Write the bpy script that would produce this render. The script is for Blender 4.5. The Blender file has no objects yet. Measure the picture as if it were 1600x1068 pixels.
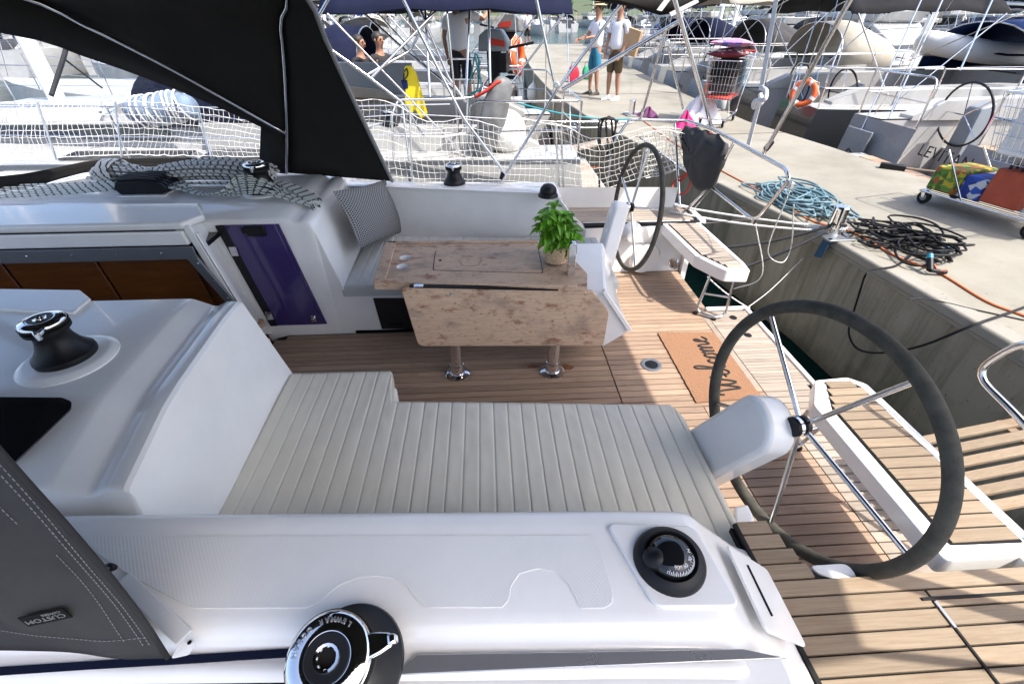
import bpy, bmesh, math, random
from mathutils import Vector, Matrix, Quaternion
random.seed(7)
R = math.radians
scn = bpy.context.scene
COL = scn.collection

# ---------------------------------------------------------------- camera
cd = bpy.data.cameras.new('camera'); cam = bpy.data.objects.new('camera', cd); COL.objects.link(cam)
cd.sensor_width = 36.0; cd.lens = 16.0; cd.clip_start = 0.02; cd.clip_end = 6000
cam.location = (0, 0, 2.1)
cam.rotation_euler = (R(90 - 35.863), 0, R(-3.262))
scn.camera = cam

# ---------------------------------------------------------------- light
SUN = Vector((0.53, -0.41, 1.0)).normalized()
W = bpy.data.worlds.new('World'); scn.world = W; W.use_nodes = True
wn = W.node_tree.nodes; wl = W.node_tree.links
sky = wn.new('ShaderNodeTexSky'); sky.sky_type = 'NISHITA'; sky.sun_disc = False
sky.sun_elevation = math.asin(SUN.z); sky.sun_rotation = math.atan2(SUN.x, SUN.y)
sky.air_density = 0.8; sky.dust_density = 3.0; sky.ozone_density = 0.4
bg = wn['Background']; bg.inputs['Strength'].default_value = 0.15
wl.new(sky.outputs['Color'], bg.inputs['Color'])
sd = bpy.data.lights.new('sun', 'SUN'); sun = bpy.data.objects.new('sun', sd); COL.objects.link(sun)
sd.energy = 2.55; sd.angle = R(0.53); sd.color = (1.0, 0.955, 0.88)
sun.location = (6, -5, 12)
sun.rotation_euler = (-SUN).to_track_quat('-Z', 'Y').to_euler()
scn.view_settings.view_transform = 'Standard'; scn.view_settings.look = 'None'
scn.view_settings.exposure = 1.52; scn.view_settings.gamma = 1.0
scn.view_settings.use_curve_mapping = False
try:
    scn.cycles.max_bounces = 8; scn.cycles.transparent_max_bounces = 16
    scn.cycles.use_denoising = True
    scn.cycles.sample_clamp_indirect = 6.0
    scn.cycles.caustics_reflective = False; scn.cycles.caustics_refractive = False
except Exception:
    pass

# ---------------------------------------------------------------- materials
def newmat(name):
    m = bpy.data.materials.new(name); m.use_nodes = True
    return m, m.node_tree.nodes, m.node_tree.links, m.node_tree.nodes['Principled BSDF']

def mat(name, col, rough=0.5, metal=0.0, var=0.0, vscale=8.0, bump=0.0, bscale=60.0, coat=0.0, stretch=None, col2=None, spec=None, objvar=0.0, sheen=0.0):
    """plain principled surface with noise wear; col2 = second colour mixed by noise"""
    m, n, l, b = newmat(name)
    b.inputs['Base Color'].default_value = (*col, 1); b.inputs['Roughness'].default_value = rough
    b.inputs['Metallic'].default_value = metal; b.inputs['Coat Weight'].default_value = coat
    if sheen: b.inputs['Sheen Weight'].default_value = sheen
    if spec is not None: b.inputs['Specular IOR Level'].default_value = spec
    tc = None
    def coords(sc):
        nonlocal tc
        if tc is None: tc = n.new('ShaderNodeTexCoord')
        mp = n.new('ShaderNodeMapping'); l.new(tc.outputs['Object'], mp.inputs['Vector'])
        mp.inputs['Scale'].default_value = sc
        return mp
    if var or col2 or objvar:
        src = None
        mx = n.new('ShaderNodeMix'); mx.data_type = 'RGBA'
        c2 = col2 if col2 else tuple(max(0, c * (1 - var)) for c in col)
        mx.inputs['A'].default_value = (*col, 1); mx.inputs['B'].default_value = (*c2, 1)
        nz = n.new('ShaderNodeTexNoise'); nz.inputs['Scale'].default_value = vscale; nz.inputs['Detail'].default_value = 6; nz.inputs['Roughness'].default_value = 0.62
        l.new(coords(stretch or (1, 1, 1)).outputs[0], nz.inputs['Vector'])
        mr = n.new('ShaderNodeMapRange'); mr.inputs['From Min'].default_value = 0.35; mr.inputs['From Max'].default_value = 0.68
        l.new(nz.outputs['Fac'], mr.inputs['Value']); l.new(mr.outputs[0], mx.inputs['Factor'])
        out = mx.outputs['Result']
        if objvar:
            oi = n.new('ShaderNodeObjectInfo'); hv = n.new('ShaderNodeHueSaturation')
            ma = n.new('ShaderNodeMapRange'); ma.inputs['To Min'].default_value = 1 - objvar; ma.inputs['To Max'].default_value = 1 + objvar
            l.new(oi.outputs['Random'], ma.inputs['Value']); l.new(ma.outputs[0], hv.inputs['Value']); l.new(out, hv.inputs['Color'])
            out = hv.outputs['Color']
        l.new(out, b.inputs['Base Color'])
        mr2 = n.new('ShaderNodeMapRange'); mr2.inputs['To Min'].default_value = max(0, rough - 0.07); mr2.inputs['To Max'].default_value = min(1, rough + 0.1)
        l.new(nz.outputs['Fac'], mr2.inputs['Value']); l.new(mr2.outputs[0], b.inputs['Roughness'])
    if bump:
        nz2 = n.new('ShaderNodeTexNoise'); nz2.inputs['Scale'].default_value = bscale; nz2.inputs['Detail'].default_value = 5
        l.new(coords(stretch or (1, 1, 1)).outputs[0], nz2.inputs['Vector'])
        bp = n.new('ShaderNodeBump'); bp.inputs['Strength'].default_value = bump; bp.inputs['Distance'].default_value = 0.004
        l.new(nz2.outputs['Fac'], bp.inputs['Height']); l.new(bp.outputs[0], b.inputs['Normal'])
    return m

def mat_teak(name, c1, c2, c3, stain=0.35, rough=0.6):
    """weathered teak: grain along X, per-plank tone, blotches of old oil"""
    m, n, l, b = newmat(name)
    tc = n.new('ShaderNodeTexCoord'); oi = n.new('ShaderNodeObjectInfo')
    add = n.new('ShaderNodeVectorMath'); add.operation = 'ADD'
    sc = n.new('ShaderNodeVectorMath'); sc.operation = 'SCALE'; sc.inputs[0].default_value = (37.0, 11.0, 5.0)
    l.new(oi.outputs['Random'], sc.inputs['Scale']); l.new(tc.outputs['Object'], add.inputs[0]); l.new(sc.outputs[0], add.inputs[1])
    mp = n.new('ShaderNodeMapping'); mp.inputs['Scale'].default_value = (3.0, 70.0, 70.0); l.new(add.outputs[0], mp.inputs['Vector'])
    g = n.new('ShaderNodeTexNoise'); g.inputs['Scale'].default_value = 1.6; g.inputs['Detail'].default_value = 8; g.inputs['Roughness'].default_value = 0.7
    l.new(mp.outputs[0], g.inputs['Vector'])
    mp2 = n.new('ShaderNodeMapping'); mp2.inputs['Scale'].default_value = (2.2, 5.0, 5.0); l.new(add.outputs[0], mp2.inputs['Vector'])
    bl = n.new('ShaderNodeTexNoise'); bl.inputs['Scale'].default_value = 2.0; bl.inputs['Detail'].default_value = 5; bl.inputs['Roughness'].default_value = 0.65
    l.new(mp2.outputs[0], bl.inputs['Vector'])
    r1 = n.new('ShaderNodeValToRGB'); r1.color_ramp.elements[0].position = 0.32; r1.color_ramp.elements[1].position = 0.7
    r1.color_ramp.elements[0].color = (*c1, 1); r1.color_ramp.elements[1].color = (*c2, 1); l.new(g.outputs['Fac'], r1.inputs['Fac'])
    mx = n.new('ShaderNodeMix'); mx.data_type = 'RGBA'; mx.inputs['B'].default_value = (*c3, 1); l.new(r1.outputs[0], mx.inputs['A'])
    mr = n.new('ShaderNodeMapRange'); mr.inputs['From Min'].default_value = 0.55; mr.inputs['From Max'].default_value = 0.78; mr.inputs['To Max'].default_value = stain * 2
    l.new(bl.outputs['Fac'], mr.inputs['Value']); l.new(mr.outputs[0], mx.inputs['Factor'])
    hv = n.new('ShaderNodeHueSaturation'); ma = n.new('ShaderNodeMapRange'); ma.inputs['To Min'].default_value = 0.8; ma.inputs['To Max'].default_value = 1.15
    l.new(oi.outputs['Random'], ma.inputs['Value']); l.new(ma.outputs[0], hv.inputs['Value']); l.new(mx.outputs['Result'], hv.inputs['Color'])
    l.new(hv.outputs[0], b.inputs['Base Color']); b.inputs['Roughness'].default_value = rough
    bp = n.new('ShaderNodeBump'); bp.inputs['Strength'].default_value = 0.25; bp.inputs['Distance'].default_value = 0.002
    l.new(g.outputs['Fac'], bp.inputs['Height']); l.new(bp.outputs[0], b.inputs['Normal'])
    return m

def mat_worn_table(name):
    """bare pale table wood with red-brown flecks of old varnish and grey water stains"""
    m, n, l, b = newmat(name)
    tc = n.new('ShaderNodeTexCoord')
    def noise(scale, stretch, detail=6, rough=0.6, off=(0, 0, 0)):
        mp = n.new('ShaderNodeMapping'); mp.inputs['Scale'].default_value = stretch; mp.inputs['Location'].default_value = off
        l.new(tc.outputs['Object'], mp.inputs['Vector'])
        z = n.new('ShaderNodeTexNoise'); z.inputs['Scale'].default_value = scale; z.inputs['Detail'].default_value = detail; z.inputs['Roughness'].default_value = rough
        l.new(mp.outputs[0], z.inputs['Vector']); return z
    grain = noise(2.0, (4, 60, 60), 8, 0.7)
    ramp = n.new('ShaderNodeValToRGB'); e = ramp.color_ramp.elements
    e[0].position = 0.3; e[0].color = (0.46, 0.305, 0.195, 1); e[1].position = 0.7; e[1].color = (0.66, 0.475, 0.33, 1)
    l.new(grain.outputs['Fac'], ramp.inputs['Fac'])
    col = ramp.outputs[0]
    for sc, st, lo, hi, c, off in ((6.0, (1.0, 2.2, 2.2), 0.565, 0.66, (0.25, 0.095, 0.045), (3, 1, 0)), (26.0, (1.0, 2.5, 2.5), 0.59, 0.67, (0.2, 0.10, 0.06), (0, 5, 2)), (3.5, (1, 1.6, 1.6), 0.50, 0.74, (0.22, 0.165, 0.13), (8, 2, 4))):
        z = noise(sc, st, 5, 0.62, off); mr = n.new('ShaderNodeMapRange'); mr.inputs['From Min'].default_value = lo; mr.inputs['From Max'].default_value = hi
        mr.inputs['To Max'].default_value = 0.85
        l.new(z.outputs['Fac'], mr.inputs['Value']); mx = n.new('ShaderNodeMix'); mx.data_type = 'RGBA'; mx.inputs['B'].default_value = (*c, 1)
        l.new(col, mx.inputs['A']); l.new(mr.outputs[0], mx.inputs['Factor']); col = mx.outputs['Result']
    l.new(col, b.inputs['Base Color']); b.inputs['Roughness'].default_value = 0.62
    bp = n.new('ShaderNodeBump'); bp.inputs['Strength'].default_value = 0.15; bp.inputs['Distance'].default_value = 0.002
    l.new(grain.outputs['Fac'], bp.inputs['Height']); l.new(bp.outputs[0], b.inputs['Normal'])
    return m

def mat_nonskid(name, col, scale=170.0):
    """moulded diamond non-skid: crossing waves as relief"""
    m, n, l, b = newmat(name)
    tc = n.new('ShaderNodeTexCoord'); hs = []
    for ang in (35, -35):
        mp = n.new('ShaderNodeMapping'); mp.inputs['Rotation'].default_value = (0, 0, R(ang)); l.new(tc.outputs['Object'], mp.inputs['Vector'])
        w = n.new('ShaderNodeTexWave'); w.inputs['Scale'].default_value = scale / 6.283; w.inputs['Distortion'].default_value = 0
        l.new(mp.outputs[0], w.inputs['Vector']); hs.append(w)
    mu = n.new('ShaderNodeMath'); mu.operation = 'MULTIPLY'; l.new(hs[0].outputs['Fac'], mu.inputs[0]); l.new(hs[1].outputs['Fac'], mu.inputs[1])
    bp = n.new('ShaderNodeBump'); bp.inputs['Strength'].default_value = 0.28; bp.inputs['Distance'].default_value = 0.002
    l.new(mu.outputs[0], bp.inputs['Height']); l.new(bp.outputs[0], b.inputs['Normal'])
    nz = n.new('ShaderNodeTexNoise'); nz.inputs['Scale'].default_value = 5; nz.inputs['Detail'].default_value = 6; l.new(tc.outputs['Object'], nz.inputs['Vector'])
    mx = n.new('ShaderNodeMix'); mx.data_type = 'RGBA'; mx.inputs['A'].default_value = (*col, 1); mx.inputs['B'].default_value = (*[c * 0.86 for c in col], 1)
    l.new(nz.outputs['Fac'], mx.inputs['Factor']); l.new(mx.outputs['Result'], b.inputs['Base Color'])
    b.inputs['Roughness'].default_value = 0.42
    return m

def mat_concrete(name, col, wall=False):
    m, n, l, b = newmat(name)
    tc = n.new('ShaderNodeTexCoord')
    def noise(scale, stretch=(1, 1, 1), detail=8, rough=0.65):
        mp = n.new('ShaderNodeMapping'); mp.inputs['Scale'].default_value = stretch; l.new(tc.outputs['Object'], mp.inputs['Vector'])
        z = n.new('ShaderNodeTexNoise'); z.inputs['Scale'].default_value = scale; z.inputs['Detail'].default_value = detail; z.inputs['Roughness'].default_value = rough
        l.new(mp.outputs[0], z.inputs['Vector']); return z
    big = noise(0.9); mid = noise(6); fine = noise(90)
    c = (*col, 1)
    mx = n.new('ShaderNodeMix'); mx.data_type = 'RGBA'; mx.inputs['A'].default_value = c; mx.inputs['B'].default_value = (col[0] * .74, col[1] * .73, col[2] * .69, 1)
    mr = n.new('ShaderNodeMapRange'); mr.inputs['From Min'].default_value = 0.4; mr.inputs['From Max'].default_value = 0.65; l.new(big.outputs['Fac'], mr.inputs['Value']); l.new(mr.outputs[0], mx.inputs['Factor'])
    mx2 = n.new('ShaderNodeMix'); mx2.data_type = 'RGBA'; mx2.inputs['B'].default_value = (col[0] * .62, col[1] * .60, col[2] * .55, 1)
    mr2 = n.new('ShaderNodeMapRange'); mr2.inputs['From Min'].default_value = 0.58; mr2.inputs['From Max'].default_value = 0.75; mr2.inputs['To Max'].default_value = 0.7
    l.new(mid.outputs['Fac'], mr2.inputs['Value']); l.new(mr2.outputs[0], mx2.inputs['Factor']); l.new(mx.outputs['Result'], mx2.inputs['A'])
    out = mx2.outputs['Result']
    pit = noise(34, (1, 1, 1), 2, 0.5); mrp = n.new('ShaderNodeMapRange'); mrp.inputs['From Min'].default_value = 0.69; mrp.inputs['From Max'].default_value = 0.74; mrp.inputs['To Max'].default_value = 0.65
    l.new(pit.outputs['Fac'], mrp.inputs['Value']); mxp = n.new('ShaderNodeMix'); mxp.data_type = 'RGBA'; mxp.inputs['B'].default_value = (col[0] * .3, col[1] * .29, col[2] * .26, 1)
    l.new(out, mxp.inputs['A']); l.new(mrp.outputs[0], mxp.inputs['Factor']); out = mxp.outputs['Result']
    if wall:
        st = noise(2.2, (4.0, 4.0, 0.35)); mr3 = n.new('ShaderNodeMapRange'); mr3.inputs['From Min'].default_value = 0.46; mr3.inputs['From Max'].default_value = 0.7; mr3.inputs['To Max'].default_value = 0.75
        l.new(st.outputs['Fac'], mr3.inputs['Value']); mx3 = n.new('ShaderNodeMix'); mx3.data_type = 'RGBA'; mx3.inputs['B'].default_value = (.10, .09, .055, 1)
        l.new(out, mx3.inputs['A']); l.new(mr3.outputs[0], mx3.inputs['Factor'])
        sep = n.new('ShaderNodeSeparateXYZ'); l.new(tc.outputs['Object'], sep.inputs[0])
        mr4 = n.new('ShaderNodeMapRange'); mr4.inputs['From Min'].default_value = -0.35; mr4.inputs['From Max'].default_value = -0.7
        ad = n.new('ShaderNodeMath'); ad.operation = 'MULTIPLY_ADD'; ad.inputs[1].default_value = 0.35; l.new(mid.outputs['Fac'], ad.inputs[0]); l.new(sep.outputs['Z'], ad.inputs[2])
        ad2 = n.new('ShaderNodeMath'); ad2.operation = 'SUBTRACT'; ad2.inputs[1].default_value = 0.17; l.new(ad.outputs[0], ad2.inputs[0])
        l.new(ad2.outputs[0], mr4.inputs['Value']); mx4 = n.new('ShaderNodeMix'); mx4.data_type = 'RGBA'; mx4.inputs['B'].default_value = (.035, .035, .02, 1)
        l.new(mx3.outputs['Result'], mx4.inputs['A']); l.new(mr4.outputs[0], mx4.inputs['Factor']); out = mx4.outputs['Result']
    l.new(out, b.inputs['Base Color']); b.inputs['Roughness'].default_value = 0.85
    bp = n.new('ShaderNodeBump'); bp.inputs['Strength'].default_value = 0.35; bp.inputs['Distance'].default_value = 0.004
    l.new(fine.outputs['Fac'], bp.inputs['Height']); l.new(bp.outputs[0], b.inputs['Normal'])
    return m

def mat_clear(name, tint=(1, 1, 1), gloss=0.1, haze=0.05):
    """clear plastic sheet: mostly lets light through, with a glossy skin and a little milky haze"""
    m, n, l, b = newmat(name); n.remove(b)
    tr = n.new('ShaderNodeBsdfTransparent'); tr.inputs['Color'].default_value = (*tint, 1)
    gl = n.new('ShaderNodeBsdfGlossy'); gl.inputs['Roughness'].default_value = 0.05
    df = n.new('ShaderNodeBsdfDiffuse'); df.inputs['Color'].default_value = (.8, .8, .8, 1)
    a = n.new('ShaderNodeMixShader'); a.inputs['Fac'].default_value = haze; l.new(tr.outputs[0], a.inputs[1]); l.new(df.outputs[0], a.inputs[2])
    c = n.new('ShaderNodeMixShader'); c.inputs['Fac'].default_value = gloss; l.new(a.outputs[0], c.inputs[1]); l.new(gl.outputs[0], c.inputs[2])
    l.new(c.outputs[0], n['Material Output'].inputs['Surface'])
    return m

def mat_rope(name, c1, c2, scale=90.0, ratio=0.55):
    """braided line with flecks running round it (UV-free: waves in object space)"""
    m, n, l, b = newmat(name)
    tc = n.new('ShaderNodeTexCoord'); mp = n.new('ShaderNodeMapping'); mp.inputs['Rotation'].default_value = (R(20), R(30), R(25)); l.new(tc.outputs['Object'], mp.inputs['Vector'])
    w = n.new('ShaderNodeTexWave'); w.inputs['Scale'].default_value = scale / 6.283; w.inputs['Distortion'].default_value = 2.0; w.inputs['Detail'].default_value = 1; l.new(mp.outputs[0], w.inputs['Vector'])
    r = n.new('ShaderNodeValToRGB'); r.color_ramp.interpolation = 'LINEAR'; e = r.color_ramp.elements
    e[0].position = ratio; e[0].color = (*c1, 1); e[1].position = ratio + 0.08; e[1].color = (*c2, 1); l.new(w.outputs['Fac'], r.inputs['Fac'])
    l.new(r.outputs[0], b.inputs['Base Color']); b.inputs['Roughness'].default_value = 0.85
    bp = n.new('ShaderNodeBump'); bp.inputs['Strength'].default_value = 0.6; bp.inputs['Distance'].default_value = 0.003; l.new(w.outputs['Fac'], bp.inputs['Height']); l.new(bp.outputs[0], b.inputs['Normal'])
    return m

M = {}
M['gel'] = mat('gelcoat_white', (.87, .86, .835), 0.16, var=0.06, vscale=5, coat=0.3)
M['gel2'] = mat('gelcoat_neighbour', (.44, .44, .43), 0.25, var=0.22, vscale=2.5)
M['nonskid'] = mat_nonskid('nonskid_pad', (.83, .825, .80), 235.0)
M['teak'] = mat_teak('teak_floor', (.27, .18, .125), (.42, .305, .215), (.20, .09, .045), 0.30)
M['teak_pale'] = mat_teak('teak_platform', (.28, .23, .185), (.41, .35, .29), (.22, .10, .05), 0.28)
M['teak_seat'] = mat_teak('teak_helm_seat', (.215, .155, .098), (.325, .25, .168), (.22, .115, .05), 0.25)
M['caulk'] = mat('black_caulk', (.012, .012, .013), 0.6, spec=.15)
M['table'] = mat_worn_table('worn_table_wood')
M['vinyl'] = mat('vinyl_light', (.68, .645, .54), 0.38, var=0.07, vscale=5, bump=0.12, bscale=220)
M['vinyl2'] = mat('vinyl_grey', (.50, .51, .49), 0.42, var=0.07, vscale=5, bump=0.12, bscale=220)
M['canvas'] = mat('dark_canvas', (.045, .045, .047), 0.8, spec=.15, var=0.25, vscale=3, bump=0.2, bscale=500)
M['canvas_in'] = mat('canvas_inside_shaded', (.027, .0255, .024), 0.85, spec=.15, var=0.2, vscale=2.5)  # same canvas as the outside, the shade inside put into its colour
M['canvas_out'] = mat('canvas_outside_lit', (.052, .052, .054), 0.75, spec=.25, var=0.25, vscale=4, bump=0.3, bscale=300)  # same canvas as the inside, made lighter for the light falling on it
M['stitch'] = mat('pale_thread', (.22, .22, .22), 0.8)
M['piping'] = mat('pale_piping', (.24, .24, .24), 0.6)
M['steel'] = mat('stainless_steel', (.72, .72, .73), 0.12, 1.0, var=0.08, vscale=6)
M['chrome'] = mat('chrome', (.82, .82, .83), 0.06, 1.0)
M['alu'] = mat('grey_aluminium', (.22, .235, .25), 0.42, 0.7, var=0.08)
M['black'] = mat('black_plastic', (.008, .008, .010), 0.42, var=0.2, vscale=12, spec=.3)
M['rubber'] = mat('black_rubber', (.018, .018, .018), 0.6, spec=.15)
M['rim'] = mat('wheel_leather', (.090, .085, .070), 0.75, spec=.25, var=0.45, vscale=14, bump=0.3, bscale=160)
M['purple'] = mat('purple_acrylic', (.050, .034, .135), 0.10, coat=0.4)
M['cabinwood'] = mat('cabin_veneer', (.21, .072, .017), 0.3, col2=(.14, .042, .009), vscale=3, stretch=(1, 1, 8))
M['dark'] = mat('dark_recess', (.01, .01, .012), 0.3)
M['glassdark'] = mat('smoked_glass', (.008, .009, .011), 0.05, coat=0.3)
M['concrete'] = mat_concrete('pier_concrete', (.255, .24, .20))
M['concrete_edge'] = mat_concrete('pier_edge_aggregate', (.27, .255, .22))
M['concrete_wall'] = mat_concrete('pier_wall_concrete', (.31, .28, .22), wall=True)
M['coir'] = mat('coir_mat', (.34, .185, .105), 0.95, col2=(.22, .11, .058), vscale=220, bump=0.9, bscale=380)
M['ink'] = mat('black_ink', (.012, .012, .012), 0.8)
M['white'] = mat('white_plastic', (.78, .78, .77), 0.35, var=0.06)
M['whitecloth'] = mat('white_cotton', (.76, .76, .77), 0.9, var=0.06, vscale=10)
M['side_deck'] = mat_nonskid('side_deck_grey', (.42, .40, .355))
M['net'] = mat('white_net', (.72, .71, .68), 0.8)
M['clear'] = mat_clear('clear_vinyl', (.97, .98, 1.0), 0.07, 0.04)
M['clear_film'] = mat_clear('clear_film', (.95, .97, .98), 0.12, 0.25)
M['rope_grey'] = mat_rope('white_rope_dark_fleck', (.66, .66, .63), (.055, .06, .07), 46, 0.80)
M['rope_green'] = mat_rope('white_rope_green_fleck', (.64, .66, .62), (.05, .10, .08), 46, 0.80)
M['rope_white'] = mat_rope('white_rope', (.74, .74, .72), (.5, .5, .48), 120, 0.6)
M['rope_black'] = mat('black_rope', (.014, .015, .018), 0.8, bump=0.5, bscale=200)
M['rope_red'] = mat('red_rope', (.5, .035, .02), 0.7)
M['rope_teal'] = mat('teal_rope', (.02, .22, .26), 0.7)
M['orange'] = mat('orange_plastic', (.75, .12, .025), 0.5, var=0.15, vscale=6)
M['hose_blue'] = mat('blue_grey_hose', (.13, .22, .26), 0.45, var=0.2, vscale=20)
M['hose_black'] = mat('black_hose', (.012, .012, .013), 0.42, spec=.15)
M['hose_orange'] = mat('orange_cable', (.55, .15, .05), 0.5)
M['navy'] = mat('navy_canvas', (.006, .009, .030), 0.8, spec=.15, var=0.3, vscale=3)
M['blue'] = mat('blue_canvas', (.012, .030, .11), 0.75, spec=.15, var=0.3, vscale=3)
M['blackcanvas'] = mat('black_canvas', (.013, .013, .015), 0.8, spec=.15, var=0.3, vscale=3)
M['beige'] = mat('beige_canvas', (.36, .33, .27), 0.8, var=0.15, vscale=3)
M['shade_grey'] = mat('shaded_white_gelcoat', (.24, .25, .27), 0.25, var=0.15, vscale=2)  # white hull with its deep shade put into the colour
M['grey'] = mat('grey_gelcoat', (.23, .26, .29), 0.3, var=0.1, vscale=2)
M['greycover'] = mat('silver_cover', (.17, .175, .18), 0.5, var=0.35, vscale=9, bump=0.8, bscale=14)
M['charhull'] = mat('charcoal_hull', (.03, .033, .037), 0.15, coat=0.4)
M['yellow'] = mat('yellow_fabric', (.72, .58, .015), 0.7, var=0.15)
M['leaf'] = mat('basil_leaf', (.17, .40, .025), 0.42, col2=(.085, .27, .014), vscale=9, objvar=0.3)
M['stem'] = mat('green_stem', (.16, .28, .05), 0.6)
M['basket'] = mat('woven_basket', (.66, .47, .29), 0.8, var=0.3, vscale=60)
M['skin'] = mat('skin_tanned', (.36, .185, .115), 0.55, var=0.12)
M['hair'] = mat('dark_hair', (.02, .015, .012), 0.6)
M['cardboard'] = mat('cardboard', (.45, .29, .16), 0.85, var=0.08)

# ---------------------------------------------------------------- helpers
def V(*a): return Vector(a if len(a) > 1 else a[0])

class MB:
    """collects shapes, then links them as ONE mesh object"""
    def __init__(s): s.v = []; s.f = []; s.m = []; s.cur = 0
    def add(s, vs, fs):
        o = len(s.v); s.v += [tuple(p) for p in vs]
        for f in fs: s.f.append([i + o for i in f]); s.m.append(s.cur)
        return s
    def box(s, c, d, rot=None):
        hx, hy, hz = d[0] / 2, d[1] / 2, d[2] / 2
        P = [Vector((x, y, z)) for x in (-hx, hx) for y in (-hy, hy) for z in (-hz, hz)]
        if rot is not None: P = [rot @ p for p in P]
        c = Vector(c); P = [p + c for p in P]
        return s.add(P, [(0, 1, 3, 2), (4, 6, 7, 5), (0, 4, 5, 1), (2, 3, 7, 6), (0, 2, 6, 4), (1, 5, 7, 3)])
    def bar(s, a, b, w, h, up=(0, 0, 1)):
        """rectangular bar from a to b"""
        a, b = Vector(a), Vector(b); d = (b - a); L = d.length; d.normalize()
        sd = d.cross(Vector(up)); sd = sd.normalized() if sd.length > 1e-6 else Vector((1, 0, 0)); u = sd.cross(d)
        P = [p + sd * (i * w / 2) + u * (j * h / 2) for p in (a, b) for i, j in ((-1, -1), (1, -1), (1, 1), (-1, 1))]
        return s.add(P, [(0, 1, 2, 3), (7, 6, 5, 4), (0, 4, 5, 1), (1, 5, 6, 2), (2, 6, 7, 3), (3, 7, 4, 0)])
    def prism(s, poly, off):
        """planar polygon (3-D points) swept by an offset vector"""
        n = len(poly); off = Vector(off); P = [Vector(p) for p in poly]; P += [p + off for p in P]
        f = [tuple(range(n - 1, -1, -1)), tuple(range(n, 2 * n))] + [(i, (i + 1) % n, n + (i + 1) % n, n + i) for i in range(n)]
        return s.add(P, f)
    def poly(s, pts): return s.add(pts, [tuple(range(len(pts)))])
    def tube(s, pts, r, n=8, closed=False, r2=None):
        P = [Vector(p) for p in pts]; N = len(P)
        if N < 2: return s
        T = []
        for i in range(N):
            a = P[(i - 1) % N] if (closed or i > 0) else P[i]; b = P[(i + 1) % N] if (closed or i < N - 1) else P[i]
            t = b - a; T.append(t.normalized() if t.length > 1e-9 else Vector((0, 0, 1)))
        up = Vector((0, 0, 1)) if abs(T[0].z) < 0.9 else Vector((1, 0, 0))
        nx = T[0].cross(up).normalized(); vs = []
        for i in range(N):
            nx = (nx - T[i] * nx.dot(T[i]));
            nx = nx.normalized() if nx.length > 1e-6 else T[i].orthogonal().normalized()
            ny = T[i].cross(nx)
            rr = r if r2 is None else r + (r2 - r) * i / (N - 1)
            if callable(r): rr = r(i / (N - 1))
            for k in range(n):
                a = 2 * math.pi * k / n; vs.append(P[i] + nx * (math.cos(a) * rr) + ny * (math.sin(a) * rr))
        fs = []
        for i in range(N if closed else N - 1):
            j = (i + 1) % N
            for k in range(n): fs.append((i * n + k, i * n + (k + 1) % n, j * n + (k + 1) % n, j * n + k))
        if not closed: fs += [tuple(range(n - 1, -1, -1)), tuple((N - 1) * n + k for k in range(n))]
        return s.add(vs, fs)
    def lathe(s, prof, base=(0, 0, 0), axis=(0, 0, 1), n=32, cap=True, xdir=None, sq=1.0):
        """profile [(radius, height)] turned round an axis"""
        ax = Vector(axis).normalized(); x = Vector(xdir).normalized() if xdir is not None else ax.orthogonal().normalized()
        x = (x - ax * x.dot(ax)).normalized(); y = ax.cross(x); base = Vector(base); vs = []
        for r, h in prof:
            for k in range(n):
                a = 2 * math.pi * k / n; vs.append(base + ax * h + x * (math.cos(a) * r) + y * (math.sin(a) * r * sq))
        fs = []
        for i in range(len(prof) - 1):
            for k in range(n): fs.append((i * n + k, i * n + (k + 1) % n, (i + 1) * n + (k + 1) % n, (i + 1) * n + k))
        if cap: fs += [tuple(range(n - 1, -1, -1)), tuple((len(prof) - 1) * n + k for k in range(n))]
        return s.add(vs, fs)
    def torus(s, c, ax, R_, r, N=48, n=10, sq=1.0, xdir=None):
        ax = Vector(ax).normalized(); x = Vector(xdir).normalized() if xdir is not None else ax.orthogonal().normalized(); y = ax.cross(x); c = Vector(c)
        return s.tube([c + x * (math.cos(2 * math.pi * k / N) * R_) + y * (math.sin(2 * math.pi * k / N) * R_ * sq) for k in range(N)], r, n, True)
    def grid(s, rows):
        """rows of points -> quads"""
        n = len(rows[0]); vs = [p for r in rows for p in r]
        return s.add(vs, [(i * n + j, i * n + j + 1, (i + 1) * n + j + 1, (i + 1) * n + j) for i in range(len(rows) - 1) for j in range(n - 1)])
    def ball(s, c, r, n=16, m=10, sc=(1, 1, 1), rot=None):
        c = Vector(c); rows = []
        for i in range(m + 1):
            t = math.pi * i / m; row = []
            for k in range(n + 1):
                a = 2 * math.pi * k / n; p = Vector((math.sin(t) * math.cos(a) * r * sc[0], math.sin(t) * math.sin(a) * r * sc[1], math.cos(t) * r * sc[2]))
                if rot is not None: p = rot @ p
                row.append(c + p)
            rows.append(row)
        return s.grid(rows)
    def build(s, name, mats, parent=None, smooth=None, bevel=0, seg=2, solid=0, sub=0, label=None, cat=None, group=None, kind=None, weld=False):
        me = bpy.data.meshes.new(name); me.from_pydata(s.v, [], s.f); me.validate()
        bm = bmesh.new(); bm.from_mesh(me)
        if weld: bmesh.ops.remove_doubles(bm, verts=bm.verts, dist=1e-5)
        bmesh.ops.recalc_face_normals(bm, faces=bm.faces); bm.to_mesh(me); bm.free()
        for k in (mats if isinstance(mats, (list, tuple)) else [mats]): me.materials.append(M[k] if isinstance(k, str) else k)
        if len(me.materials) > 1 and len(s.m) == len(me.polygons): me.polygons.foreach_set('material_index', s.m)
        o = bpy.data.objects.new(name, me); COL.objects.link(o)
        if smooth is not None:
            if smooth >= 180: me.shade_smooth()
            else:
                me.shade_smooth(); me.set_sharp_from_angle(angle=R(smooth))
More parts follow.
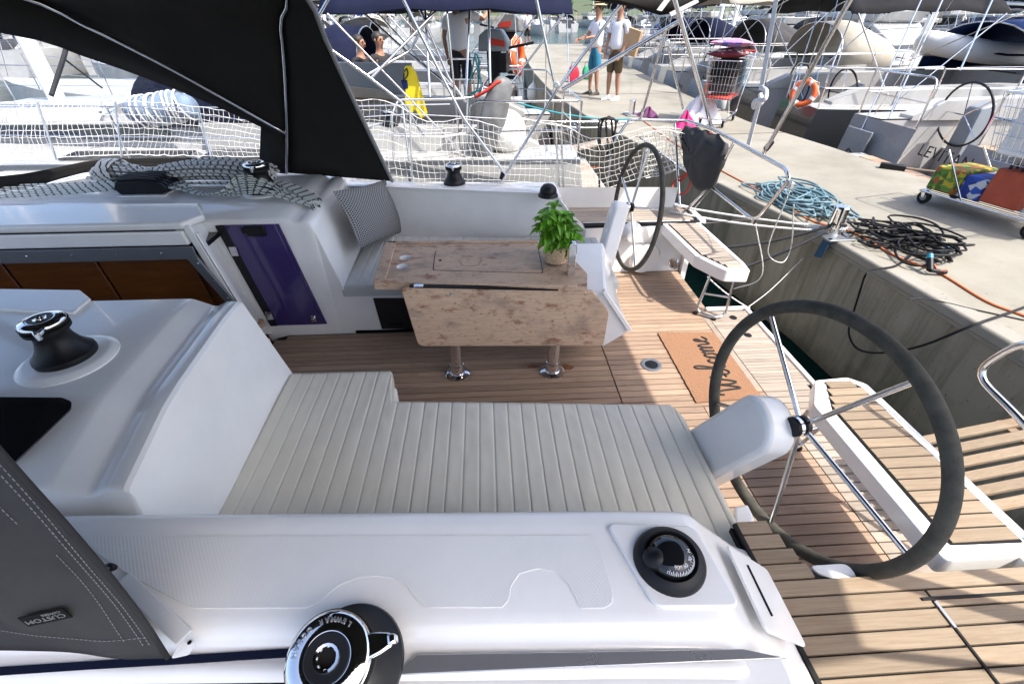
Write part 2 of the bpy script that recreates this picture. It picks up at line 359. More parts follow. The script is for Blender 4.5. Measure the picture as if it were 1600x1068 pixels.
        if sub: md = o.modifiers.new('s', 'SUBSURF'); md.levels = sub; md.render_levels = sub
        if solid: md = o.modifiers.new('t', 'SOLIDIFY'); md.thickness = solid; md.offset = 0
        if bevel:
            md = o.modifiers.new('b', 'BEVEL'); md.width = bevel; md.segments = seg; md.limit_method = 'ANGLE'; md.angle_limit = R(28)
            if smooth is None:
                me.shade_smooth(); me.set_sharp_from_angle(angle=R(50)); md.harden_normals = False
        if parent is not None: adopt(o, parent)
        tag(o, label, cat, group, kind)
        return o

def adopt(o, parent):
    o.parent = parent      # keeps the child's world position
    o.matrix_parent_inverse = world_of(parent).inverted()

def world_of(o):
    if o.parent is None: return o.matrix_basis.copy()
    return world_of(o.parent) @ o.matrix_parent_inverse @ o.matrix_basis

def tag(o, label=None, cat=None, group=None, kind=None):
    if label: o['label'] = label
    if cat: o['category'] = cat
    if group: o['group'] = group
    if kind: o['kind'] = kind
    return o

def thing(name, label, cat, loc=(0, 0, 0), group=None):
    o = bpy.data.objects.new(name, None); COL.objects.link(o); o.location = loc; o.empty_display_size = 0.1
    return tag(o, label, cat, group)

def dup(o, loc=None, rz=None, scale=None, label=None, group=None, parent=None, swap=None):
    """copy of a thing with copies of its parts and sub-parts (mesh data shared); swap = {old material: new}"""
    c = o.copy(); COL.objects.link(c)
    if parent is not None: c.parent = parent
    if loc is not None: c.location = loc
    if rz is not None: c.rotation_euler = (0, 0, rz)
    if scale is not None: c.scale = scale if isinstance(scale, (tuple, list)) else (scale,) * 3
    if label: c['label'] = label
    if group: c['group'] = group
    if swap and c.data is not None:
        for i, mt in enumerate(list(c.data.materials)):
            if mt is not None and mt.name in swap:
                c.material_slots[i].link = 'OBJECT'; c.material_slots[i].material = M[swap[mt.name]]
    for ch in o.children: dup(ch, parent=c, swap=swap)
    return c

def spline(pts, n=8, closed=False):
    """Catmull-Rom through the points"""
    P = [Vector(p) for p in pts]; N = len(P); out = []
    rng = range(N) if closed else range(N - 1)
    for i in rng:
        if closed: a, b, c, d = P[(i - 1) % N], P[i], P[(i + 1) % N], P[(i + 2) % N]
        else: a = P[i - 1] if i > 0 else 2 * P[0] - P[1]; b, c = P[i], P[i + 1]; d = P[i + 2] if i + 2 < N else 2 * P[-1] - P[-2]
        for k in range(n):
            t = k / n; t2, t3 = t * t, t * t * t
            out.append(0.5 * ((2 * b) + (c - a) * t + (2 * a - 5 * b + 4 * c - d) * t2 + (3 * b - a - 3 * c + d) * t3))
    if not closed: out.append(P[-1])
    return out

def resample(pts, n):
    P = [Vector(p) for p in pts]; L = [0]
    for i in range(1, len(P)): L.append(L[-1] + (P[i] - P[i - 1]).length)
    out = []; j = 0
    for k in range(n):
        t = L[-1] * k / (n - 1)
        while j < len(P) - 2 and L[j + 1] < t: j += 1
        d = L[j + 1] - L[j]; u = (t - L[j]) / d if d > 1e-9 else 0
        out.append(P[j].lerp(P[j + 1], min(1, max(0, u))))
    return out

def sag(a, b, drop, n=14):
    a, b = Vector(a), Vector(b)
    return [a.lerp(b, t / n) - Vector((0, 0, drop * 4 * (t / n) * (1 - t / n))) for t in range(n + 1)]

def rounded(pts, r, n=4):
    """2-D/3-D polyline loop with its corners rounded"""
    P = [Vector(p) for p in pts]; N = len(P); out = []
    rr = r if isinstance(r, (list, tuple)) else [r] * N
    for i in range(N):
        a, b, c = P[i - 1], P[i], P[(i + 1) % N]; ri = rr[i]
        if ri <= 0: out.append(b); continue
        d1 = (a - b); d2 = (c - b); k = min(ri, d1.length * 0.49, d2.length * 0.49)
        p, q = b + d1.normalized() * k, b + d2.normalized() * k
        for j in range(n + 1):
            t = j / n; out.append(p * (1 - t) ** 2 + b * 2 * t * (1 - t) + q * t ** 2)
    return out

def bend(pts, r, n=5):
    """open polyline with rounded corners (bent tube)"""
    P = [Vector(p) for p in pts]; out = [P[0]]
    for i in range(1, len(P) - 1):
        a, b, c = P[i - 1], P[i], P[i + 1]; d1, d2 = a - b, c - b; k = min(r, d1.length * 0.49, d2.length * 0.49)
        p, q = b + d1.normalized() * k, b + d2.normalized() * k
        for j in range(n + 1):
            t = j / n; out.append(p * (1 - t) ** 2 + b * 2 * t * (1 - t) + q * t ** 2)
    return out + [P[-1]]

def flatpoly(pts2, z): return [Vector((x, y, z)) for x, y in pts2]

def text_obj(txt, size, name, m, parent, origin, xdir, ydir, extrude=0.001, bold=0.0, shear=0.0, align='CENTER', spacing=1.0):
    """lettering as a mesh: origin = middle of the line, xdir = reading direction, ydir = up of the letters"""
    cu = bpy.data.curves.new(name, 'FONT'); cu.body = txt; cu.size = size; cu.align_x = align; cu.align_y = 'CENTER'
    cu.extrude = extrude; cu.offset = bold; cu.shear = shear; cu.space_character = spacing; cu.resolution_u = 3
    t = bpy.data.objects.new(name, cu); me = bpy.data.meshes.new_from_object(t); bpy.data.objects.remove(t)
    x = Vector(xdir).normalized(); y = Vector(ydir); y = (y - x * y.dot(x)).normalized(); z = x.cross(y)
    mt = Matrix.Translation(Vector(origin)) @ Matrix((x, y, z)).transposed().to_4x4()
    me.transform(mt); me.materials.clear(); me.materials.append(M[m])
    o = bpy.data.objects.new(name, me); COL.objects.link(o)
    if parent is not None: adopt(o, parent)
    return o


# ================================================================ our yacht (X = aft, Y = to starboard, Z up, cockpit floor at z = 0)
yacht = thing('sailing_yacht', 'white sailing yacht in front with open teak cockpit, folding table and two steering wheels', 'sailing yacht', (0.4, 2.4, -0.75))

# ---- hull: topsides, transom and the inside of the cockpit well
def hull_part():
    m = MB()
    def side(sgn):
        rows = []
        for x, yo, yi in ((-6.0, 1.25, 1.25), (-4.0, 1.85, 1.85), (-2.0, 2.1, 2.08), (0, 2.15, 2.12), (1.9, 2.05, 2.0)):
            rows.append([(x, 2.4 + sgn * (yo - d), z) for d, z in ((0.0, 0.70), (0.0, 0.45), (0.03, 0.0), (0.14, -0.5), (0.35, -0.9))])
        m.grid(rows)
    side(1); side(-1)
    for a, b in ((0.35, 0.86), (3.98, 4.45)):                        # transom quarters either side of the open stern
        m.box((1.94, (a + b) / 2, -0.2), (0.05, b - a, 1.36))
    m.box((1.93, 1.85, -0.45), (0.05, 1.95, 0.82)); m.box((1.89, 3.6, -0.45), (0.05, 0.72, 0.82))
    m.box((1.97, 2.78, -0.45), (0.04, 0.9, 0.6))
    return m.build('hull', 'gel', yacht, smooth=35)
hull_part()

def port_coaming():
    m = MB()
    prof = [(1.02, .34), (.90, .70), (.872, .805), (.862, .83), (.85, .842), (.835, .847), (.80, .85), (.56, .85), (.535, .846), (.518, .835), (.508, .82), (.500, .806), (.488, .800), (.47, .803), (.455, .808), (.44, .805), (.43, .79)]
    rows = []
    for x, dy in ((-4.2, .10), (-2.2, .08), (-1.25, .045), (-.73, .02), (.32, -.03), (.56, -.045)):
        rows.append([(x, y + dy, z) for y, z in prof])
    # aft of the crease the coaming falls to the side deck
    for x, k in ((.60, .04), (.64, .16), (.92, .98), (.94, 1.0)):
        rows.append([(x, y - .045, z if z < .45 else z + (.49 - z) * k) for y, z in prof])
    m.grid(rows)
    m.box((-1.95, .28, .735), (5.3, .30, .10))                          # outer deck strip beside the coaming
    return m.build('port_coaming', 'gel', yacht, smooth=50)
pc = port_coaming(); pc.name = 'coaming'
M['trackalu'] = mat('polished_track', (.55, .55, .56), .28, .75, var=.15, vscale=4)
# pads and trim on it
pad = MB().prism([(-1.252, 0.823, 0.851), (0.279, 0.74, 0.851), (0.292, 0.711, 0.851), (0.302, 0.575, 0.851), (0.294, 0.548, 0.851), (0.271, 0.537, 0.851), (0.208, 0.54, 0.851), (0.189, 0.598, 0.851), (0.16, 0.635, 0.851), (0.112, 0.65, 0.851), (0.058, 0.639, 0.851), (0.033, 0.607, 0.851), (0.024, 0.57, 0.851), (0.005, 0.553, 0.851), (-0.194, 0.565, 0.851), (-0.216, 0.583, 0.851), (-0.249, 0.623, 0.851), (-0.292, 0.646, 0.851), (-0.335, 0.654, 0.851), (-0.38, 0.653, 0.851), (-0.43, 0.635, 0.851), (-0.47, 0.595, 0.851), (-0.502, 0.581, 0.851), (-0.796, 0.597, 0.851), (-1.005, 0.692, 0.851)], (0, 0, .0022))
pad.build('nonskid_pad', 'nonskid', yacht, bevel=.0015, seg=1)
MB().prism(rounded([(0.324, 0.772, 0.848), (0.399, 0.527, 0.848), (0.624, 0.515, 0.848), (0.589, 0.748, 0.848)], .03), (0, 0, .014)).build('compass_plinth', 'gel', yacht, bevel=.009, seg=3)
lid = MB().prism(rounded([(.70, .735, .765), (.88, .73, .606), (.88, .50, .606), (.70, .49, .765)], .02), (.004, 0, .010)).build('locker_lid', 'gel', yacht, bevel=.004)
MB().bar((.765, .69, .7245), (.765, .545, .7245), .004, .006).build('vent_slot', 'black', lid)
MB().box((-1.8, .497, .8075), (2.9, .018, .006)).build('navy_stripe', 'navy', yacht)
m = MB(); m.prism([(-.21, .472, .812), (.60, .438, .812), (.70, .412, .812), (-.25, .432, .812)], (0, 0, .007)); m.build('genoa_track', 'trackalu', yacht, bevel=.002)
m = MB(); m.box((-1.6, .305, .788), (2.6, .24, .004)); m.build('side_deck', 'side_deck', yacht)

# ---- cabin block, port of the companionway
def cabin_block():
    m = MB()
    px = [(-1.155, .34), (-1.225, .915), (-1.232, .935), (-1.245, .945), (-1.295, .945), (-1.305, .94), (-1.345, .922), (-1.365, .922), (-1.375, .925), (-1.45, .962), (-1.465, .966), (-1.50, .967), (-5.0, .985)]
    rows = []
    for y, dz, dx in ((2.03, -1.0, 0), (2.03, -.02, 0), (2.026, -.006, 0), (2.015, 0, 0), (1.85, 0, 0), (1.40, -.003, .03), (1.29, -.008, .04), (1.27, -.012, .04), (1.0, -.075, .05), (.985, -.08, .05), (.975, -.09, .05), (.955, -.2, .05)):
        rows.append([(x + dx * (1 if z > .5 else .3) + 0, y + (0.10 if (z < .5 and y > 1.9) else 0), max(.30, z + dz) if z > .5 else max(z + min(0, dz), -.3 if dz < -.5 else .3)) for x, z in px])
    m.grid(rows)
    return m.build('cabin_top', 'gel', yacht, smooth=28)
cabin_block()
MB().prism(rounded([(-2.531, 1.361, 0.983), (-1.54, 1.294, 0.98), (-1.496, 1.275, 0.977), (-1.474, 1.238, 0.974), (-1.547, 1.041, 0.92), (-1.962, 1.026, 0.915)], .012), (0, 0, .006)).build('cabin_window', 'glassdark', yacht, bevel=.003)
# small raised fillet between slope and coaming, and the moulded step round the winch
MB().lathe([(.172, -.02), (.168, .012), (.15, .026), (.135, .028)], (-1.70, 1.545, .958), n=40).build('winch_plinth', 'gel', yacht, smooth=35)
MB().lathe([(.16, -.02), (.155, .006), (.14, .014), (.1, .016)], (-1.74, 3.69, .958), n=32).build('winch_plinth', 'gel', yacht, smooth=35)
MB().prism([(-2.511, 2.142, 0.97), (-2.028, 2.101, 0.97), (-1.921, 2.014, 0.97), (-1.91, 1.887, 0.97), (-1.964, 1.89, 0.97), (-2.347, 1.945, 0.97)], (0, 0, .018)).build('hatch_rail', 'gel', yacht, bevel=.007, seg=3)

# ---- companionway: bulkhead, alloy frame, veneered inside, door
m = MB()
m.prism([(-1.747, 3.1, 0.01), (-1.929, 3.1, 0.946), (-1.876, 2.9, 1.01), (-1.83, 2.8, 1.04), (-1.699, 2.8, 0.217)], (-.05, 0, 0)); m.build('bulkhead', 'gel', yacht, bevel=.008, seg=3)
m = MB(); m.prism([(-1.694, 2.86, 0.176), (-1.832, 2.86, 0.974), (-1.819, 2.8, 0.99), (-1.69, 2.8, 0.217)], (.012, 0, 0)); m.build('bulkhead_moulding', 'gel', yacht, bevel=.006, seg=2)
m = MB(); m.prism([(-5.0, 2.785, .915), (-1.875, 2.785, .915), (-1.885, 2.785, 1.005), (-5.0, 2.785, 1.005)], (0, .05, 0)); m.build('hatch_coaming', 'gel', yacht, bevel=.01, seg=3)
m = MB(); m.box((-3.4, 2.775, .870), (3.1, .012, .085)); m.prism([(-1.885, 2.77, .913), (-1.853, 2.77, .84), (-1.625, 2.77, .21), (-1.68, 2.77, .21), (-1.915, 2.77, .83)], (0, .02, 0))
fr = m.build('door_frame', 'alu', yacht, bevel=.002)
for i in range(6): MB().lathe([(.007, 0), (.007, .003), (.004, .005)], (-3.4 + i * .27, 2.768, .875), (0, -1, 0), n=10).build('screw', 'steel', fr)
for i in range(5): MB().lathe([(.007, 0), (.007, .003), (.004, .005)], (-1.855 + i * .048, 2.768, .80 - i * .13), (0, -1, 0), n=10).build('screw', 'steel', fr)
cw = MB(); cw.prism([(-4.8, 3.06, .84), (-1.97, 3.06, .84), (-1.74, 3.06, -.1), (-1.74, 3.06, -1.4), (-4.8, 3.06, -1.4)], (0, .02, 0)); cw.box((-4.6, 2.4, -.2), (.02, 1.4, 2.4)); cw.box((-3.4, 2.4, -1.35), (4, 1.4, .02)); cw.box((-3.4, 1.95, -.1), (3.6, .02, 1.7))
ci = cw.build('cabin_lining', 'cabinwood', yacht)
for x0, x1 in ((-4.3, -3.34), (-3.32, -2.72), (-2.70, -2.08)):
    MB().prism([(x0, 3.045, .83), (x1, 3.045, .83), (x1 + .12, 3.045, -1.2), (x0 + .12, 3.045, -1.2)], (0, -.016, 0)).build('veneer_panel', 'cabinwood', ci, bevel=.006)
MB().box((-3.4, 2.95, .86), (3.1, .30, .03)).build('headlining', 'dark', ci)
MB().prism([(-1.752, 2.857, 0.22), (-1.701, 2.965, 0.22), (-1.715, 3.001, 0.22), (-1.845, 3.018, 0.22), (-1.882, 2.949, 0.22)], (0, 0, -.04)).build('step_wood', 'table', yacht)
MB().box((-1.67, 2.5, .09), (.12, .62, .18)).build('sill', 'gel', yacht, bevel=.015, seg=3)
# sliding hatch cover
m = MB(); m.prism([(-5.0, 2.79, 1.012), (-1.87, 2.79, 1.012), (-1.80, 2.93, 1.012), (-1.93, 3.16, 1.012), (-5.0, 3.22, 1.012)], (0, 0, .05)); hc = m.build('hatch_cover', 'gel', yacht, bevel=.018, seg=3)
m = MB(); m.prism([(-5.0, 2.80, .96), (-1.93, 2.80, .96), (-1.98, 3.15, .96), (-5.0, 3.2, .96)], (0, 0, .05)); m.build('hatch_base', 'rubber', hc)
# purple door folded back against the side of the companionway
m = MB(); m.prism([(-1.83, 3.085, .925), (-1.455, 3.085, .925), (-1.32, 3.085, .11), (-1.72, 3.085, .11)], (0, .012, 0)); door = m.build('door', 'purple', yacht, bevel=.002)
m = MB(); m.prism([(-1.850, 3.08, .925), (-1.79, 3.08, .925), (-1.675, 3.08, .10), (-1.73, 3.08, .10)], (0, .016, 0)); m.build('hinge_rail', 'black', door, bevel=.002)
m = MB(); m.prism([(-1.452, 3.088, .925), (-1.428, 3.088, .925), (-1.295, 3.088, .10), (-1.318, 3.088, .10)], (0, .01, 0)); m.prism([(-1.72, 3.088, .112), (-1.315, 3.088, .112), (-1.312, 3.088, .10), (-1.72, 3.088, .10)], (0, .01, 0)); m.build('door_edge', 'purple', door)
MB().box((-1.59, 3.075, .885), (.13, .02, .075)).build('latch', 'black', door, bevel=.006)
m = MB(); m.box((-1.66, 3.072, .89), (.04, .018, .035)); m.build('latch_bolt', 'rubber', door, bevel=.005)
m = MB(); m.box((-1.375, 3.075, .165), (.035, .018, .06)); m.lathe([(.014, 0), (.014, .02)], (-1.375, 3.066, .17), (0, -1, 0), n=12); m.build('lock', 'steel', door, bevel=.003)
for x, z in ((-1.785, .74), (-1.705, .20)):
    m = MB(); m.box((x, 3.076, z), (.05, .01, .07)); m.build('hinge', 'steel', door, bevel=.002)

# ---- starboard cabin block
def stbd_block():
    m = MB(); px = [(-1.09, .34), (-1.20, .86), (-1.215, .905), (-1.235, .925), (-1.27, .935), (-1.30, .93), (-1.335, .925), (-1.37, .94), (-1.41, .955), (-1.46, .958), (-5.0, .965)]
    rows = []
    for y, dz, dx in ((3.105, -1.2, 0), (3.105, -.03, 0), (3.112, -.012, 0), (3.13, 0, 0), (3.5, 0, -.01), (4.0, -.004, -.03), (4.3, -.01, -.04), (4.50, -.03, -.04), (4.56, -.08, -.04), (4.6, -.3, -.04)):
        rows.append([(x + dx, y, (z + dz if z > .5 else max(-.05, z + dz) if dz < -.5 else z)) for x, z in px])
    m.grid(rows); return m.build('cabin_top', 'gel', yacht, smooth=40)
stbd_block()

# ---- seats' bases and starboard coaming
m = MB(); m.prism(flatpoly([(-1.3, 1.0), (.98, .98), (.98, 1.68), (-.50, 1.80), (-.56, 2.04), (-1.3, 2.10)], 0.0), (0, 0, .335)); m.build('seat_base', 'gel', yacht, bevel=.02, seg=3)
m = MB(); m.prism(flatpoly([(-1.32, 3.115), (1.02, 3.115), (1.02, 4.25), (-1.32, 4.3)], 0.0), (0, 0, .345)); m.build('seat_base', 'gel', yacht, bevel=.02, seg=3)
MB().prism([(-0.9, 3.112, 0.313), (-0.596, 3.112, 0.303), (-0.607, 3.112, 0.014), (-0.879, 3.112, 0.025)], (0, -.01, 0)).build('locker_recess', 'dark', yacht, bevel=.004)
MB().box((-.76, 3.098, .07), (.13, .01, .02)).build('locker_latch', 'black', yacht, bevel=.003)
def stbd_coaming():
    m = MB(); rows = []
    prof = [(.20, .33), (.10, .66), (.045, .80), (.025, .835), (-.0, .847), (-.03, .85), (-.17, .85), (-.20, .84), (-.22, .80), (-.23, .70), (-.26, .3)]
    for x, y0 in ((-1.35, 4.20), (-.93, 4.15), (0, 3.97), (.41, 3.90), (.55, 3.885)):
        rows.append([(x, y0 - (d if d < 0 else d * -.55), z) for d, z in prof])
    for x, y0, k in ((.62, 3.88, .1), (.80, 3.87, .75), (.9, 3.87, 1.0)):
        rows.append([(x, y0 - (d if d < 0 else d * -.55), z if z < .49 else z + (.49 - z) * k) for d, z in prof])
    m.grid(rows); return m.build('coaming', 'gel', yacht, smooth=50)
stbd_coaming()
MB().prism([(-1.4, 4.43, .60), (.7, 4.2, .60), (.7, 4.62, .60), (-1.4, 4.75, .60)], (0, 0, .12)).build('side_deck', 'gel', yacht, bevel=.01)

# ---- teak: floor, platform, side decks, helm seats; every plank is its own piece
PITCH, GAP = .0576, .0076
def plank_mesh(L, w, t=.010):
    return MB().box((0, 0, 0), (L, w, t))
_pl = {}
def plank(parent, xa, xb, y, z, mt, w=PITCH - GAP, name='plank', t=.010):
    if xb - xa < .02: return
    m = MB().box(((xa + xb) / 2, y, z), (xb - xa, w, t))
    return m.build(name, mt, parent)
fb = MB(); fb.prism(flatpoly([(-1.72, 1.6), (.9, 1.6), (.9, .74), (2.2, .74), (2.2, 2.24), (2.24, 2.24), (2.24, 3.29), (1.9, 3.29), (1.9, 4.1), (.98, 4.1), (.98, 3.12), (-1.63, 3.12), (-1.63, 3.10), (-1.70, 3.07), (-1.72, 2.9)], -.03), (0, 0, .022))
floor = fb.build('teak_floor', 'caulk', yacht)
y = .7522
while y < 4.06:
    xs = -1.70 if 1.62 < y < 3.0 else (-1.62 if 1.62 < y < 3.11 else 1.0)
    ends = []
    if xs < 0: ends += [(xs, .853), (.862, 1.38 if y < 2.12 else 1.80)]
    else: ends += [(xs, 1.38 if y < 2.12 else 1.89)]
    if y < 2.12: ends.append((1.385, 1.85))
    if y < 2.25: plank(floor, 1.857, 2.185, y, -.003, 'teak_pale')
    if 2.25 < y < 3.27 and xs < 0: ends[-1] = (.862, 1.80)
    elif xs < 0 and 2.12 < y <= 2.25: ends[-1] = (.862, 1.85)
    for a, b in ends: plank(floor, a, b, y, -.003, 'teak')
    y += PITCH
for k, (a, b) in enumerate(((2.265, 2.76), (2.765, 3.265))): MB().box((1.828, (a + b) / 2, -.002), (.045, b - a, .010)).build('plank', 'teak_pale', floor)
y = 2.29
while y < 3.25:
    plank(floor, 1.857, 2.215, y, -.002, 'teak_pale', w=.0335 - .004); y += .0335
m = MB(); m.box((2.235, 2.77, .0), (.035, 1.06, .04)); m.box((2.06, 3.287, .0), (.36, .03, .04)); m.build('platform_border', 'gel', yacht, bevel=.008)
for x, yy in ((2.06, 3.14), (2.06, 2.88)):
    m = MB(); m.lathe([(.030, 0), (.030, .004), (.022, .007), (.012, .004)], (x, yy, .003), n=20); m.build('deck_fitting', 'black', yacht, smooth=40)
m = MB(); m.lathe([(.075, 0), (.075, .004), (.068, .007), (.05, .006), (.046, .003), (.02, .003), (.016, .006), (.004, .007)], (1.17, 2.55, .003), n=36); dh = m.build('deck_plate', 'alu', yacht, smooth=40)
MB().lathe([(.047, 0), (.047, .0035), (.02, .004), (.018, .007)], (1.17, 2.55, .0065), n=30).build('plate_lid', 'black', dh, smooth=40)
for a in (20, 60, 200, 240): MB().lathe([(.006, 0), (.006, .002)], (1.17 + .059 * math.cos(R(a)), 2.55 + .059 * math.sin(R(a)), .010), n=8).build('screw', 'steel', dh)

# port aft side deck
sdk = MB().prism(flatpoly([(.925, .15), (2.02, .15), (2.02, .735), (1.20, .735), (1.13, .76), (1.085, .82), (1.04, .93), (.90, .955)], .462), (0, 0, .026)).build('side_deck', 'caulk', yacht)
y = .255
while y < .95:
    xa = .925 + (.955 - y) * .02
    xb = 2.0 if y < .725 else 1.045 + (.95 - y) * .35
    if y < .66: plank(sdk, xa, 1.452, y, .4935, 'teak_seat'); plank(sdk, 1.462, xb, y, .4935, 'teak_seat')
    else: plank(sdk, xa, min(xb, 2.0), y, .4935, 'teak_seat')
    y += PITCH
MB().bar((.914, .96, .502), (.934, .2, .502), .014, .016).build('deck_edge_seal', 'rubber', sdk)
m = MB(); m.bar((1.42, .655, .503), (1.99, .655, .503), .010, .004); m.bar((1.457, .655, .502), (1.457, .2, .502), .008, .003); m.build('hatch_seam', 'rubber', sdk)
m = MB(); m.bar((1.457, .645, .5035), (1.457, .565, .5035), .009, .006); m.build('hatch_hinge', 'steel', sdk)
m = MB(); m.box((2.02, .5, .44), (.05, .7, .15)); m.box((1.58, .735, .21), (1.0, .02, .44)); m.box((.93, .86, .2), (.05, .26, .44)); m.build('well_side', 'gel', yacht, bevel=.01)
m = MB(); m.prism(rounded([(1.12, .80, .45), (1.15, .755, .45), (1.27, .735, .45), (1.27, .80, .45)], .03), (0, 0, .03)); m.build('drain_lip', 'white', yacht, bevel=.006)

# starboard aft side deck and quarter
sds = MB().prism(flatpoly([(.55, 4.12), (.62, 4.02), (1.66, 4.06), (2.02, 4.06), (2.02, 4.42), (1.55, 4.85), (.60, 4.85)], .464), (0, 0, .024)).build('side_deck', 'caulk', yacht)
MB().prism(flatpoly([(.55, 4.12), (.62, 4.02), (1.66, 4.06), (2.02, 4.06), (2.02, 4.42), (1.55, 4.85), (.60, 4.85)], .30), (0, 0, .162)).build('quarter_moulding', 'gel', yacht)
y = 4.14
while y < 4.86:
    plank(sds, .66, min(1.98, 2.0 - max(0, y - 4.40) * 1.0), y, .4935, 'teak_pale' ); y += PITCH
m = MB(); m.bar((2.05, 4.06, .49), (2.05, 4.44, .49), .06, .03); m.bar((2.05, 4.44, .49), (1.58, 4.90, .49), .06, .03); m.bar((1.58, 4.9, .49), (.3, 4.95, .49), .06, .03); m.build('gunwale', 'gel', yacht, bevel=.01)
m = MB(); m.prism([(.95, 4.02, 0), (1.9, 4.02, 0), (1.95, 4.10, .49), (.90, 4.10, .49)], (0, .03, 0)); well = m.build('well_side', 'gel', yacht, bevel=.01)
m = MB(); m.tube([(1.454, 4.03, 0.249), (1.422, 4.02, 0.154), (1.454, 4.03, 0.249)], .008); m.build('grab_bar', 'steel', well)
m = MB(); m.tube(bend([(1.20, 4.07, .33), (1.20, 4.02, .33), (1.17, 4.01, .17), (1.17, 4.05, .17)], .02), .009); m.build('pump_handle', 'steel', well)
m = MB(); m.lathe([(.03, 0), (.028, .02), (.012, .028)], (1.175, 4.045, .15), (0, -1, 0), n=20); m.build('pump_cap', 'black', well, smooth=40)
m = MB(); m.lathe([(.055, 0), (.055, .012), (.045, .018), (.04, .012), (.01, .012)], (1.80, 3.93, .13), (-.8, -.6, 0), n=28); m.build('speaker_vent', 'steel', well, smooth=40)
m = MB(); m.lathe([(.16, 0), (.16, .02), (.14, .06)], (1.52, 4.0, .16), (0, -1, 0), n=28, sq=.8); m.build('locker_bulge', 'gel', well, smooth=60)
m = MB(); m.lathe([(.10, 0), (.10, .02), (.06, .10), (.05, .10)], (1.36, 4.04, .42), (0, -1, -.1), n=24); m.build('moulded_boss', 'gel', well, smooth=60)

# helm seats across the stern
def helm_seat(pts, z, th, rows, parent_legs, chamfer):
    m = MB(); m.prism(rounded(flatpoly(pts, z - th), .018), (0, 0, th)); s = m.build('helm_seat', 'gel', yacht, bevel=.008, seg=3)
    return s
seatP = [(1.625, .785), (2.03, .785), (2.01, 1.74), (1.94, 1.80), (1.75, 1.785), (1.63, 1.60)]
hs = helm_seat(seatP, .485, .085, None, None, 0)
MB().prism(rounded(flatpoly([(1.690, .84), (1.975, .835), (1.962, 1.715), (1.925, 1.758), (1.785, 1.742), (1.70, 1.56)], .485), .01), (0, 0, .003)).build('seat_caulk', 'caulk', hs)
y = .872; i = 0
while y < 1.74:
    xa = 1.702 + (y - .84) * .013 if y < 1.57 else 1.712 + (y - 1.57) * .45; xb = 1.968 - (y - .83) * .017 - (max(0, y - 1.70) * .6)
    plank(hs, xa, xb, y, .4905, 'teak_seat', t=.006); y += PITCH
seatS = [(1.66, 4.08), (1.66, 4.02), (1.70, 3.35), (1.80, 3.14), (1.84, 3.08), (2.02, 3.06), (2.04, 3.20), (2.02, 4.10)]
hs2 = helm_seat(seatS, .485, .10, None, None, 0)
MB().prism(rounded(flatpoly([(1.70, 4.04), (1.74, 3.37), (1.86, 3.13), (1.99, 3.11), (2.0, 3.22), (1.98, 4.07)], .485), .01), (0, 0, .003)).build('seat_caulk', 'caulk', hs2)
y = 3.14
while y < 4.05:
    xa = 1.75 - (y - 3.37) * .06 if y > 3.37 else 1.75 + (3.37 - y) * .5; xb = 1.985
    plank(hs2, xa, xb, y, .4905, 'teak_pale', t=.006); y += PITCH
for nm, pts in (('seat_leg', [(1.84, 3.28, .38), (1.76, 3.22, .03), (1.88, 3.12, .02), (1.98, 3.14, .03), (2.0, 3.20, .38)]), ('seat_leg', [(1.66, 1.64, .40), (1.60, 1.66, .03), (1.80, 1.72, .03), (1.92, 1.70, .40)])):
    m = MB(); m.tube(bend(pts, .06), .0125, 10); a, b = Vector(pts[0]).lerp(Vector(pts[1]), .55), Vector(pts[-1]).lerp(Vector(pts[-2]), .55); m.tube([a, b], .009, 8)
    L = m.build(nm, 'steel', yacht, smooth=60)
    for q in (1, 2): MB().lathe([(.02, 0), (.02, .016)], (pts[q][0], pts[q][1], .003), n=12).build('leg_foot', 'rubber', L)

# ---- table
tb = MB(); tz = .72
top = rounded([(-0.73, 2.588, 0.72), (-0.748, 3.212, 0.72), (0.381, 3.171, 0.72), (0.579, 2.906, 0.72), (0.643, 2.632, 0.72), (0.605, 2.454, 0.72)], [.012, .012, .03, .08, .03, .012])
hole_c = [(-0.573, 2.951, 0.72), (-0.576, 2.812, 0.72)]
def table_top():
    me = bpy.data.meshes.new('table_top'); bm = bmesh.new()
    vs = [bm.verts.new(p) for p in top]; es = [bm.edges.new((vs[i], vs[(i + 1) % len(vs)])) for i in range(len(vs))]
    for c in hole_c:
        hv = [bm.verts.new((c[0] + .042 * math.cos(2 * math.pi * k / 28), c[1] + .042 * math.sin(2 * math.pi * k / 28), .72)) for k in range(28)]
        es += [bm.edges.new((hv[i], hv[(i + 1) % 28])) for i in range(28)]
    bmesh.ops.triangle_fill(bm, edges=es, use_beauty=True, use_dissolve=False)
    for f in list(bm.faces):
        if f.normal.z < 0: f.normal_flip()
    ex = bmesh.ops.extrude_face_region(bm, geom=list(bm.faces))
    bmesh.ops.translate(bm, vec=(0, 0, -.045), verts=[e for e in ex['geom'] if isinstance(e, bmesh.types.BMVert)])
    bmesh.ops.recalc_face_normals(bm, faces=bm.faces); bm.to_mesh(me); bm.free(); me.materials.append(M['table'])
    o = bpy.data.objects.new('table_top', me); COL.objects.link(o); adopt(o, yacht); return o
tt = table_top()
for c in hole_c:
    m = MB(); m.lathe([(.0415, .718 - .72), (.0415, -.06), (.03, -.075), (.001, -.075)], (c[0], c[1], .72), n=28, cap=False); m.build('cup_holder', 'white', tt, smooth=40)
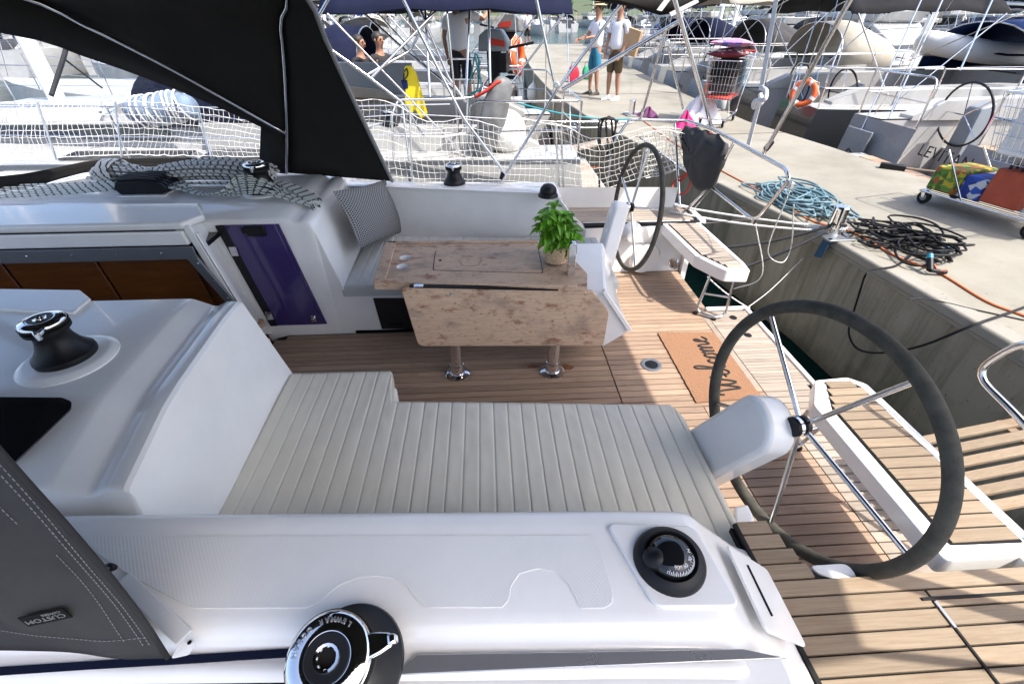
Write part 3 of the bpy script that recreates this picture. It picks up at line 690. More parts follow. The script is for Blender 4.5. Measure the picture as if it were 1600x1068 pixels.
# raised fiddle rails round the edge
E4 = [(-0.73, 2.588, 0.72), (-0.748, 3.212, 0.72), (0.381, 3.171, 0.72), (0.605, 2.454, 0.72)]
def rail(a, b, w, ins, name='fiddle_rail'):
    a, b = Vector(a), Vector(b); d = (b - a).normalized(); n_ = Vector((-d.y, d.x, 0)) * ins
    MB().bar(a + n_ + d * .006 + Vector((0, 0, .006)), b + n_ - d * .006 + Vector((0, 0, .006)), w, .014).build(name, 'table', tt, bevel=.004)
rail(E4[0], E4[1], .075, -.038); rail(E4[1], E4[2], .03, -.016)
MB().bar(Vector(E4[0]) + Vector((.01, .02, .006)), Vector(E4[3]) + Vector((-.06, .02, .006)), .045, .012).build('fiddle_rail', 'table', tt, bevel=.004)
lidp = rounded([(-0.377, 3.044, 0.72), (0.366, 3.023, 0.72), (0.357, 2.656, 0.72), (-0.37, 2.743, 0.72)], .02)
MB().prism(lidp, (0, 0, .0015)).build('lid_seam', 'caulk', tt)
lc = sum((Vector(p) for p in lidp), Vector()) / len(lidp)
tl = MB().prism([lc + (Vector(p) - lc) * .984 for p in lidp], (0, 0, .003)).build('table_lid', 'table', tt)
MB().lathe([(.011, 0), (.011, .004)], (-0.329, 2.882, 0.722), n=14).build('finger_hole', 'black', tl)
for q in ((0.36, 2.727, 0.722), (0.361, 2.977, 0.722)): MB().lathe([(.016, 0), (.016, .004), (.004, .005)], q, n=14, sq=.6).build('hinge', 'alu', tl)
# ring stain on the lid: a shallow darker ring of soaked wood
M['stain'] = mat('coffee_stain', (.36, .235, .145), .6, col2=(.46, .32, .21), vscale=30)
def ring(c, r0, r1, z, a0, a1, nm, mt, par):
    m = MB(); rows = [[], []]
    for k in range(25):
        a = R(a0 + (a1 - a0) * k / 24); wob = 1 + .06 * math.sin(5 * a)
        rows[0].append((c[0] + r0 * wob * math.cos(a), c[1] + r0 * wob * math.sin(a), z)); rows[1].append((c[0] + r1 * wob * math.cos(a), c[1] + r1 * wob * math.sin(a), z))
    m.grid(rows); return m.build(nm, mt, par)
ring((-0.122, 2.856, 0.724), .066, .082, .7238, 130, 395, 'ring_stain', 'stain', tl)
# hanging leaf
lf = MB(); lf.prism(rounded([(-0.544, 2.5, 0.727), (0.648, 2.47, 0.683), (0.771, 2.46, 0.528), (0.765, 2.46, 0.261), (-0.481, 2.46, 0.308)], [.03, .01, .03, .02, .04]), (0, .022, 0)); leafo = lf.build('table_leaf', 'table', yacht, bevel=.004)
MB().bar((-0.492, 2.52, 0.727), (0.609, 2.48, 0.692), .03, .012).build('hinge_strip', 'rubber', yacht)
for q in ((-0.435, 2.51, 0.735), (0.563, 2.475, 0.696)): MB().box(q, (.06, .03, .008)).build('leaf_hinge', 'steel', yacht, bevel=.002)
# legs
M['legwood'] = mat('woodgrain_leg', (.40, .28, .19), .35, col2=(.22, .13, .075), vscale=9, stretch=(1, 1, .35), coat=.4)
for lx, ly in ((-.245, 2.53), (.435, 2.515)):
    m = MB(); m.lathe([(.062, 0), (.062, .69)], (lx, ly, .01), n=24); m2 = MB(); m2.lathe([(.042, .06), (.042, .69)], (lx, ly, .0), n=24); lg = m2.build('table_leg', 'chrome', yacht, smooth=40)
    m = MB(); m.lathe([(.088, 0), (.088, .008), (.08, .012), (.052, .016), (.048, .09), (.043, .093)], (lx, ly, .003), n=32); m.build('leg_flange', 'chrome', lg, smooth=35)
    for a in range(6): MB().lathe([(.008, 0), (.008, .003)], (lx + .07 * math.cos(a * 1.047), ly + .07 * math.sin(a * 1.047), .0145), n=8).build('screw', 'steel', lg)
# white console at the table's after end
def hullpts(pts, name, mt, par, bevel=.02, seg=3):
    bm = bmesh.new()
    for p in pts: bm.verts.new(p)
    r = bmesh.ops.convex_hull(bm, input=bm.verts)
    bmesh.ops.delete(bm, geom=[g for g in r['geom_interior'] if isinstance(g, bmesh.types.BMVert)], context='VERTS')
    bmesh.ops.dissolve_limit(bm, angle_limit=R(2), verts=bm.verts, edges=bm.edges)
    me = bpy.data.meshes.new(name); bm.to_mesh(me); bm.free(); me.materials.append(M[mt]); me.shade_smooth(); me.set_sharp_from_angle(angle=R(50))
    o = bpy.data.objects.new(name, me); COL.objects.link(o)
    md = o.modifiers.new('b', 'BEVEL'); md.width = bevel; md.segments = seg; md.limit_method = 'ANGLE'; md.angle_limit = R(25)
    adopt(o, par); return o
cn = [(0.556, 2.52, 0.624), (0.626, 2.52, 0.631), (0.742, 2.51, 0.657), (0.841, 2.5, 0.52), (0.948, 2.5, 0.353), (0.787, 2.5, 0.225), (0.585, 2.5, 0.233)]
cf_ = [(.50, 3.12, .700), (.62, 3.12, .722), (.85, 3.12, .722), (.93, 3.12, .56), (.96, 3.12, .36), (.92, 3.12, .22), (.44, 3.12, .20)]
m = MB(); m.grid([[Vector(cn[k % 7]).lerp(Vector(cf_[k % 7]), t / 6) for k in range(8)] for t in range(7)]); m.poly(cn); m.poly(cf_)
con = m.build('table_console', 'gel', yacht, smooth=38, bevel=.012, weld=True)
MB().prism([(0.733, 2.485, 0.685), (0.943, 2.485, 0.384), (0.961, 2.485, 0.358), (0.921, 2.485, 0.359), (0.711, 2.485, 0.663)], (0, .02, 0)).build('console_flange', 'gel', con, bevel=.006)
m = MB(); m.tube(bend([(.44, 2.58, .72), (.44, 2.60, .90), (.47, 2.74, .93), (.50, 3.0, .93), (.51, 3.05, .73)], .05), .012, 10); 
hb = MB(); hb.prism(bend([(0.508, 2.62, 0.712), (0.506, 2.62, 0.908), (0.519, 2.62, 0.942), (0.551, 2.62, 0.941), (0.558, 2.62, 0.907), (0.558, 2.62, 0.71)], .008), (.0, .04, 0)); hb.build('grab_handle', 'chrome', con, bevel=.004)
m = MB(); m.lathe([(.05, 0), (.048, .008), (.03, .012)], (.43, 2.9, .738), n=20)
# under-table tray edge
MB().box((-.05, 2.79, .655), (1.0, .5, .05)).build('table_tray', 'gel', yacht, bevel=.01)

# ---- helm pedestals and wheels
def pedestal(base, topc, wdir, w, th):
    base, topc, wdir = Vector(base), Vector(topc), Vector(wdir).normalized()
    u = (topc - base); L = u.length; u.normalize(); wv = (wdir - u * wdir.dot(u)).normalized(); n_ = u.cross(wv)
    if n_.x < 0: n_ = -n_
    pts = [base - wv * w * .52 - u * .25, base + wv * w * .52 - u * .25]
    for k in range(15):
        a = math.pi * k / 14; pts.append(topc + wv * w * .47 * math.cos(a) + u * w * .40 * math.sin(a))
    m = MB(); m.prism([p - n_ * th / 2 for p in pts], n_ * th); o = m.build('helm_pedestal', 'gel', yacht, bevel=.024, seg=3); return o, n_, u, wv
def wheel(c, nrm, R_, hub, tube_r, phase, spokes=5):
    c, nrm, hub = Vector(c), Vector(nrm).normalized(), Vector(hub)
    x = Vector((0, 1, 0)); x = (x - nrm * x.dot(nrm)).normalized(); yv = nrm.cross(x)
    m = MB(); m.torus(c, nrm, R_, tube_r, 96, 12, xdir=x); w = m.build('steering_wheel', 'rim', yacht, smooth=180)
    for k in range(spokes):
        a = R(phase + 360 * k / spokes); e = c + (x * math.cos(a) + yv * math.sin(a)) * (R_ - .004)
        MB().tube([hub, hub.lerp(e, .5), e], .0105, 10).build('spoke', 'steel', w, smooth=60)
    hb = hub - nrm * .05
    MB().lathe([(.036, 0), (.040, .006), (.040, .03), (.034, .034), (.034, .04), (.040, .044), (.040, .062), (.03, .07), (.012, .075)], hb, nrm, n=28).build('hub', 'black', w, smooth=35)
    MB().lathe([(.0415, .012), (.0415, .026)], hb, nrm, n=28).build('hub_ring', 'chrome', w, smooth=35)
    return w
NW = (1.234, 1.200, .733); fn = Vector((1, .22, -.06))
pedestal((1.05, 1.42, .36), (1.118, 1.27, 0.71), (.0, 1, .30), .27, .13)
wheel(NW, fn, .509, (1.216, 1.2, 0.777), .026, 115)
FWc = (1.271, 3.76, .733)
pedestal((1.00, 3.56, .33), (1.109, 3.7, 0.743), (0, 1, -.30), .20, .13)
wheel(FWc, (1, .05, -.09), .509, (1.227, 3.74, 0.76), .0195, 88)
# engine-control box at the end of the seat
hullpts([(1.022, 1.118, 0.38), (1.084, 1.124, 0.38), (1.08, 1.048, 0.38), (1.033, 1.01, 0.38), (0.976, 1.013, 0.38), (1.165, 1.238, 0), (1.268, 1.232, 0), (1.0, .95, .1), (1.06, 1.02, .1)], 'control_box', 'gel', yacht, .012)
# compasses
def compass(c, r, nrm):
    c = Vector(c); n_ = Vector(nrm).normalized(); x = Vector((1, 0, 0)); x = (x - n_ * x.dot(n_)).normalized()
    m = MB(); m.lathe([(r, 0), (r, .006), (r * .97, .014), (r * .86, .028), (r * .74, .034), (r * .70, .030), (r * .66, .020)], c, n_, n=48, xdir=x); o = m.build('compass', 'black', yacht, smooth=40)
    MB().lathe([(r * .66, .018), (r * .62, .034), (r * .5, .048), (r * .3, .056), (.001, .059)], c, n_, n=40, cap=False).build('compass_dome', 'glassdark', o, smooth=180)
    return o, x, n_.cross(x)
cc, cx, cy = compass((.475, .645, .862), .098, (-.06, -.05, 1))
card = MB(); cz = .955; C0 = Vector((.478, .640, 0))
for k in range(72):
    a = R(k * 5); d = Vector((math.cos(a), math.sin(a), 0)); r0, r1 = .056, .0515 if k % 2 else .049
    p0, p1 = C0 + d * r1, C0 + d * r0; zf = lambda p: .866 + .059 * math.sqrt(max(0, 1 - ((p - C0).length / .0645) ** 2)) + .0015
    if -150 < (k * 5 + 180) % 360 - 180 < 130: card.bar(p0 + V(0, 0, zf(p0)), p1 + V(0, 0, zf(p1)), .0016, .001)
card.build('compass_scale', 'whitecloth', cc)
for lab, a in (('90', -100), ('60', -65), ('30', -30), ('N', 5), ('33', 40), ('30', 75), ('24', 112)):
    d = Vector((math.cos(R(a)), math.sin(R(a)), 0)); p = C0 + d * .041
    text_obj(lab, .014, 'compass_numeral', 'whitecloth', cc, (p.x, p.y, .9135), (d.y * -1, d.x, -.0), tuple(-d + V(0, 0, .4)), .0005)
hood = MB(); hood.ball(C0 + V(-.045, .0, .882), .040, 18, 10, (1.0, .9, .9)); hood.build('compass_hood', 'black', cc, smooth=180)
cc2, _, _ = compass((.52, 3.80, .85), .085, (0, 0, 1))
MB().ball((.52, 3.80, .89), .072, 20, 12, (1, 1, .9)).build('compass_cover', 'black', cc2, smooth=180)

# ---- winches
def winch(c, s, chrome=True, tailer=True, parent=yacht, rz=0.0):
    c = Vector(c)
    m = MB(); m.lathe([(.098 * s, 0), (.10 * s, .012 * s), (.098 * s, .022 * s), (.088 * s, .030 * s), (.070 * s, .055 * s), (.058 * s, .085 * s), (.055 * s, .105 * s), (.060 * s, .118 * s), (.072 * s, .124 * s), (.072 * s, .130 * s)], c, n=48); w = m.build('winch', 'black', parent, smooth=35)
    m = MB(); m.lathe([(.060 * s, .126 * s), (.073 * s, .131 * s), (.073 * s, .139 * s), (.06 * s, .141 * s), (.06 * s, .145 * s), (.073 * s, .147 * s), (.074 * s, .153 * s)], c, n=48); m.build('self_tailer', 'rubber', w, smooth=30)
    m = MB(); m.lathe([(.071 * s, .153 * s), (.071 * s, .160 * s), (.064 * s, .168 * s), (.040 * s, .171 * s), (.038 * s, .1705 * s)], c, n=48, cap=False); t = m.build('winch_top', 'chrome', w, smooth=60)
    m = MB(); m.lathe([(.038 * s, .1705 * s), (.036 * s, .173 * s), (.022 * s, .172 * s), (.021 * s, .165 * s)], c, n=40, cap=False); m.build('winch_cap', 'black', w, smooth=40)
    m = MB(); m.lathe([(.0225 * s, .172 * s), (.021 * s, .175 * s), (.0165 * s, .174 * s), (.015 * s, .15 * s), (.001, .15 * s)], c, n=16, cap=False); so = m.build('handle_socket', 'chrome', w, smooth=30)
    for k in range(8):
        a = k * math.pi / 4; MB().ball(c + V(.0165 * s * math.cos(a), .0165 * s * math.sin(a), .163 * s), .0042 * s, 8, 6, (1, 1, 2.2)).build('socket_tooth', 'steel', so, smooth=180)
    a = R(rz); d = Vector((math.cos(a), math.sin(a), 0)); n_ = Vector((-d.y, d.x, 0))
    m = MB(); P = [d * .050 * s - n_ * .022 * s, d * .050 * s + n_ * .022 * s, d * .085 * s + n_ * .016 * s, d * .104 * s + n_ * .010 * s, d * .104 * s - n_ * .010 * s, d * .085 * s - n_ * .016 * s]
    m.prism([c + p + V(0, 0, .150 * s) for p in P], (0, 0, .014 * s)); m.build('feeder_arm', 'chrome', w, bevel=.004 * s, seg=3)
    MB().prism([c + p + V(0, 0, .138 * s) for p in (d * .098 * s - n_ * .009 * s, d * .098 * s + n_ * .009 * s, d * .112 * s + n_ * .007 * s, d * .112 * s - n_ * .007 * s)], (0, 0, .03 * s)).build('feeder_tip', 'chrome', w, bevel=.004 * s, seg=3)
    return w, t
w1, w1t = winch((-.352, .452, .848), 1.22, rz=12)
TW = Matrix.Translation((-.352, .452, .848)) @ Matrix.Rotation(R(17), 4, 'X') @ Matrix.Translation((.352, -.452, -.848))
w1.matrix_basis = TW
for i, ch in enumerate('LEWMAR OCEAN'):
    if ch == ' ': continue
    a = R(58 + i * 10.5); d = Vector((math.cos(a), math.sin(a), 0)); o_ = Vector((-.352, .452, .848)) + d * .0685 + Vector((0, 0, .2072)); r3 = TW.to_3x3()
    text_obj(ch, .0135, 'engraved_letter', 'trackalu', w1, TW @ o_, r3 @ Vector((-d.y, d.x, 0)), r3 @ (-d + Vector((0, 0, .25))), .0008, .0004)
w2, _ = winch((-1.70, 1.545, .985), 1.05, rz=-60)
w3, _ = winch((-1.74, 3.69, .972), 1.25, rz=-80)
w4, _ = winch((-.28, 4.20, .85), 1.0, rz=-90)

# red-brown spill stains in the floor by the table legs
M['spill'] = mat('spill_stain', (.15, .05, .02), .6, col2=(.22, .10, .05), vscale=30)
for (cx_, cy_, rx_, ry_, sd_) in ((.30, 2.585, .05, .018, 1), (.545, 2.56, .045, .035, 2)):
    m = MB(); m.poly([(cx_ + rx_ * math.cos(a) * (1 + .25 * math.sin(3 * a + sd_)), cy_ + ry_ * math.sin(a) * (1 + .2 * math.sin(5 * a)), .0032) for a in [2 * math.pi * k / 28 for k in range(28)]]); m.build('spill_mark', 'spill', floor)

# ================================================================ things lying in and on our yacht
def cushion(name, xlo, xhi, ylo, yhi, ztop, zbot, mt, pitch, label, skew=0.0, r=.035):
    NX, NY = int((xhi - xlo) / .0036), 30; rows = []
    def h(x, y, y0, y1):
        d = max(0.0, min(x - xlo, xhi - x, y - y0, y1 - y))
        e = 0 if d >= r else r * (1 - math.sqrt(max(0, 1 - (1 - d / r) ** 2)))
        ph = ((x + skew * (y - ylo((xlo + xhi) / 2))) / pitch) % 1.0; g = abs(ph - .5) * 2
        groove = .0055 * math.exp(-((1 - g) * pitch / 2 / .0026) ** 2) ; puff = .0018 * math.sqrt(max(0, 1 - g * g * .9))
        k = min(1, d / r)
        wr = .0016 * math.sin(x * 41 + y * 17) * math.sin(y * 23 - x * 9) + .003 * math.sin(x * 5.1 + 1) * math.sin(y * 7.7) + .0012 * math.sin(x * 88 + 4 * math.sin(y * 12)) * math.sin(y * 31 + x * 3)
        return ztop - e * .95 - groove * (.3 + .7 * k) + puff * k + wr * k
    for i in range(NX + 1):
        x = xlo + (xhi - xlo) * i / NX; y0, y1 = ylo(x), yhi(x); row = [(x, y0, zbot)]
        for j in range(NY + 1):
            t = j / NY; t = t if .15 < t < .85 else t
            u = .5 - .5 * math.cos(math.pi * t); u = .55 * u + .45 * t
            y = y0 + (y1 - y0) * u; row.append((x, y, h(x, y, y0, y1)))
        row.append((x, y1, zbot)); rows.append(row)
    m = MB(); m.grid([[(xlo, p[1], zbot) for p in rows[0]]] + rows + [[(xhi, p[1], zbot) for p in rows[-1]]])
    return m.build(name, mt, None, smooth=180, label=label, cat='cushion')
def sstep(a, b, x):
    t = min(1, max(0, (x - a) / (b - a))); return t * t * (3 - 2 * t)
cushion('seat_cushion', -1.165, .985, lambda x: .885 - .02 * x + .14 * sstep(.90, .985, x) * 0, lambda x: 2.10 - .27 * sstep(-.585, -.535, x) - .02 * (x + 1.1) * (x < -.55) - .075 * (x + .5) * (x > -.55) - .10 * sstep(.93, .985, x), .425, .335, 'vinyl', .0725, 'long cream quilted vinyl seat cushion nearest the camera, with a step in its edge')
cushion('seat_cushion', -1.115, 1.015, lambda x: 3.10, lambda x: 4.10 - .075 * (x + 1.1), .42, .335, 'vinyl2', .078, 'grey quilted vinyl seat cushion behind the table, below the patterned pillow')

# patterned pillow
def mat_weave(name):
    m, n, l, b = newmat(name)
    tc = n.new('ShaderNodeTexCoord')
    ck = []
    for s, off in ((1, 0), (1, 1)):
        mp = n.new('ShaderNodeMapping'); mp.inputs['Rotation'].default_value = (0, 0, R(45 if off else -45)); l.new(tc.outputs['UV'], mp.inputs['Vector'])
        w = n.new('ShaderNodeTexWave'); w.inputs['Scale'].default_value = 10.5; w.wave_profile = 'SIN'; l.new(mp.outputs[0], w.inputs['Vector']); ck.append(w)
    mp = n.new('ShaderNodeMapping'); mp.inputs['Scale'].default_value = (1, 1, 1); l.new(tc.outputs['UV'], mp.inputs['Vector'])
    w3 = n.new('ShaderNodeTexWave'); w3.inputs['Scale'].default_value = 15; l.new(mp.outputs[0], w3.inputs['Vector'])
    mx = n.new('ShaderNodeMath'); mx.operation = 'MAXIMUM'; l.new(ck[0].outputs['Fac'], mx.inputs[0]); l.new(ck[1].outputs['Fac'], mx.inputs[1])
    mu = n.new('ShaderNodeMath'); mu.operation = 'MULTIPLY_ADD'; mu.inputs[1].default_value = .8; l.new(mx.outputs[0], mu.inputs[0])
    m3 = n.new('ShaderNodeMath'); m3.operation = 'MULTIPLY'; m3.inputs[1].default_value = .15; l.new(w3.outputs['Fac'], m3.inputs[0]); l.new(m3.outputs[0], mu.inputs[2])
    r = n.new('ShaderNodeValToRGB'); e = r.color_ramp.elements; e[0].position = .60; e[0].color = (.022, .025, .03, 1); e[1].position = .86; e[1].color = (.36, .36, .355, 1)
    l.new(mu.outputs[0], r.inputs['Fac']); l.new(r.outputs[0], b.inputs['Base Color']); b.inputs['Roughness'].default_value = .9
    return m
M['weave'] = mat_weave('geometric_fabric')
def pillow(A, B, C, D, th, name, mt, label, nrm=None):
    A, B, C, D = map(Vector, (A, B, C, D)); N = 28; n_ = (B - A).cross(D - A).normalized(); uv = []; m = MB()
    for sgn in (1, -1):
        rows = []
        for i in range(N + 1):
            row = []
            for j in range(N + 1):
                u, v = i / N, j / N; pin = 1 - .06 * math.sin(math.pi * u) ; pin2 = 1 - .06 * math.sin(math.pi * v)
                uu = .5 + (u - .5) * pin2; vv = .5 + (v - .5) * pin
                p = (A * (1 - uu) + B * uu) * (1 - vv) + (D * (1 - uu) + C * uu) * vv
                bul = (math.sin(math.pi * u) * math.sin(math.pi * v)) ** .55 * th * (1 + .12 * math.sin(7 * u + 3 * v))
                row.append(p + n_ * bul * sgn * .5); uv.append((u, v))
            rows.append(row)
        m.grid(rows)
    me_o = m.build(name, mt, None, smooth=180, label=label, cat='pillow'); me = me_o.data
    ul = me.uv_layers.new(name='UVMap')
    for lp in me.loops: ul.data[lp.index].uv = uv[lp.vertex_index]
    return me_o
pillow((-1, 3.388, 0.601), (-0.8, 4.418, 0.32), (-0.9, 4.229, 0.888), (-1.13, 3.446, 1.031), .15, 'pillow', 'weave', 'square grey geometric patterned pillow leaning in the seat corner')

# welcome mat with hand-written lettering
MA, MB_, MC_, MD = (1.349, 2.939, 0.012), (1.764, 2.898, 0.012), (1.763, 2.111, 0.012), (1.333, 2.118, 0.012)
def doormat():
    m = MB(); N = 60; rnd = random.Random(3)
    A, B, C, D = (Vector((1.345, 2.945, .0)), Vector((1.80, 2.925, .0)), Vector((1.80, 2.155, .0)), Vector((1.345, 2.135, .0)))
    rows = []
    for i in range(N + 1):
        row = []
        for j in range(N + 1):
            u, v = i / N, j / N; p = (A * (1 - u) + B * u) * (1 - v) + (D * (1 - u) + C * u) * v
            if i in (0, N) or j in (0, N): p += Vector((rnd.uniform(-.003, .003), rnd.uniform(-.003, .003), 0))
            row.append(p + Vector((0, 0, .014 + rnd.uniform(-.0012, .0012))))
        rows.append(row)
    m.grid(rows)
    m.prism([A + V(0, 0, .004), B + V(0, 0, .004), C + V(0, 0, .004), D + V(0, 0, .004)], (0, 0, .0085))
    o = m.build('door_mat', 'coir', None, label='orange coir door mat lettered Welcome lying on the teak floor', cat='door mat'); return o
dm = doormat()
WEL = [[(-.06, .86), (-.02, 1.02), (.1, 1.05), (.2, .8), (.26, .3), (.32, .02), (.42, .25), (.52, .72), (.57, .3), (.68, .02), (.82, .4), (.93, .85), (1.02, 1.0)],
       [(1.0, .28), (1.2, .32), (1.38, .45), (1.36, .62), (1.22, .6), (1.15, .3), (1.27, .03), (1.45, .14), (1.62, .6), (1.76, 1.15), (1.72, 1.38), (1.6, 1.3), (1.57, .7), (1.64, .08), (1.8, .1), (1.95, .4)],
       [(2.16, .5), (2.08, .62), (1.95, .5), (1.92, .2), (2.03, .02), (2.2, .15), (2.33, .5)], [(2.46, .62), (2.34, .5), (2.32, .15), (2.45, .02), (2.58, .25), (2.52, .58), (2.44, .6)],
       [(2.6, .5), (2.72, .6), (2.76, .3), (2.76, .03), (2.8, .4), (2.92, .62), (3.0, .45), (3.0, .03), (3.05, .4), (3.17, .62), (3.26, .45), (3.28, .08), (3.4, .1), (3.55, .35), (3.68, .5), (3.64, .64), (3.52, .55), (3.5, .2), (3.64, .02), (3.85, .2)]]
m = MB()
for st in WEL: m.tube([(1.70 - y * .165, 2.20 + x * .172, .0155) for x, y, _ in spline([(a, b, 0) for a, b in st], 6)], .0078, 6)
m.build('lettering', 'ink', dm, smooth=180)

# basil in a woven basket
def basil():
    c = Vector((0.457, 2.81, 0.735)); root = thing('potted_plant', 'bushy green basil plant in a woven straw basket on the table', 'potted plant', c)
    m = MB(); rows = []; H, n = .125, 72
    for i in range(41):
        t = i / 40; r0 = .070 + .016 * t - .006 * t * t; row = []
        for k in range(n + 1):
            a = 2 * math.pi * k / n; wv = .0032 * math.cos(math.pi * 12 * t * 1.0) * math.cos(18 * a) + .001 * math.sin(math.pi * 24 * t)
            rr = (r0 + wv) if i else .062
            row.append(c + Vector((rr * math.cos(a), rr * math.sin(a), H * t)))
        rows.append(row)
    rows.append([c + (p - c) * .88 + V(0, 0, -.01 + H * .12) for p in rows[-1]]); rows.append([c + V(0, 0, H - .03)] * (n + 1))
    m.grid(rows); m.build('basket', 'basket', root, smooth=180)
    rnd = random.Random(11); meshes = []
    for v in range(4):
        lm = MB(); L, Wd = .078, .046; rows = []
        for i in range(9):
            t = i / 8; w = Wd * .5 * math.sin(math.pi * t ** .8) ** .8 if 0 < t < 1 else .0006; dz = -(.018 + .01 * v) * t * t + .004 * math.sin(t * 9 + v)
            rows.append([(L * t, w * s, dz + .014 * (s * s) * math.sin(math.pi * t) + .0015 * math.sin(t * 20) * abs(s)) for s in (-1, -.6, -.2, 0, .2, .6, 1)])
        for r_ in rows: r_[3] = (r_[3][0], r_[3][1], r_[3][2] - .003)
        lm.grid(rows); o = lm.build('leaf', 'leaf', None, smooth=180); meshes.append(o.data); bpy.data.objects.remove(o)
    st = MB(); n_l = 0
    for s in range(19):
        a = s * 2.4; rr = .012 + .055 * (s % 5) / 4; b0 = c + V(.03 * math.cos(a), .03 * math.sin(a), .09); lean = .35 + .65 * rnd.random()
        hgt = rnd.uniform(.13, .26) * (1.15 if s % 3 == 0 else .9)
        e = b0 + V(rr * 1.7 * math.cos(a) * lean, rr * 1.7 * math.sin(a) * lean, hgt); mid = b0.lerp(e, .5) + V(0, 0, .015)
        path = spline([b0, mid, e], 6); st.tube(path, .0026, 5)
        for lev in (.30, .5, .68, .84, 1.0):
            p = path[int(lev * (len(path) - 1))]
            for q in range(2 if lev < 1 else 4):
                az = a + lev * 9 + q * (math.pi if lev < 1 else math.pi / 2) + rnd.uniform(-.4, .4)
                o = bpy.data.objects.new('leaf', rnd.choice(meshes)); COL.objects.link(o); o.parent = root
                sc = rnd.uniform(.7, 1.35) * (1.1 if lev < .8 else .8); el = rnd.uniform(-.75, .2) if lev < 1 else rnd.uniform(-.15, .5)
                o.matrix_parent_inverse = Matrix.Translation(-c)
                o.matrix_basis = Matrix.Translation(p) @ Matrix.Rotation(az, 4, 'Z') @ Matrix.Rotation(-el, 4, 'Y') @ Matrix.Rotation(rnd.uniform(-.5, .5), 4, 'X') @ Matrix.Diagonal((sc, sc, sc, 1))
                n_l += 1
    st.build('stems', 'stem', root, smooth=180)
basil()

# ---------------------------------------------------------------- sprayhood
C0 = spline([(-0.84, 4.228, 0.87), (-0.901, 3.92, 1.333), (-0.991, 3.85, 1.676), (-1.034, 3.7, 1.962), (-1.042, 3.5, 2.181), (-1.22, 3.1, 2.50), (-1.32, 2.4, 2.66), (-1.15, 1.4, 2.60), (-.92, .78, 2.28), (-0.831, 0.575, 1.652), (-0.808, 0.545, 1.519), (-0.785, 0.52, 1.284), (-0.796, 0.51, 1.033), (-0.785, 0.479, 0.87)], 10)
C1 = spline([(-1.723, 4.181, 0.97), (-1.624, 4.15, 1.261), (-1.461, 4, 1.713), (-1.332, 3.8, 2.03), (-1.208, 3.5, 2.253), (-1.75, 2.4, 2.72), (-1.55, 1.0, 2.45), (-1.40, .60, 1.9), (-1.36, .55, 1.4), (-1.38, .545, .835)], 10)
C2 = spline([(-1.618, 4.14, 1.307), (-1.981, 4.05, 1.583), (-2.295, 3.95, 1.822), (-2.6, 3.8, 2.049), (-2.79, 3.6, 2.199), (-3.2, 2.4, 2.5), (-2.7, .95, 2.1), (-2.1, .70, 1.7), (-1.45, .56, 1.15)], 10)
C3 = spline([(-1.717, 4.16, 0.965), (-2.508, 4.481, 0.968), (-3.21, 4.428, 0.97), (-3.499, 4.282, 0.97), (-3.775, 3.773, 0.97), (-4.9, 3.8, .98), (-5.2, 2.4, 1.0), (-4.6, .95, .95), (-2.8, .62, .87), (-1.40, .545, .84)], 10)
N = 64
c0, c1, c2, c3 = (resample(c, N) for c in (C0, C1, C2, C3))
hood = thing('sprayhood_group', None, None)
bpy.data.objects.remove(hood)
def strip(a, b, i0, i1, n=8, bulge=0.0, off=0.0):
    rows = []
    for k in range(n + 1):
        t = k / n; rows.append([a[i].lerp(b[i], t) + Vector((0, 0, bulge * math.sin(math.pi * t) + off)) for i in range(i0, i1 + 1)])
    return rows
iS = 44
m = MB(); m.grid(strip(c0, c1, 0, iS)); spray = m.build('sprayhood', 'canvas_in', yacht, smooth=180, solid=.004)
def wr_(t, s):
    return (.020 * math.sin(t * 5 + s * 11) * math.sin(math.pi * t) * s + .008 * math.sin(t * 14 - s * 16) + .012 * s * s * math.sin(t * 9 + s * 22)) * (1 - .8 * max(0, s) ** 8) * min(1, .25 + 4 * t)
def wrinkled(a, b, i0, i1):
    rows = []
    for k in range(25):
        t = k / 24; row = []
        for i in range((i1 - i0) * 3 + 1):
            f = i0 + i / 3; j = min(int(f), i1 - 1); u = f - j; p = a[j].lerp(a[j + 1], u).lerp(b[j].lerp(b[j + 1], u), t)
            s = (f - i0) / (i1 - i0)
            row.append(p + Vector((0, 1, .1)) * wr_(t, s))
        rows.append(row)
    return rows
m = MB(); m.grid(wrinkled(c0, c1, iS, N - 1)); sp2 = m.build('sprayhood_side', 'canvas_out', yacht, smooth=180, solid=.004)
m = MB(); m.grid(strip(c1, c2, 0, N - 1, 8)); m.build('sprayhood_roof', 'canvas_in', spray, smooth=180, solid=.004)
ca = [c2[i].lerp(c3[i], .17) for i in range(N)]; cb = [c2[i].lerp(c3[i], .90) for i in range(N)]
i0 = 2
m = MB(); m.grid(strip(c2, ca, 0, N - 1, 1)); m.grid(strip(cb, c3, 0, N - 1, 1)); m.grid([[ca[i].lerp(cb[i], k / 4) for i in range(0, i0 + 1)] for k in range(5)])
for j in (24, 40): m.grid([[ca[i].lerp(cb[i], k / 4) for i in (j, j + 1)] for k in range(5)])
m.build('window_border', 'canvas_in', spray, smooth=180, solid=.004)
for a, b in ((i0, 24), (25, 40), (41, N - 3)):
    m = MB(); m.grid([[ca[i].lerp(cb[i], k / 6) for i in range(a, b + 1)] for k in range(7)]); m.build('clear_window', 'clear', spray, smooth=180)
m = MB(); m.tube(c0[:iS], .016, 8); m.build('bow_edge', 'piping', spray, smooth=180)
m = MB(); m.tube(c0[iS - 1:], .006, 8); m.build('edge_binding', 'canvas', sp2, smooth=180)
m = MB(); m.tube([p + V(0, -.022, 0) for p in c1[:30]], .0125, 10); m.build('bow_tube', 'steel', spray, smooth=180)
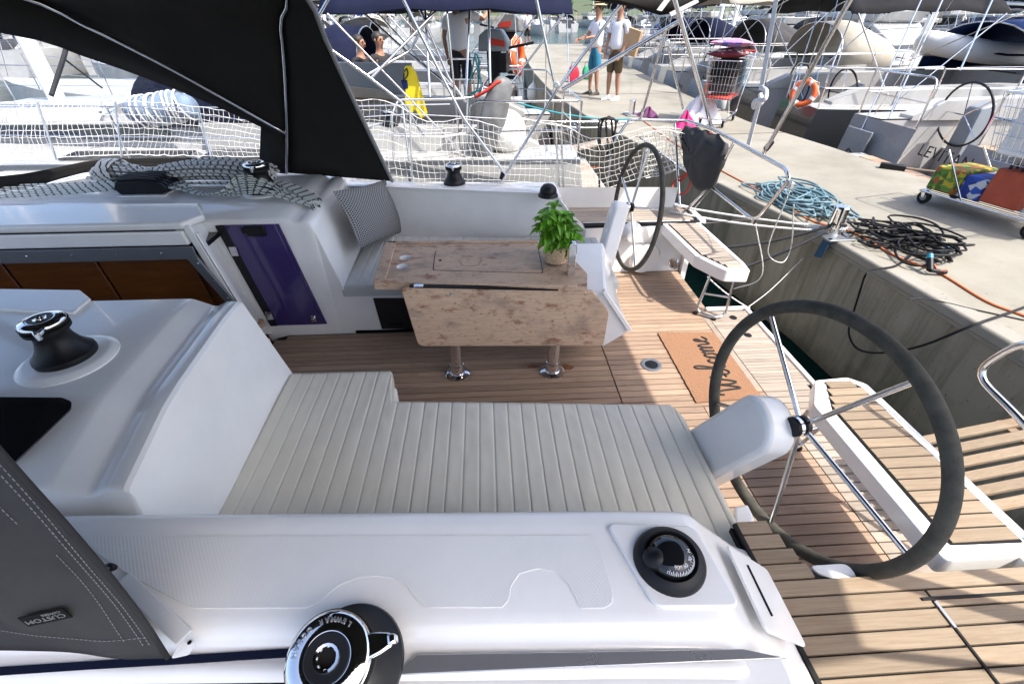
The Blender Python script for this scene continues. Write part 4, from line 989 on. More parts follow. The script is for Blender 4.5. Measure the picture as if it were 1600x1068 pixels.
m = MB(); m.tube([p + V(.0, -.025, -.01) for p in c2[:30]], .0115, 10); m.build('bow_tube', 'steel', spray, smooth=180)
# stitched seams on the near panel
def dashes(pts, nm, r=.00105, step=.011):
    P = resample(pts, max(3, int(sum((Vector(pts[i + 1]) - Vector(pts[i])).length for i in range(len(pts) - 1)) / step))); m = MB()
    for i in range(0, len(P) - 1): m.tube([P[i], P[i].lerp(P[i + 1], .62)], r, 4)
    return m.build(nm, 'stitch', sp2)
def on_side(t, f0, f1, n=40):
    out = []
    for q in range(n + 1):
        f = f0 + (f1 - f0) * q / n; j = min(int(f), N - 2); u = f - j; tt = t(q / n) if callable(t) else t
        s = (f - iS) / (N - 1 - iS)
        p = c0[j].lerp(c0[j + 1], u).lerp(c1[j].lerp(c1[j + 1], u), tt)
        p = p + Vector((0, 1, .1)) * wr_(tt, s)
        out.append(p + V(.002, -.004, .003))
    return out
dashes(on_side(.035, 46, 62.5), 'stitching'); dashes(on_side(.06, 46, 62.5), 'stitching'); dashes(on_side(.14, 46, 58), 'stitching', .0009); dashes(on_side(.12, 59.0, 62.3), 'stitching', .0009)
dashes(on_side(lambda q: .33 + .25 * q * q, 50, 58.5), 'stitching', .0009)
dashes(on_side(lambda q: .03 + .95 * q, 62.2, 62.2), 'stitching', .0009)
# sewn label, upside down from here
pt = lambda t_, f_: on_side(t_, f_, f_ + .01, 1)[0]
ex = (pt(.26, 61.0) - pt(.36, 61.0)).normalized(); up_ = (pt(.31, 60.6) - pt(.31, 61.4)).normalized(); nz = ex.cross(up_).normalized(); up_ = nz.cross(ex)
ctr = pt(.31, 61.0) + nz * .007
m = MB(); m.prism([ctr - ex * .043 - up_ * .018, ctr + ex * .043 - up_ * .018, ctr + ex * .043 + up_ * .018, ctr - ex * .043 + up_ * .018], nz * .003); lb = m.build('sewn_label', 'blackcanvas', sp2)
text_obj('CUSTOM', .019, 'label_text', 'stitch', lb, tuple(ctr + nz * .004 - up_ * .002), tuple(-ex), tuple(-up_), .0004)
text_obj('COVERS', .010, 'label_text', 'stitch', lb, tuple(ctr + nz * .004 + ex * .018 + up_ * .012), tuple(-ex), tuple(-up_), .0004)
m = MB(); m.bar((-1.02, 0.685, 0.856), (-0.777, 0.526, 0.856), .038, .006); b_ = m.build('tie_down_batten', 'white', yacht, bevel=.002)
m = MB(); m.prism(rounded([(-0.776, 0.511, 0.858), (-0.791, 0.486, 0.845), (-0.752, 0.492, 0.845), (-0.743, 0.514, 0.858), (-0.76, 0.525, 0.858)], .006), (0, 0, .004)); m.build('batten_plate', 'white', b_)
MB().lathe([(.005, 0), (.005, .004)], (-0.753, 0.511, 0.862), n=10).build('screw', 'steel', b_)
m = MB(); m.tube(spline([(-1.07, 0.707, 0.88), (-1.041, 0.7, 0.9), (-1.031, 0.698, 0.89), (-1.049, 0.697, 0.88)], 5), .006, 8); m.build('turn_button', 'black', b_)

# ---------------------------------------------------------------- bimini overhead (shades the cockpit; raised out of view to let more skylight in)
def bimini():
    rows = []
    for i in range(21):
        u = i / 20; row = []
        for j in range(25):
            v = j / 24; y = -.64 + 4.24 * v
            aft = 2.93 - .34 * max(0, 1 - v / .30) ** 2 - .25 * max(0, (v - .8) / .2) ** 2
            x = -1.50 + (aft + 1.50) * u
            z = 3.28 + .24 * math.sin(math.pi * v) ** .8 - .06 * math.sin(math.pi * ((u * 3) % 1)) - .05 * (1 - u)
            row.append((x, y, z))
        rows.append(row)
    m = MB(); m.grid(rows); b = m.build('bimini_canvas', 'canvas_in', yacht, smooth=180, solid=.004); return b
bim = bimini()
m = MB(); m.grid([[(0.583, 4.22, 2.208), (0.885, 4.22, 2.212), (1.208, 4.25, 2.213), (1.57, 4.3, 2.215), (1.861, 4.3, 2.216)], [(0.743, 4.22, 2.185), (1.091, 4.24, 2.163), (1.332, 4.28, 2.124), (1.549, 4.3, 2.132), (1.741, 4.32, 2.165)], [(0.869, 4.24, 2.178), (1.152, 4.27, 2.14), (1.401, 4.3, 2.084), (1.553, 4.32, 2.1), (1.674, 4.34, 2.141)]])
m.build('bimini_corner', 'canvas_in', bim, smooth=180, solid=.006)
for a, b, c, d in (((1.392, 4.2, 2.189), (1.441, 4.2, 2.189), (1.379, 4.2, 2.108), (1.338, 4.2, 2.116)), ((1.447, 4.22, 2.1), (1.646, 4.22, 2.186), (1.661, 4.22, 2.163), (1.467, 4.22, 2.076))):
    MB().prism([a, b, c, d], (0, .004, 0)).build('white_strap', 'white', bim)
def stube(parent, pts, r=.0125, nm='frame_tube', mt='steel', rad=.06):
    m = MB(); m.tube(bend(pts, rad) if len(pts) > 2 else pts, r, 10); return m.build(nm, mt, parent, smooth=60)
fr = stube(yacht, [(1.186, 4.45, 2.231), (0.65, 4.5, 1.554), (0.147, 4.6, 0.719)], .0135, rad=.01); fr.name = 'bimini_frame'
stube(fr, [(1.594, 4.4, 2.041), (0.695, 4.5, 1.554)], .017); stube(fr, [(0.434, 4.45, 2.221), (0.625, 4.5, 1.599)], .0125); stube(fr, [(-0.606, 4.45, 2.212), (-0.181, 4.5, 1.332), (0.198, 4.58, 0.817)], .0135)
stube(fr, [(1.412, 4.1, 2.206), (2.133, 4.5, 1.217)], .0165); stube(fr, [(1.503, 4.4, 1.999), (1.559, 4.88, 1.239)], .0135); stube(fr, [(1.572, 4.5, 1.881), (1.934, 4.8, 1.345)], .0115)
stube(fr, [(2.03, 3, 2.185), (2.05, 3.42, 1.25)], .0145)
for q in ((0.641, 4.49, 1.59), (1.538, 4.44, 1.893)): MB().box(q, (.05, .035, .05)).build('frame_joint', 'steel', fr, bevel=.008)
for q, d in (((2.05, 3.407, 1.289), (.3, -.3, 1)), ((0.154, 4.6, 0.763), (.3, 0, 1)), ((1.557, 4.87, 1.275), (.2, -.2, 1))): MB().lathe([(.019, 0), (.021, .01), (.021, .06), (.017, .07)], q, d, n=14).build('tube_end', 'black', fr, smooth=40)
# near-side legs of the frame, standing on the port gunwale
stube(fr, [(1.9, -.5, 3.26), (2.05, .36, .50)], .0135); stube(fr, [(-.1, -.55, 3.24), (.2, -.25, .78)], .0135)
# stern rail
pr = stube(yacht, [(1.301, 4.86, 0.533), (1.301, 4.86, 1.013), (1.437, 4.88, 1.24), (2.02, 4.85, 1.23), (2.05, 4.34, 1.254), (2.05, 3.098, 1.236), (2.05, 3.02, 1.19), (2.05, 3.227, 0.845), (2.05, 3.311, 0.803), (2.05, 4.121, 0.813), (2.05, 4.961, 0.781)], .0135, rad=.05); pr.name = 'stern_rail'
stube(pr, [(2.05, 4.121, 0.813), (2.05, 3.888, 1.228)], .0125); stube(pr, [(2.05, 4.121, 0.813), (2.05, 4.961, 0.781), (1.587, 4.9, 1.068)], .010)
stube(pr, [(2.05, 4.115, 0.803), (2.0, 4.36, .5)], .0125); stube(pr, [(1.907, 4.88, 1.218), (1.98, 4.5, .5)], .0125); stube(pr, [(1.624, 4.8, 1.028), (1.582, 4.75, 0.196)], .011)
for a, b in (((2.05, 4.091, 0.81), (1.93, 4.30, .50)), ((2.05, 4.052, 0.816), (1.98, 4.24, .50)), ((2.05, 3.294, 0.81), (2.03, 4.0, .50))): MB().tube([a, b], .003, 5).build('rail_wire', 'steel', pr)
for q in ((2.05, 2.984, 1.158), (2.05, 3.27, 0.804)): MB().box(q, (.03, .03, .05)).build('rail_bracket', 'steel', pr, bevel=.006)
pr2 = stube(yacht, [(2.35, .9, 1.12), (2.15, 1.371, 1.044), (2.15, 1.456, 0.797), (2.15, 1.161, 0.748), (2.3, .8, .5)], .0150, rad=.10); pr2.name = 'stern_rail'
stube(pr2, [(2.7, -.10, 1.60), (2.36, .10, 1.62), (1.765, .355, 1.64), (1.415, .395, 1.64)], .034, 'shadow_pole'); stube(pr2, [(2.6, .1, 1.6), (2.06, .40, 1.64), (1.74, .58, 1.66)], .024, 'shadow_pole')  # unseen poles added to cast shadow bands on the aft deck
# webbing strap hanging from the frame, with a knot
m = MB()
for a, b in (((2, 3.743, 2.198), (2, 3.609, 1.652)), ((2.02, 3.618, 1.577), (2.05, 3.659, 1.268))):
    a, b = Vector(a), Vector(b); m.bar(a, b, .036, .004, up=(1, .3, 0))
m.build('webbing_strap', 'whitecloth', None, label='white webbing strap with a knot hanging onto the stern rail', cat='strap')
m = MB(); m.tube(spline([(2, 3.618, 1.667), (2, 3.534, 1.649), (1.98, 3.493, 1.603), (1.98, 3.606, 1.579), (2, 3.636, 1.532), (2.02, 3.587, 1.573), (2.03, 3.652, 1.614)], 5), .016, 8); k = m.build('strap_knot', 'whitecloth', bpy.data.objects['webbing_strap'], smooth=180)

# dark bag hung on the stern rail, red rope, black rope, netting
def hung_bag():
    P = [(2.04, 4.922, 1.161), (2.04, 4.354, 1.224), (2.04, 3.99, 1.195), (2.03, 3.971, 0.914), (2.02, 4.085, 0.778), (2.02, 4.342, 0.746), (2.03, 4.649, 0.875), (2.04, 4.874, 1.025)]
    c = sum((Vector(p) for p in P), Vector()) / len(P); rows = []
    loop = resample([*spline([Vector(p) for p in P], 6, True), Vector(P[0])], 41)
    for k in range(9):
        t = k / 8; s = .35 + .65 * math.sin(math.pi * (.08 + .84 * t)) ** .5
        rows.append([c + (p - c) * s + Vector((-.07 + .14 * t, 0, .0)) + Vector((.012 * math.sin(i * .9 + k), 0, .01 * math.sin(i * 1.7))) for i, p in enumerate(loop)])
    m = MB(); m.grid([[c + V(-.075, 0, 0)] * 41] + rows + [[c + V(.075, 0, 0)] * 41]); return m.build('hanging_bag', 'canvas_out', None, smooth=180, label='dark grey cover bag hanging on the stern rail', cat='bag')
hung_bag()
m = MB(); m.tube(spline([(2.02, 4.283, 1.233), (2.01, 4.371, 1.062), (2, 4.461, 0.864), (2, 4.828, 0.632), (2, 4.727, 0.562), (2, 4.464, 0.646), (2, 4.369, 0.847), (2, 4.184, 0.922)], 8), .009, 8); m.tube(spline([(1.99, 4.392, 0.901), (1.99, 4.621, 0.714), (1.99, 4.695, 0.652)], 6), .012, 8)
m.build('red_line', 'rope_red', None, smooth=180, label='red rope tied round the stern rail beside the dark bag', cat='rope')
m = MB(); bx = lambda x, y: x
m.tube(spline([(1.122, 4.8, 1.263), (1.148, 4.8, 0.974), (1.206, 4.8, 0.924), (1.247, 4.8, 0.966), (1.194, 4.8, 1.239), (1.243, 4.8, 1.25), (1.3, 4.82, 0.948), (1.22, 4.82, 0.9), (1.174, 4.82, 0.95), (1.161, 4.82, 1.236), (1.289, 4.8, 1.238), (1.263, 4.79, 0.974), (1.215, 4.79, 0.993), (1.172, 4.79, 0.914), (1.196, 4.75, 0.57), (1.221, 4.6, 0.538), (1.261, 4.5, 0.609)], 8), .0105, 8)
m.tube(spline([(1.142, 4.83, 1.251), (1.204, 4.78, 1.271), (1.322, 4.83, 1.232)], 6), .012, 8)
m.build('rope_hank', 'rope_black', None, smooth=180, label='black rope coiled over the lifeline beside the far wheel', cat='rope')
def net(top, bot, nu, nv, r, name, label, seed=1):
    T, B = resample(spline(top, 8), nu), resample(spline(bot, 8), nu); m = MB(); rnd = random.Random(seed); P = []
    for i in range(nu):
        P.append([T[i].lerp(B[i], j / nv) + Vector((rnd.uniform(-.006, .006) + .02 * math.sin(j * .7 + i * .13), rnd.uniform(-.012, .012) + .03 * math.sin(i * .21) * math.sin(j / nv * 3.1), rnd.uniform(-.005, .005))) for j in range(nv + 1)])
    for i in range(nu): m.tube(P[i], r, 3)
    for j in range(nv + 1): m.tube([P[i][j] for i in range(nu)], r if 0 < j < nv else r * 1.7, 3)
    return m.build(name, 'net', None, label=label, cat='net')
net([(-1.374, 4.75, 1.435), (-0.909, 4.75, 1.441), (-0.548, 4.75, 1.265), (-0.155, 4.75, 1.284), (0.271, 4.75, 1.189), (0.703, 4.75, 1.236), (1.092, 4.75, 1.093), (1.604, 4.8, 1.177), (1.946, 4.84, 1.154)], [(-1.523, 4.72, 0.743), (-1.027, 4.72, 0.684), (-0.384, 4.72, 0.673), (0.27, 4.74, 0.642), (0.98, 4.76, 0.57), (1.359, 4.8, 0.618), (1.626, 4.82, 0.701), (1.906, 4.86, 0.738), (2.15, 4.86, 0.819)], 68, 9, .0022, 'safety_net', 'white safety net strung along the rail behind the cockpit seat')
net([(1.574, 4.78, 1.134), (1.803, 4.8, 1.152), (2.031, 4.7, 1.122), (2.109, 4.45, 1.205)], [(1.682, 4.78, 0.698), (1.919, 4.8, 0.741), (2.105, 4.6, 0.917), (2.082, 4.4, 1.182)], 22, 8, .003, 'net_end', 'loose bunched end of white net hanging by the dark bag', 4)
net([(-4.687, 4.85, 1.437), (-3.866, 4.8, 1.458), (-3.205, 4.8, 1.453), (-2.499, 4.8, 1.384), (-1.959, 4.78, 1.241)], [(-4.958, 4.8, 0.968), (-4.138, 4.8, 0.98), (-3.424, 4.8, 0.993), (-2.644, 4.78, 0.975), (-2.035, 4.76, 0.96)], 66, 8, .0024, 'rail_net', 'white net along the rail seen through the clear sprayhood window', 2)
for tp, bt in (((-1.809, 4.8, 1.378), (-1.43, 4.68, 0.665)), ((-0.682, 4.76, 1.401), (-0.732, 4.62, 0.646)), ((0.694, 4.78, 1.236), (0.76, 4.7, 0.593)), ((0.751, 4.78, 1.236), (0.8, 4.7, 0.593)), ((-3.321, 4.8, 1.443), (-3.418, 4.7, 1)), ((-3.992, 4.8, 1.449), (-4.019, 4.7, 0.98)), ((-2.613, 4.8, 1.385), (-2.602, 4.7, 0.989))):
    stube(yacht, [tp, bt], .009, 'stanchion')
m = MB(); m.tube([(-4.787, 4.82, 1.411), (-3.224, 4.8, 1.411), (-2.011, 4.78, 1.264), (-0.691, 4.76, 1.331), (0.716, 4.76, 1.251), (1.439, 4.88, 1.222)], .0035, 5); m.build('lifeline', 'steel', yacht)

# ---------------------------------------------------------------- halyards and sheets on the cabin top
def clutch():
    c = Vector((-2.62, 3.72, .96)); m = MB(); m.box(c + V(0, 0, .008), (.36, .24, .016)); base = m.build('clutch_base', 'gel', yacht, bevel=.006)
    for k in range(5):
        y = 3.63 + k * .045; m = MB()
        m.prism([(-2.78, y, .975), (-2.48, y, .975), (-2.42, y, 1.0), (-2.46, y, 1.05), (-2.58, y, 1.075), (-2.78, y, 1.07), (-2.81, y, 1.02)], (0, .036, 0)); m.build('rope_clutch', 'black', base, bevel=.008)
        m = MB(); m.prism([(-2.80, y + .006, 1.072), (-2.56, y + .006, 1.082), (-2.48, y + .006, 1.075), (-2.50, y + .006, 1.088), (-2.6, y + .006, 1.096), (-2.80, y + .006, 1.086)], (0, .026, 0)); m.build('clutch_handle', 'rubber', base, bevel=.004)
clutch()
m = MB(); rnd = random.Random(5)
for k in range(6): m.tube(spline([(-5.0, 3.6 + k * .05, 1.0), (-3.6, 3.60 + k * .047, .985 + .004 * k), (-2.8, 3.645 + k * .045, 1.01)], 8), .0065, 6)
m.build('halyard_tails', 'rope_green', None, smooth=180, label='green flecked white lines running aft into the black rope clutches', cat='rope')
def rope_coil(c, L, Wd, Hh, n, r, mt, name, label, seed, axis=(1, 0, 0), wraps=0):
    rnd = random.Random(seed); c = Vector(c); ax = Vector(axis).normalized(); sd = Vector((-ax.y, ax.x, 0)); pts = []
    for k in range(n):
        oy, oz = rnd.uniform(-1, 1) * Wd, rnd.uniform(.15, 1) * Hh; dl = rnd.uniform(-.04, .04)
        for a in range(14):
            t = 2 * math.pi * a / 14; x = math.cos(t) * (L / 2 + dl); w = math.sin(t)
            pts.append(c + ax * x + sd * (oy * .7 + w * .028 + .006 * math.sin(3 * t + k)) + Vector((0, 0, max(r, oz * (1 - .25 * abs(math.cos(t))) + w * .010))))
    m = MB(); m.tube(spline(pts, 2), r, 6)
    for q in range(wraps):
        x0 = -L / 2 + .12 + q * .016; m.tube([c + ax * x0 + sd * (math.cos(2 * math.pi * a / 16) * (Wd + .035)) + Vector((0, 0, Hh * .5 + math.sin(2 * math.pi * a / 16) * (Hh * .62))) for a in range(16)], r, 6, True)
    return m.build(name, mt, None, smooth=180, label=label, cat='rope')
rope_coil((-2.20, 3.92, .965), .90, .13, .17, 30, .0088, 'rope_grey', 'rope_coil', 'thick hank of grey flecked rope lying beside the cabin winch', 3, (1, -.05, 0), 0)
rope_coil((-2.98, 4.02, .965), .46, .09, .15, 16, .0095, 'rope_grey', 'rope_coil', 'chunky knotted rope hank at the forward end of the rope pile', 8, (1, -.1, 0), 7)
m = MB(); rnd = random.Random(9)
for k in range(9):
    o1, o2 = rnd.uniform(-.03, .03), rnd.uniform(-.04, .04)
    m.tube(spline([(-2.45, 3.66 + .03 * k, 1.02), (-2.2, 3.62 + o1, .985), (-1.98, 3.56 + o2, .985 + .004 * k), (-1.84 + o1 * .3, 3.50 + .012 * k, 1.0 + .014 * k), (-1.64 + o2, 3.47 + .02 * k, 1.02 + .006 * k), (-1.46 + o1, 3.42 + .014 * k + o2 * .3, .985), (-1.30 + o2 * .6, 3.36 + .02 * k, .960), (-1.25 + o1 * .5, 3.34 + .025 * k, .93), (-1.33, 3.44 + .02 * k, .97), (-1.55, 3.62 + .012 * k, 1.02), (-1.72, 3.74, 1.03)], 5), .0058, 6)
m.build('sheet_tail', 'rope_green', None, smooth=180, label='green flecked white sheet looped round the cabin winch and over the edge', cat='rope')

# ================================================================ setting: water, pier, shore
WZ = -0.75
def mat_water():
    m, n, l, b = newmat('harbour_water')
    b.inputs['Base Color'].default_value = (.003, .020, .017, 1); b.inputs['Roughness'].default_value = .14; b.inputs['Specular IOR Level'].default_value = .12; b.inputs['IOR'].default_value = 1.33
    tc = n.new('ShaderNodeTexCoord'); prev = None
    for sc, st in ((1.1, .35), (5.5, .22)):
        z = n.new('ShaderNodeTexNoise'); z.inputs['Scale'].default_value = sc; z.inputs['Detail'].default_value = 4; l.new(tc.outputs['Object'], z.inputs['Vector'])
        bp = n.new('ShaderNodeBump'); bp.inputs['Strength'].default_value = st; bp.inputs['Distance'].default_value = .12 if sc < 2 else .03
        l.new(z.outputs['Fac'], bp.inputs['Height'])
        if prev: l.new(prev.outputs[0], bp.inputs['Normal'])
        prev = bp
    l.new(prev.outputs[0], b.inputs['Normal']); return m
M['water'] = mat_water()
SEA = WZ + .17
MB().poly([(-2500, -600, SEA), (2500, -600, SEA), (2500, 2500, SEA), (-2500, 2500, SEA)]).build('water', 'water', kind='structure')
MB().poly([(-2500, -600, WZ - 6), (2500, -600, WZ - 6), (2500, 2500, WZ - 6), (-2500, 2500, WZ - 6)]).build('sea_bed', mat('sea_bed', (.05, .06, .05), .9), kind='structure')
near_e = [(3.5, -9), (3.12, 2.0), (3.0, 3.6), (2.7, 5.21), (2.02, 8.93), (1.72, 12.5), (1.72, 17), (1.8, 20), (2.2, 28), (3.0, 34)]
far_e = [(7.5, 34), (6.1, 28), (5.3, 17.8), (4.9, 12), (4.80, 8.8), (5.10, 6.8), (5.25, 4.75), (5.4, 2), (5.6, -9)]
pier = MB().prism(flatpoly(near_e + far_e, .40), (0, 0, .10)).build('pier', 'concrete', kind='structure', bevel=.008)
m = MB(); m.prism(flatpoly([(x + .03, y) for x, y in near_e] + [(x - .03, y) for x, y in far_e], -3.0), (0, 0, 3.396)); m.build('pier_wall', 'concrete_wall', kind='structure')
m = MB()
for a, b in zip(near_e[:-1], near_e[1:]):                                        # rough aggregate kerb let into the edge
    d = Vector((b[0] - a[0], b[1] - a[1], 0)); n_ = Vector((d.y, -d.x, 0)).normalized()
    A, B = Vector((a[0], a[1], .425)), Vector((b[0], b[1], .425)); L = d.length; k = max(1, int(L / 1.6))
    for i in range(k):
        p, q = A.lerp(B, i / k + .004), A.lerp(B, (i + 1) / k - .004)
        c = MB(); c.prism([p - n_ * .012, q - n_ * .012, q + n_ * .135, p + n_ * .135], (0, 0, .081)); c.build('kerb_slab', 'concrete_edge', pier, bevel=.02, seg=2)
# joints in the pier deck
for y in (7.6, 12.2, 16.8, 21):
    MB().bar((1.9, y, .5015), (5.2, y + .25, .5015), .014, .004).build('expansion_joint', 'rubber', pier)

# hills, trees and houses on the far shore
def hills():
    m = MB(); rows = []; rnd = random.Random(2)
    for j in range(9):
        row = []
        for i in range(97):
            x = -900 + 2000 * i / 96; t = j / 8; ridge = 34 + 16 * math.sin(x * .0052 + 1.2) + 9 * math.sin(x * .013) + 4 * math.sin(x * .041) + (24 if x > 250 else 24 * max(0, (x + 100) / 350) ) - 14 * math.exp(-((x - 40) / 160) ** 2)
            row.append((x + t * 120, 285 + 560 * t - .10 * abs(x), WZ - .5 + ridge * math.sin(min(1, t * 1.25) * math.pi / 2) * 1.15 + rnd.uniform(-1.2, 1.2) * (t > 0)))
        rows.append(row)
    m.grid(rows); return m.build('hill', mat('hill_scrub', (.055, .085, .04), .95, col2=(.085, .095, .055), vscale=.05, bump=1.0, bscale=.2), kind='structure', smooth=180)
hills()
MB().prism([(-900, 272, WZ - 1), (1100, 272, WZ - 1), (1150, 330, WZ - 1), (-900, 330, WZ - 1)], (0, 0, 2.4)).build('far_shore', mat('shore_stone', (.33, .30, .25), .9, var=.3, vscale=.3), kind='structure')
def far_trees():
    rnd = random.Random(12); m = MB()
    for k in range(620):
        x = rnd.uniform(-420, 620); y = rnd.uniform(290, 420); r = rnd.uniform(2.2, 5.0); z0 = WZ + 1.5 + (y - 290) * .13
        for q in range(5):
            c = Vector((x + rnd.uniform(-1, 1) * r * .7, y + rnd.uniform(-1, 1) * r * .7, z0 + r * rnd.uniform(.5, 1.5)))
            m.ball(c, r * rnd.uniform(.35, .65), 6, 4, (1, 1, rnd.uniform(.8, 1.3)))
    return m.build('far_woods', mat('far_foliage', (.045, .085, .025), .9, col2=(.025, .05, .016), vscale=.35), kind='stuff', label='dark green woods along the far shore')
far_trees()
M['rooftile'] = mat('terracotta_roof', (.46, .16, .08), .85, var=.3, vscale=1.5)
M['render'] = mat('house_render', (.62, .56, .47), .9, var=.15, vscale=.6)
def house(x, y, w, d, h, label):
    z0 = WZ + 1.6 + max(0, (y - 292)) * .16; r = thing('house', label, 'house', (x, y, z0), 'red roofed houses on the far shore')
    MB().box((x, y, z0 + h / 2), (w, d, h)).build('wall', 'render', r)
    m = MB(); m.prism([(x - w / 2 - .6, y - d / 2 - .5, z0 + h), (x + w / 2 + .6, y - d / 2 - .5, z0 + h), (x + w / 2 - w * .18, y - d / 2 - .5 + d * .5, z0 + h + 2.6), (x - w / 2 + w * .18, y - d / 2 - .5 + d * .5, z0 + h + 2.6)], (0, .01, 0))
    m2 = hullpts([(x - w / 2 - .6, y - d / 2 - .5, z0 + h), (x + w / 2 + .6, y - d / 2 - .5, z0 + h), (x + w / 2 + .6, y + d / 2 + .5, z0 + h), (x - w / 2 - .6, y + d / 2 + .5, z0 + h), (x - w * .25, y, z0 + h + 3), (x + w * .25, y, z0 + h + 3)], 'roof', 'rooftile', r, .02, 1)
    for k in range(3):
        for lv in range(max(1, int(h // 3))): MB().box((x - w * .3 + k * w * .3, y - d / 2 - .03, z0 + 1.7 + lv * 2.9), (1.2, .1, 1.4)).build('window', 'glassdark', r)
rnd = random.Random(21); adj = ['broad', 'narrow', 'tall', 'low', 'long', 'small']
for k in range(22):
    x = (-40 + 300 * rnd.random()) if k > 4 else (-5 + k * 9); y = rnd.uniform(296, 352)
    if k > 8: x = 180 + 230 * rnd.random()
    house(x, y, rnd.uniform(9, 16), rnd.uniform(8, 11), rnd.choice((4, 5.5, 6.5)), '%s red roofed house on the %s of the far shore' % (('narrow', 'low', 'tall', 'broad', 'plain', 'squat')[k % 6], ('left', 'middle', 'right', 'far right')[min(3, int((x + 40) / 120))]))

# ================================================================ yacht builder for the boats around (local: +X = bow, origin = stern at the waterline)
def yacht_boat(label, L=11.5, B=3.9, zd=1.38, hull='gel2', canvas='navy', bim=True, dodg=True, boom=True, teak=True, roof='gel2', group=None, mast=True, wheels=2, detail=True, stripe=None):
    root = thing('moored_yacht', label, 'sailing yacht', (0, 0, 0), group)
    st = [(0, .43, 0), (.04, .45, 0), (.25, .5, 0), (.5, .5, .04), (.72, .42, .12), (.88, .25, .2), (.96, .11, .26), (1.0, .012, .30)]
    def hb(f):
        for a, b in zip(st[:-1], st[1:]):
            if a[0] <= f <= b[0]: t = (f - a[0]) / (b[0] - a[0]); return (a[1] + (b[1] - a[1]) * t) * B, a[2] + (b[2] - a[2]) * t
        return .01, .3
    m = MB()
    for s in (1, -1):
        m.grid([[(f * L - (.0 if f < .9 else 0) - (.22 * (1 - z_) if f == 0 else 0), s * w * B * k, (zd + dz) * z_ if z_ > 0 else z_ * .5) for k, z_ in ((1, 1), (1.0, .93), (.985, .5), (.90, .06), (.55, -.7))] for f, w, dz in st])
    ht = [(0, s * st[0][1] * B * k, zd * z_) if z_ > 0 else (0, s * st[0][1] * B * k, z_ * .5) for s in (1,) for k, z_ in ((1, 1), (1.0, .93), (.985, .5), (.9, .06), (.55, -.7))]
    q = [(x - .22 * (1 - max(0, z / zd)), y, z) for x, y, z in ht]
    w0 = .42
    m.poly([(q[0][0], w0, zd)] + q + [(-.22, w0 * .2, -.35), (-.1, w0, zd * .5)])
    m.poly([(q[0][0], -w0, zd)] + [(x, -y, z) for x, y, z in q] + [(-.22, -w0 * .2, -.35), (-.1, -w0, zd * .5)])
    m.poly([(-.1, w0, zd * .52), (-.1, -w0, zd * .52), (-.22, -w0, -.3), (-.22, w0, -.3)])
    h = m.build('hull', hull, root, smooth=40)
    if stripe:
        m = MB()
        for s in (1, -1): m.grid([[(f * L, s * (w * B * 1.0 + .006), (zd + dz) * z_) for z_ in (.86, .80)] for f, w, dz in st[1:-1]])
        m.build('hull_stripe', stripe, h)
    # deck with an open cockpit
    m = MB(); fs = [0, .04, .12, .2, .3, .36]
    for s in (1, -1): m.grid([[(f * L, s * hb(f)[0], zd + hb(f)[1]) for f in fs], [(f * L, s * 1.12, zd + .02) for f in fs]])
    fs2 = [.36, .5, .6, .72, .8, .88, .96, 1.0]
    m.grid([[(f * L, k * hb(f)[0], zd + hb(f)[1] + .04 * (1 - k * k)) for f in fs2] for k in (1, .5, 0, -.5, -1)])
    m.build('deck', roof, root, smooth=40)
    x1 = .36 * L; m = MB()
    for s in (1, -1):
        m.prism([(.45, s * 1.08, zd), (x1, s * 1.08, zd), (x1, s * 1.08, zd + .36), (.9, s * 1.08, zd + .26), (.45, s * 1.08, zd + .06)], (0, s * .26, 0))
        m.box((x1 / 2 + .55, s * .92, zd - .62), (x1 - 1.3, .42, .44)); m.poly([(0, s * 1.12, zd), (x1, s * 1.12, zd), (x1, s * 1.12, zd - .9), (0, s * 1.12, zd - .9)])
    m.poly([(x1, 1.12, zd + .4), (x1, -1.12, zd + .4), (x1, -1.12, zd - .9), (x1, 1.12, zd - .9)])
    ck = m.build('cockpit', roof, root, smooth=30)
    m = MB(); m.box((x1 / 2, 0, zd - .85), (x1, 2.2, .02)); m.build('cockpit_floor', 'teak' if teak else 'nonskid', ck)
    if teak:
        for s in (1, -1): MB().box((x1 / 2 + .55, s * .90, zd - .39), (x1 - 1.4, .40, .02)).build('seat_slats', 'teak_seat', ck)
    m = MB(); m.box((x1 + .02, 0, zd + .0), (.03, .6, .85)); m.build('companionway', 'dark', ck)
    # coachroof
    xr0, xr1 = x1, .72 * L
    rf = hullpts([(xr0, s * 1.22, zd) for s in (1, -1)] + [(xr0 + .1, s * 1.12, zd + .42) for s in (1, -1)] + [(xr1, s * .75, zd + .1) for s in (1, -1)] + [(xr1 - 1.2, s * .8, zd + .36) for s in (1, -1)] + [(xr0 + .12, s * .5, zd + .5) for s in (1, -1)] + [(xr1 - 1.3, s * .4, zd + .42) for s in (1, -1)], 'coachroof', roof, root, .05, 2)
    for s in (1, -1):
        m = MB(); m.prism([(xr0 + .4, s * 1.20, zd + .15), (xr1 - 1.6, s * .95, zd + .17), (xr1 - 1.9, s * .93, zd + .30), (xr0 + .6, s * 1.15, zd + .33)], (0, s * .03, 0)); m.build('cabin_window', 'glassdark', rf)
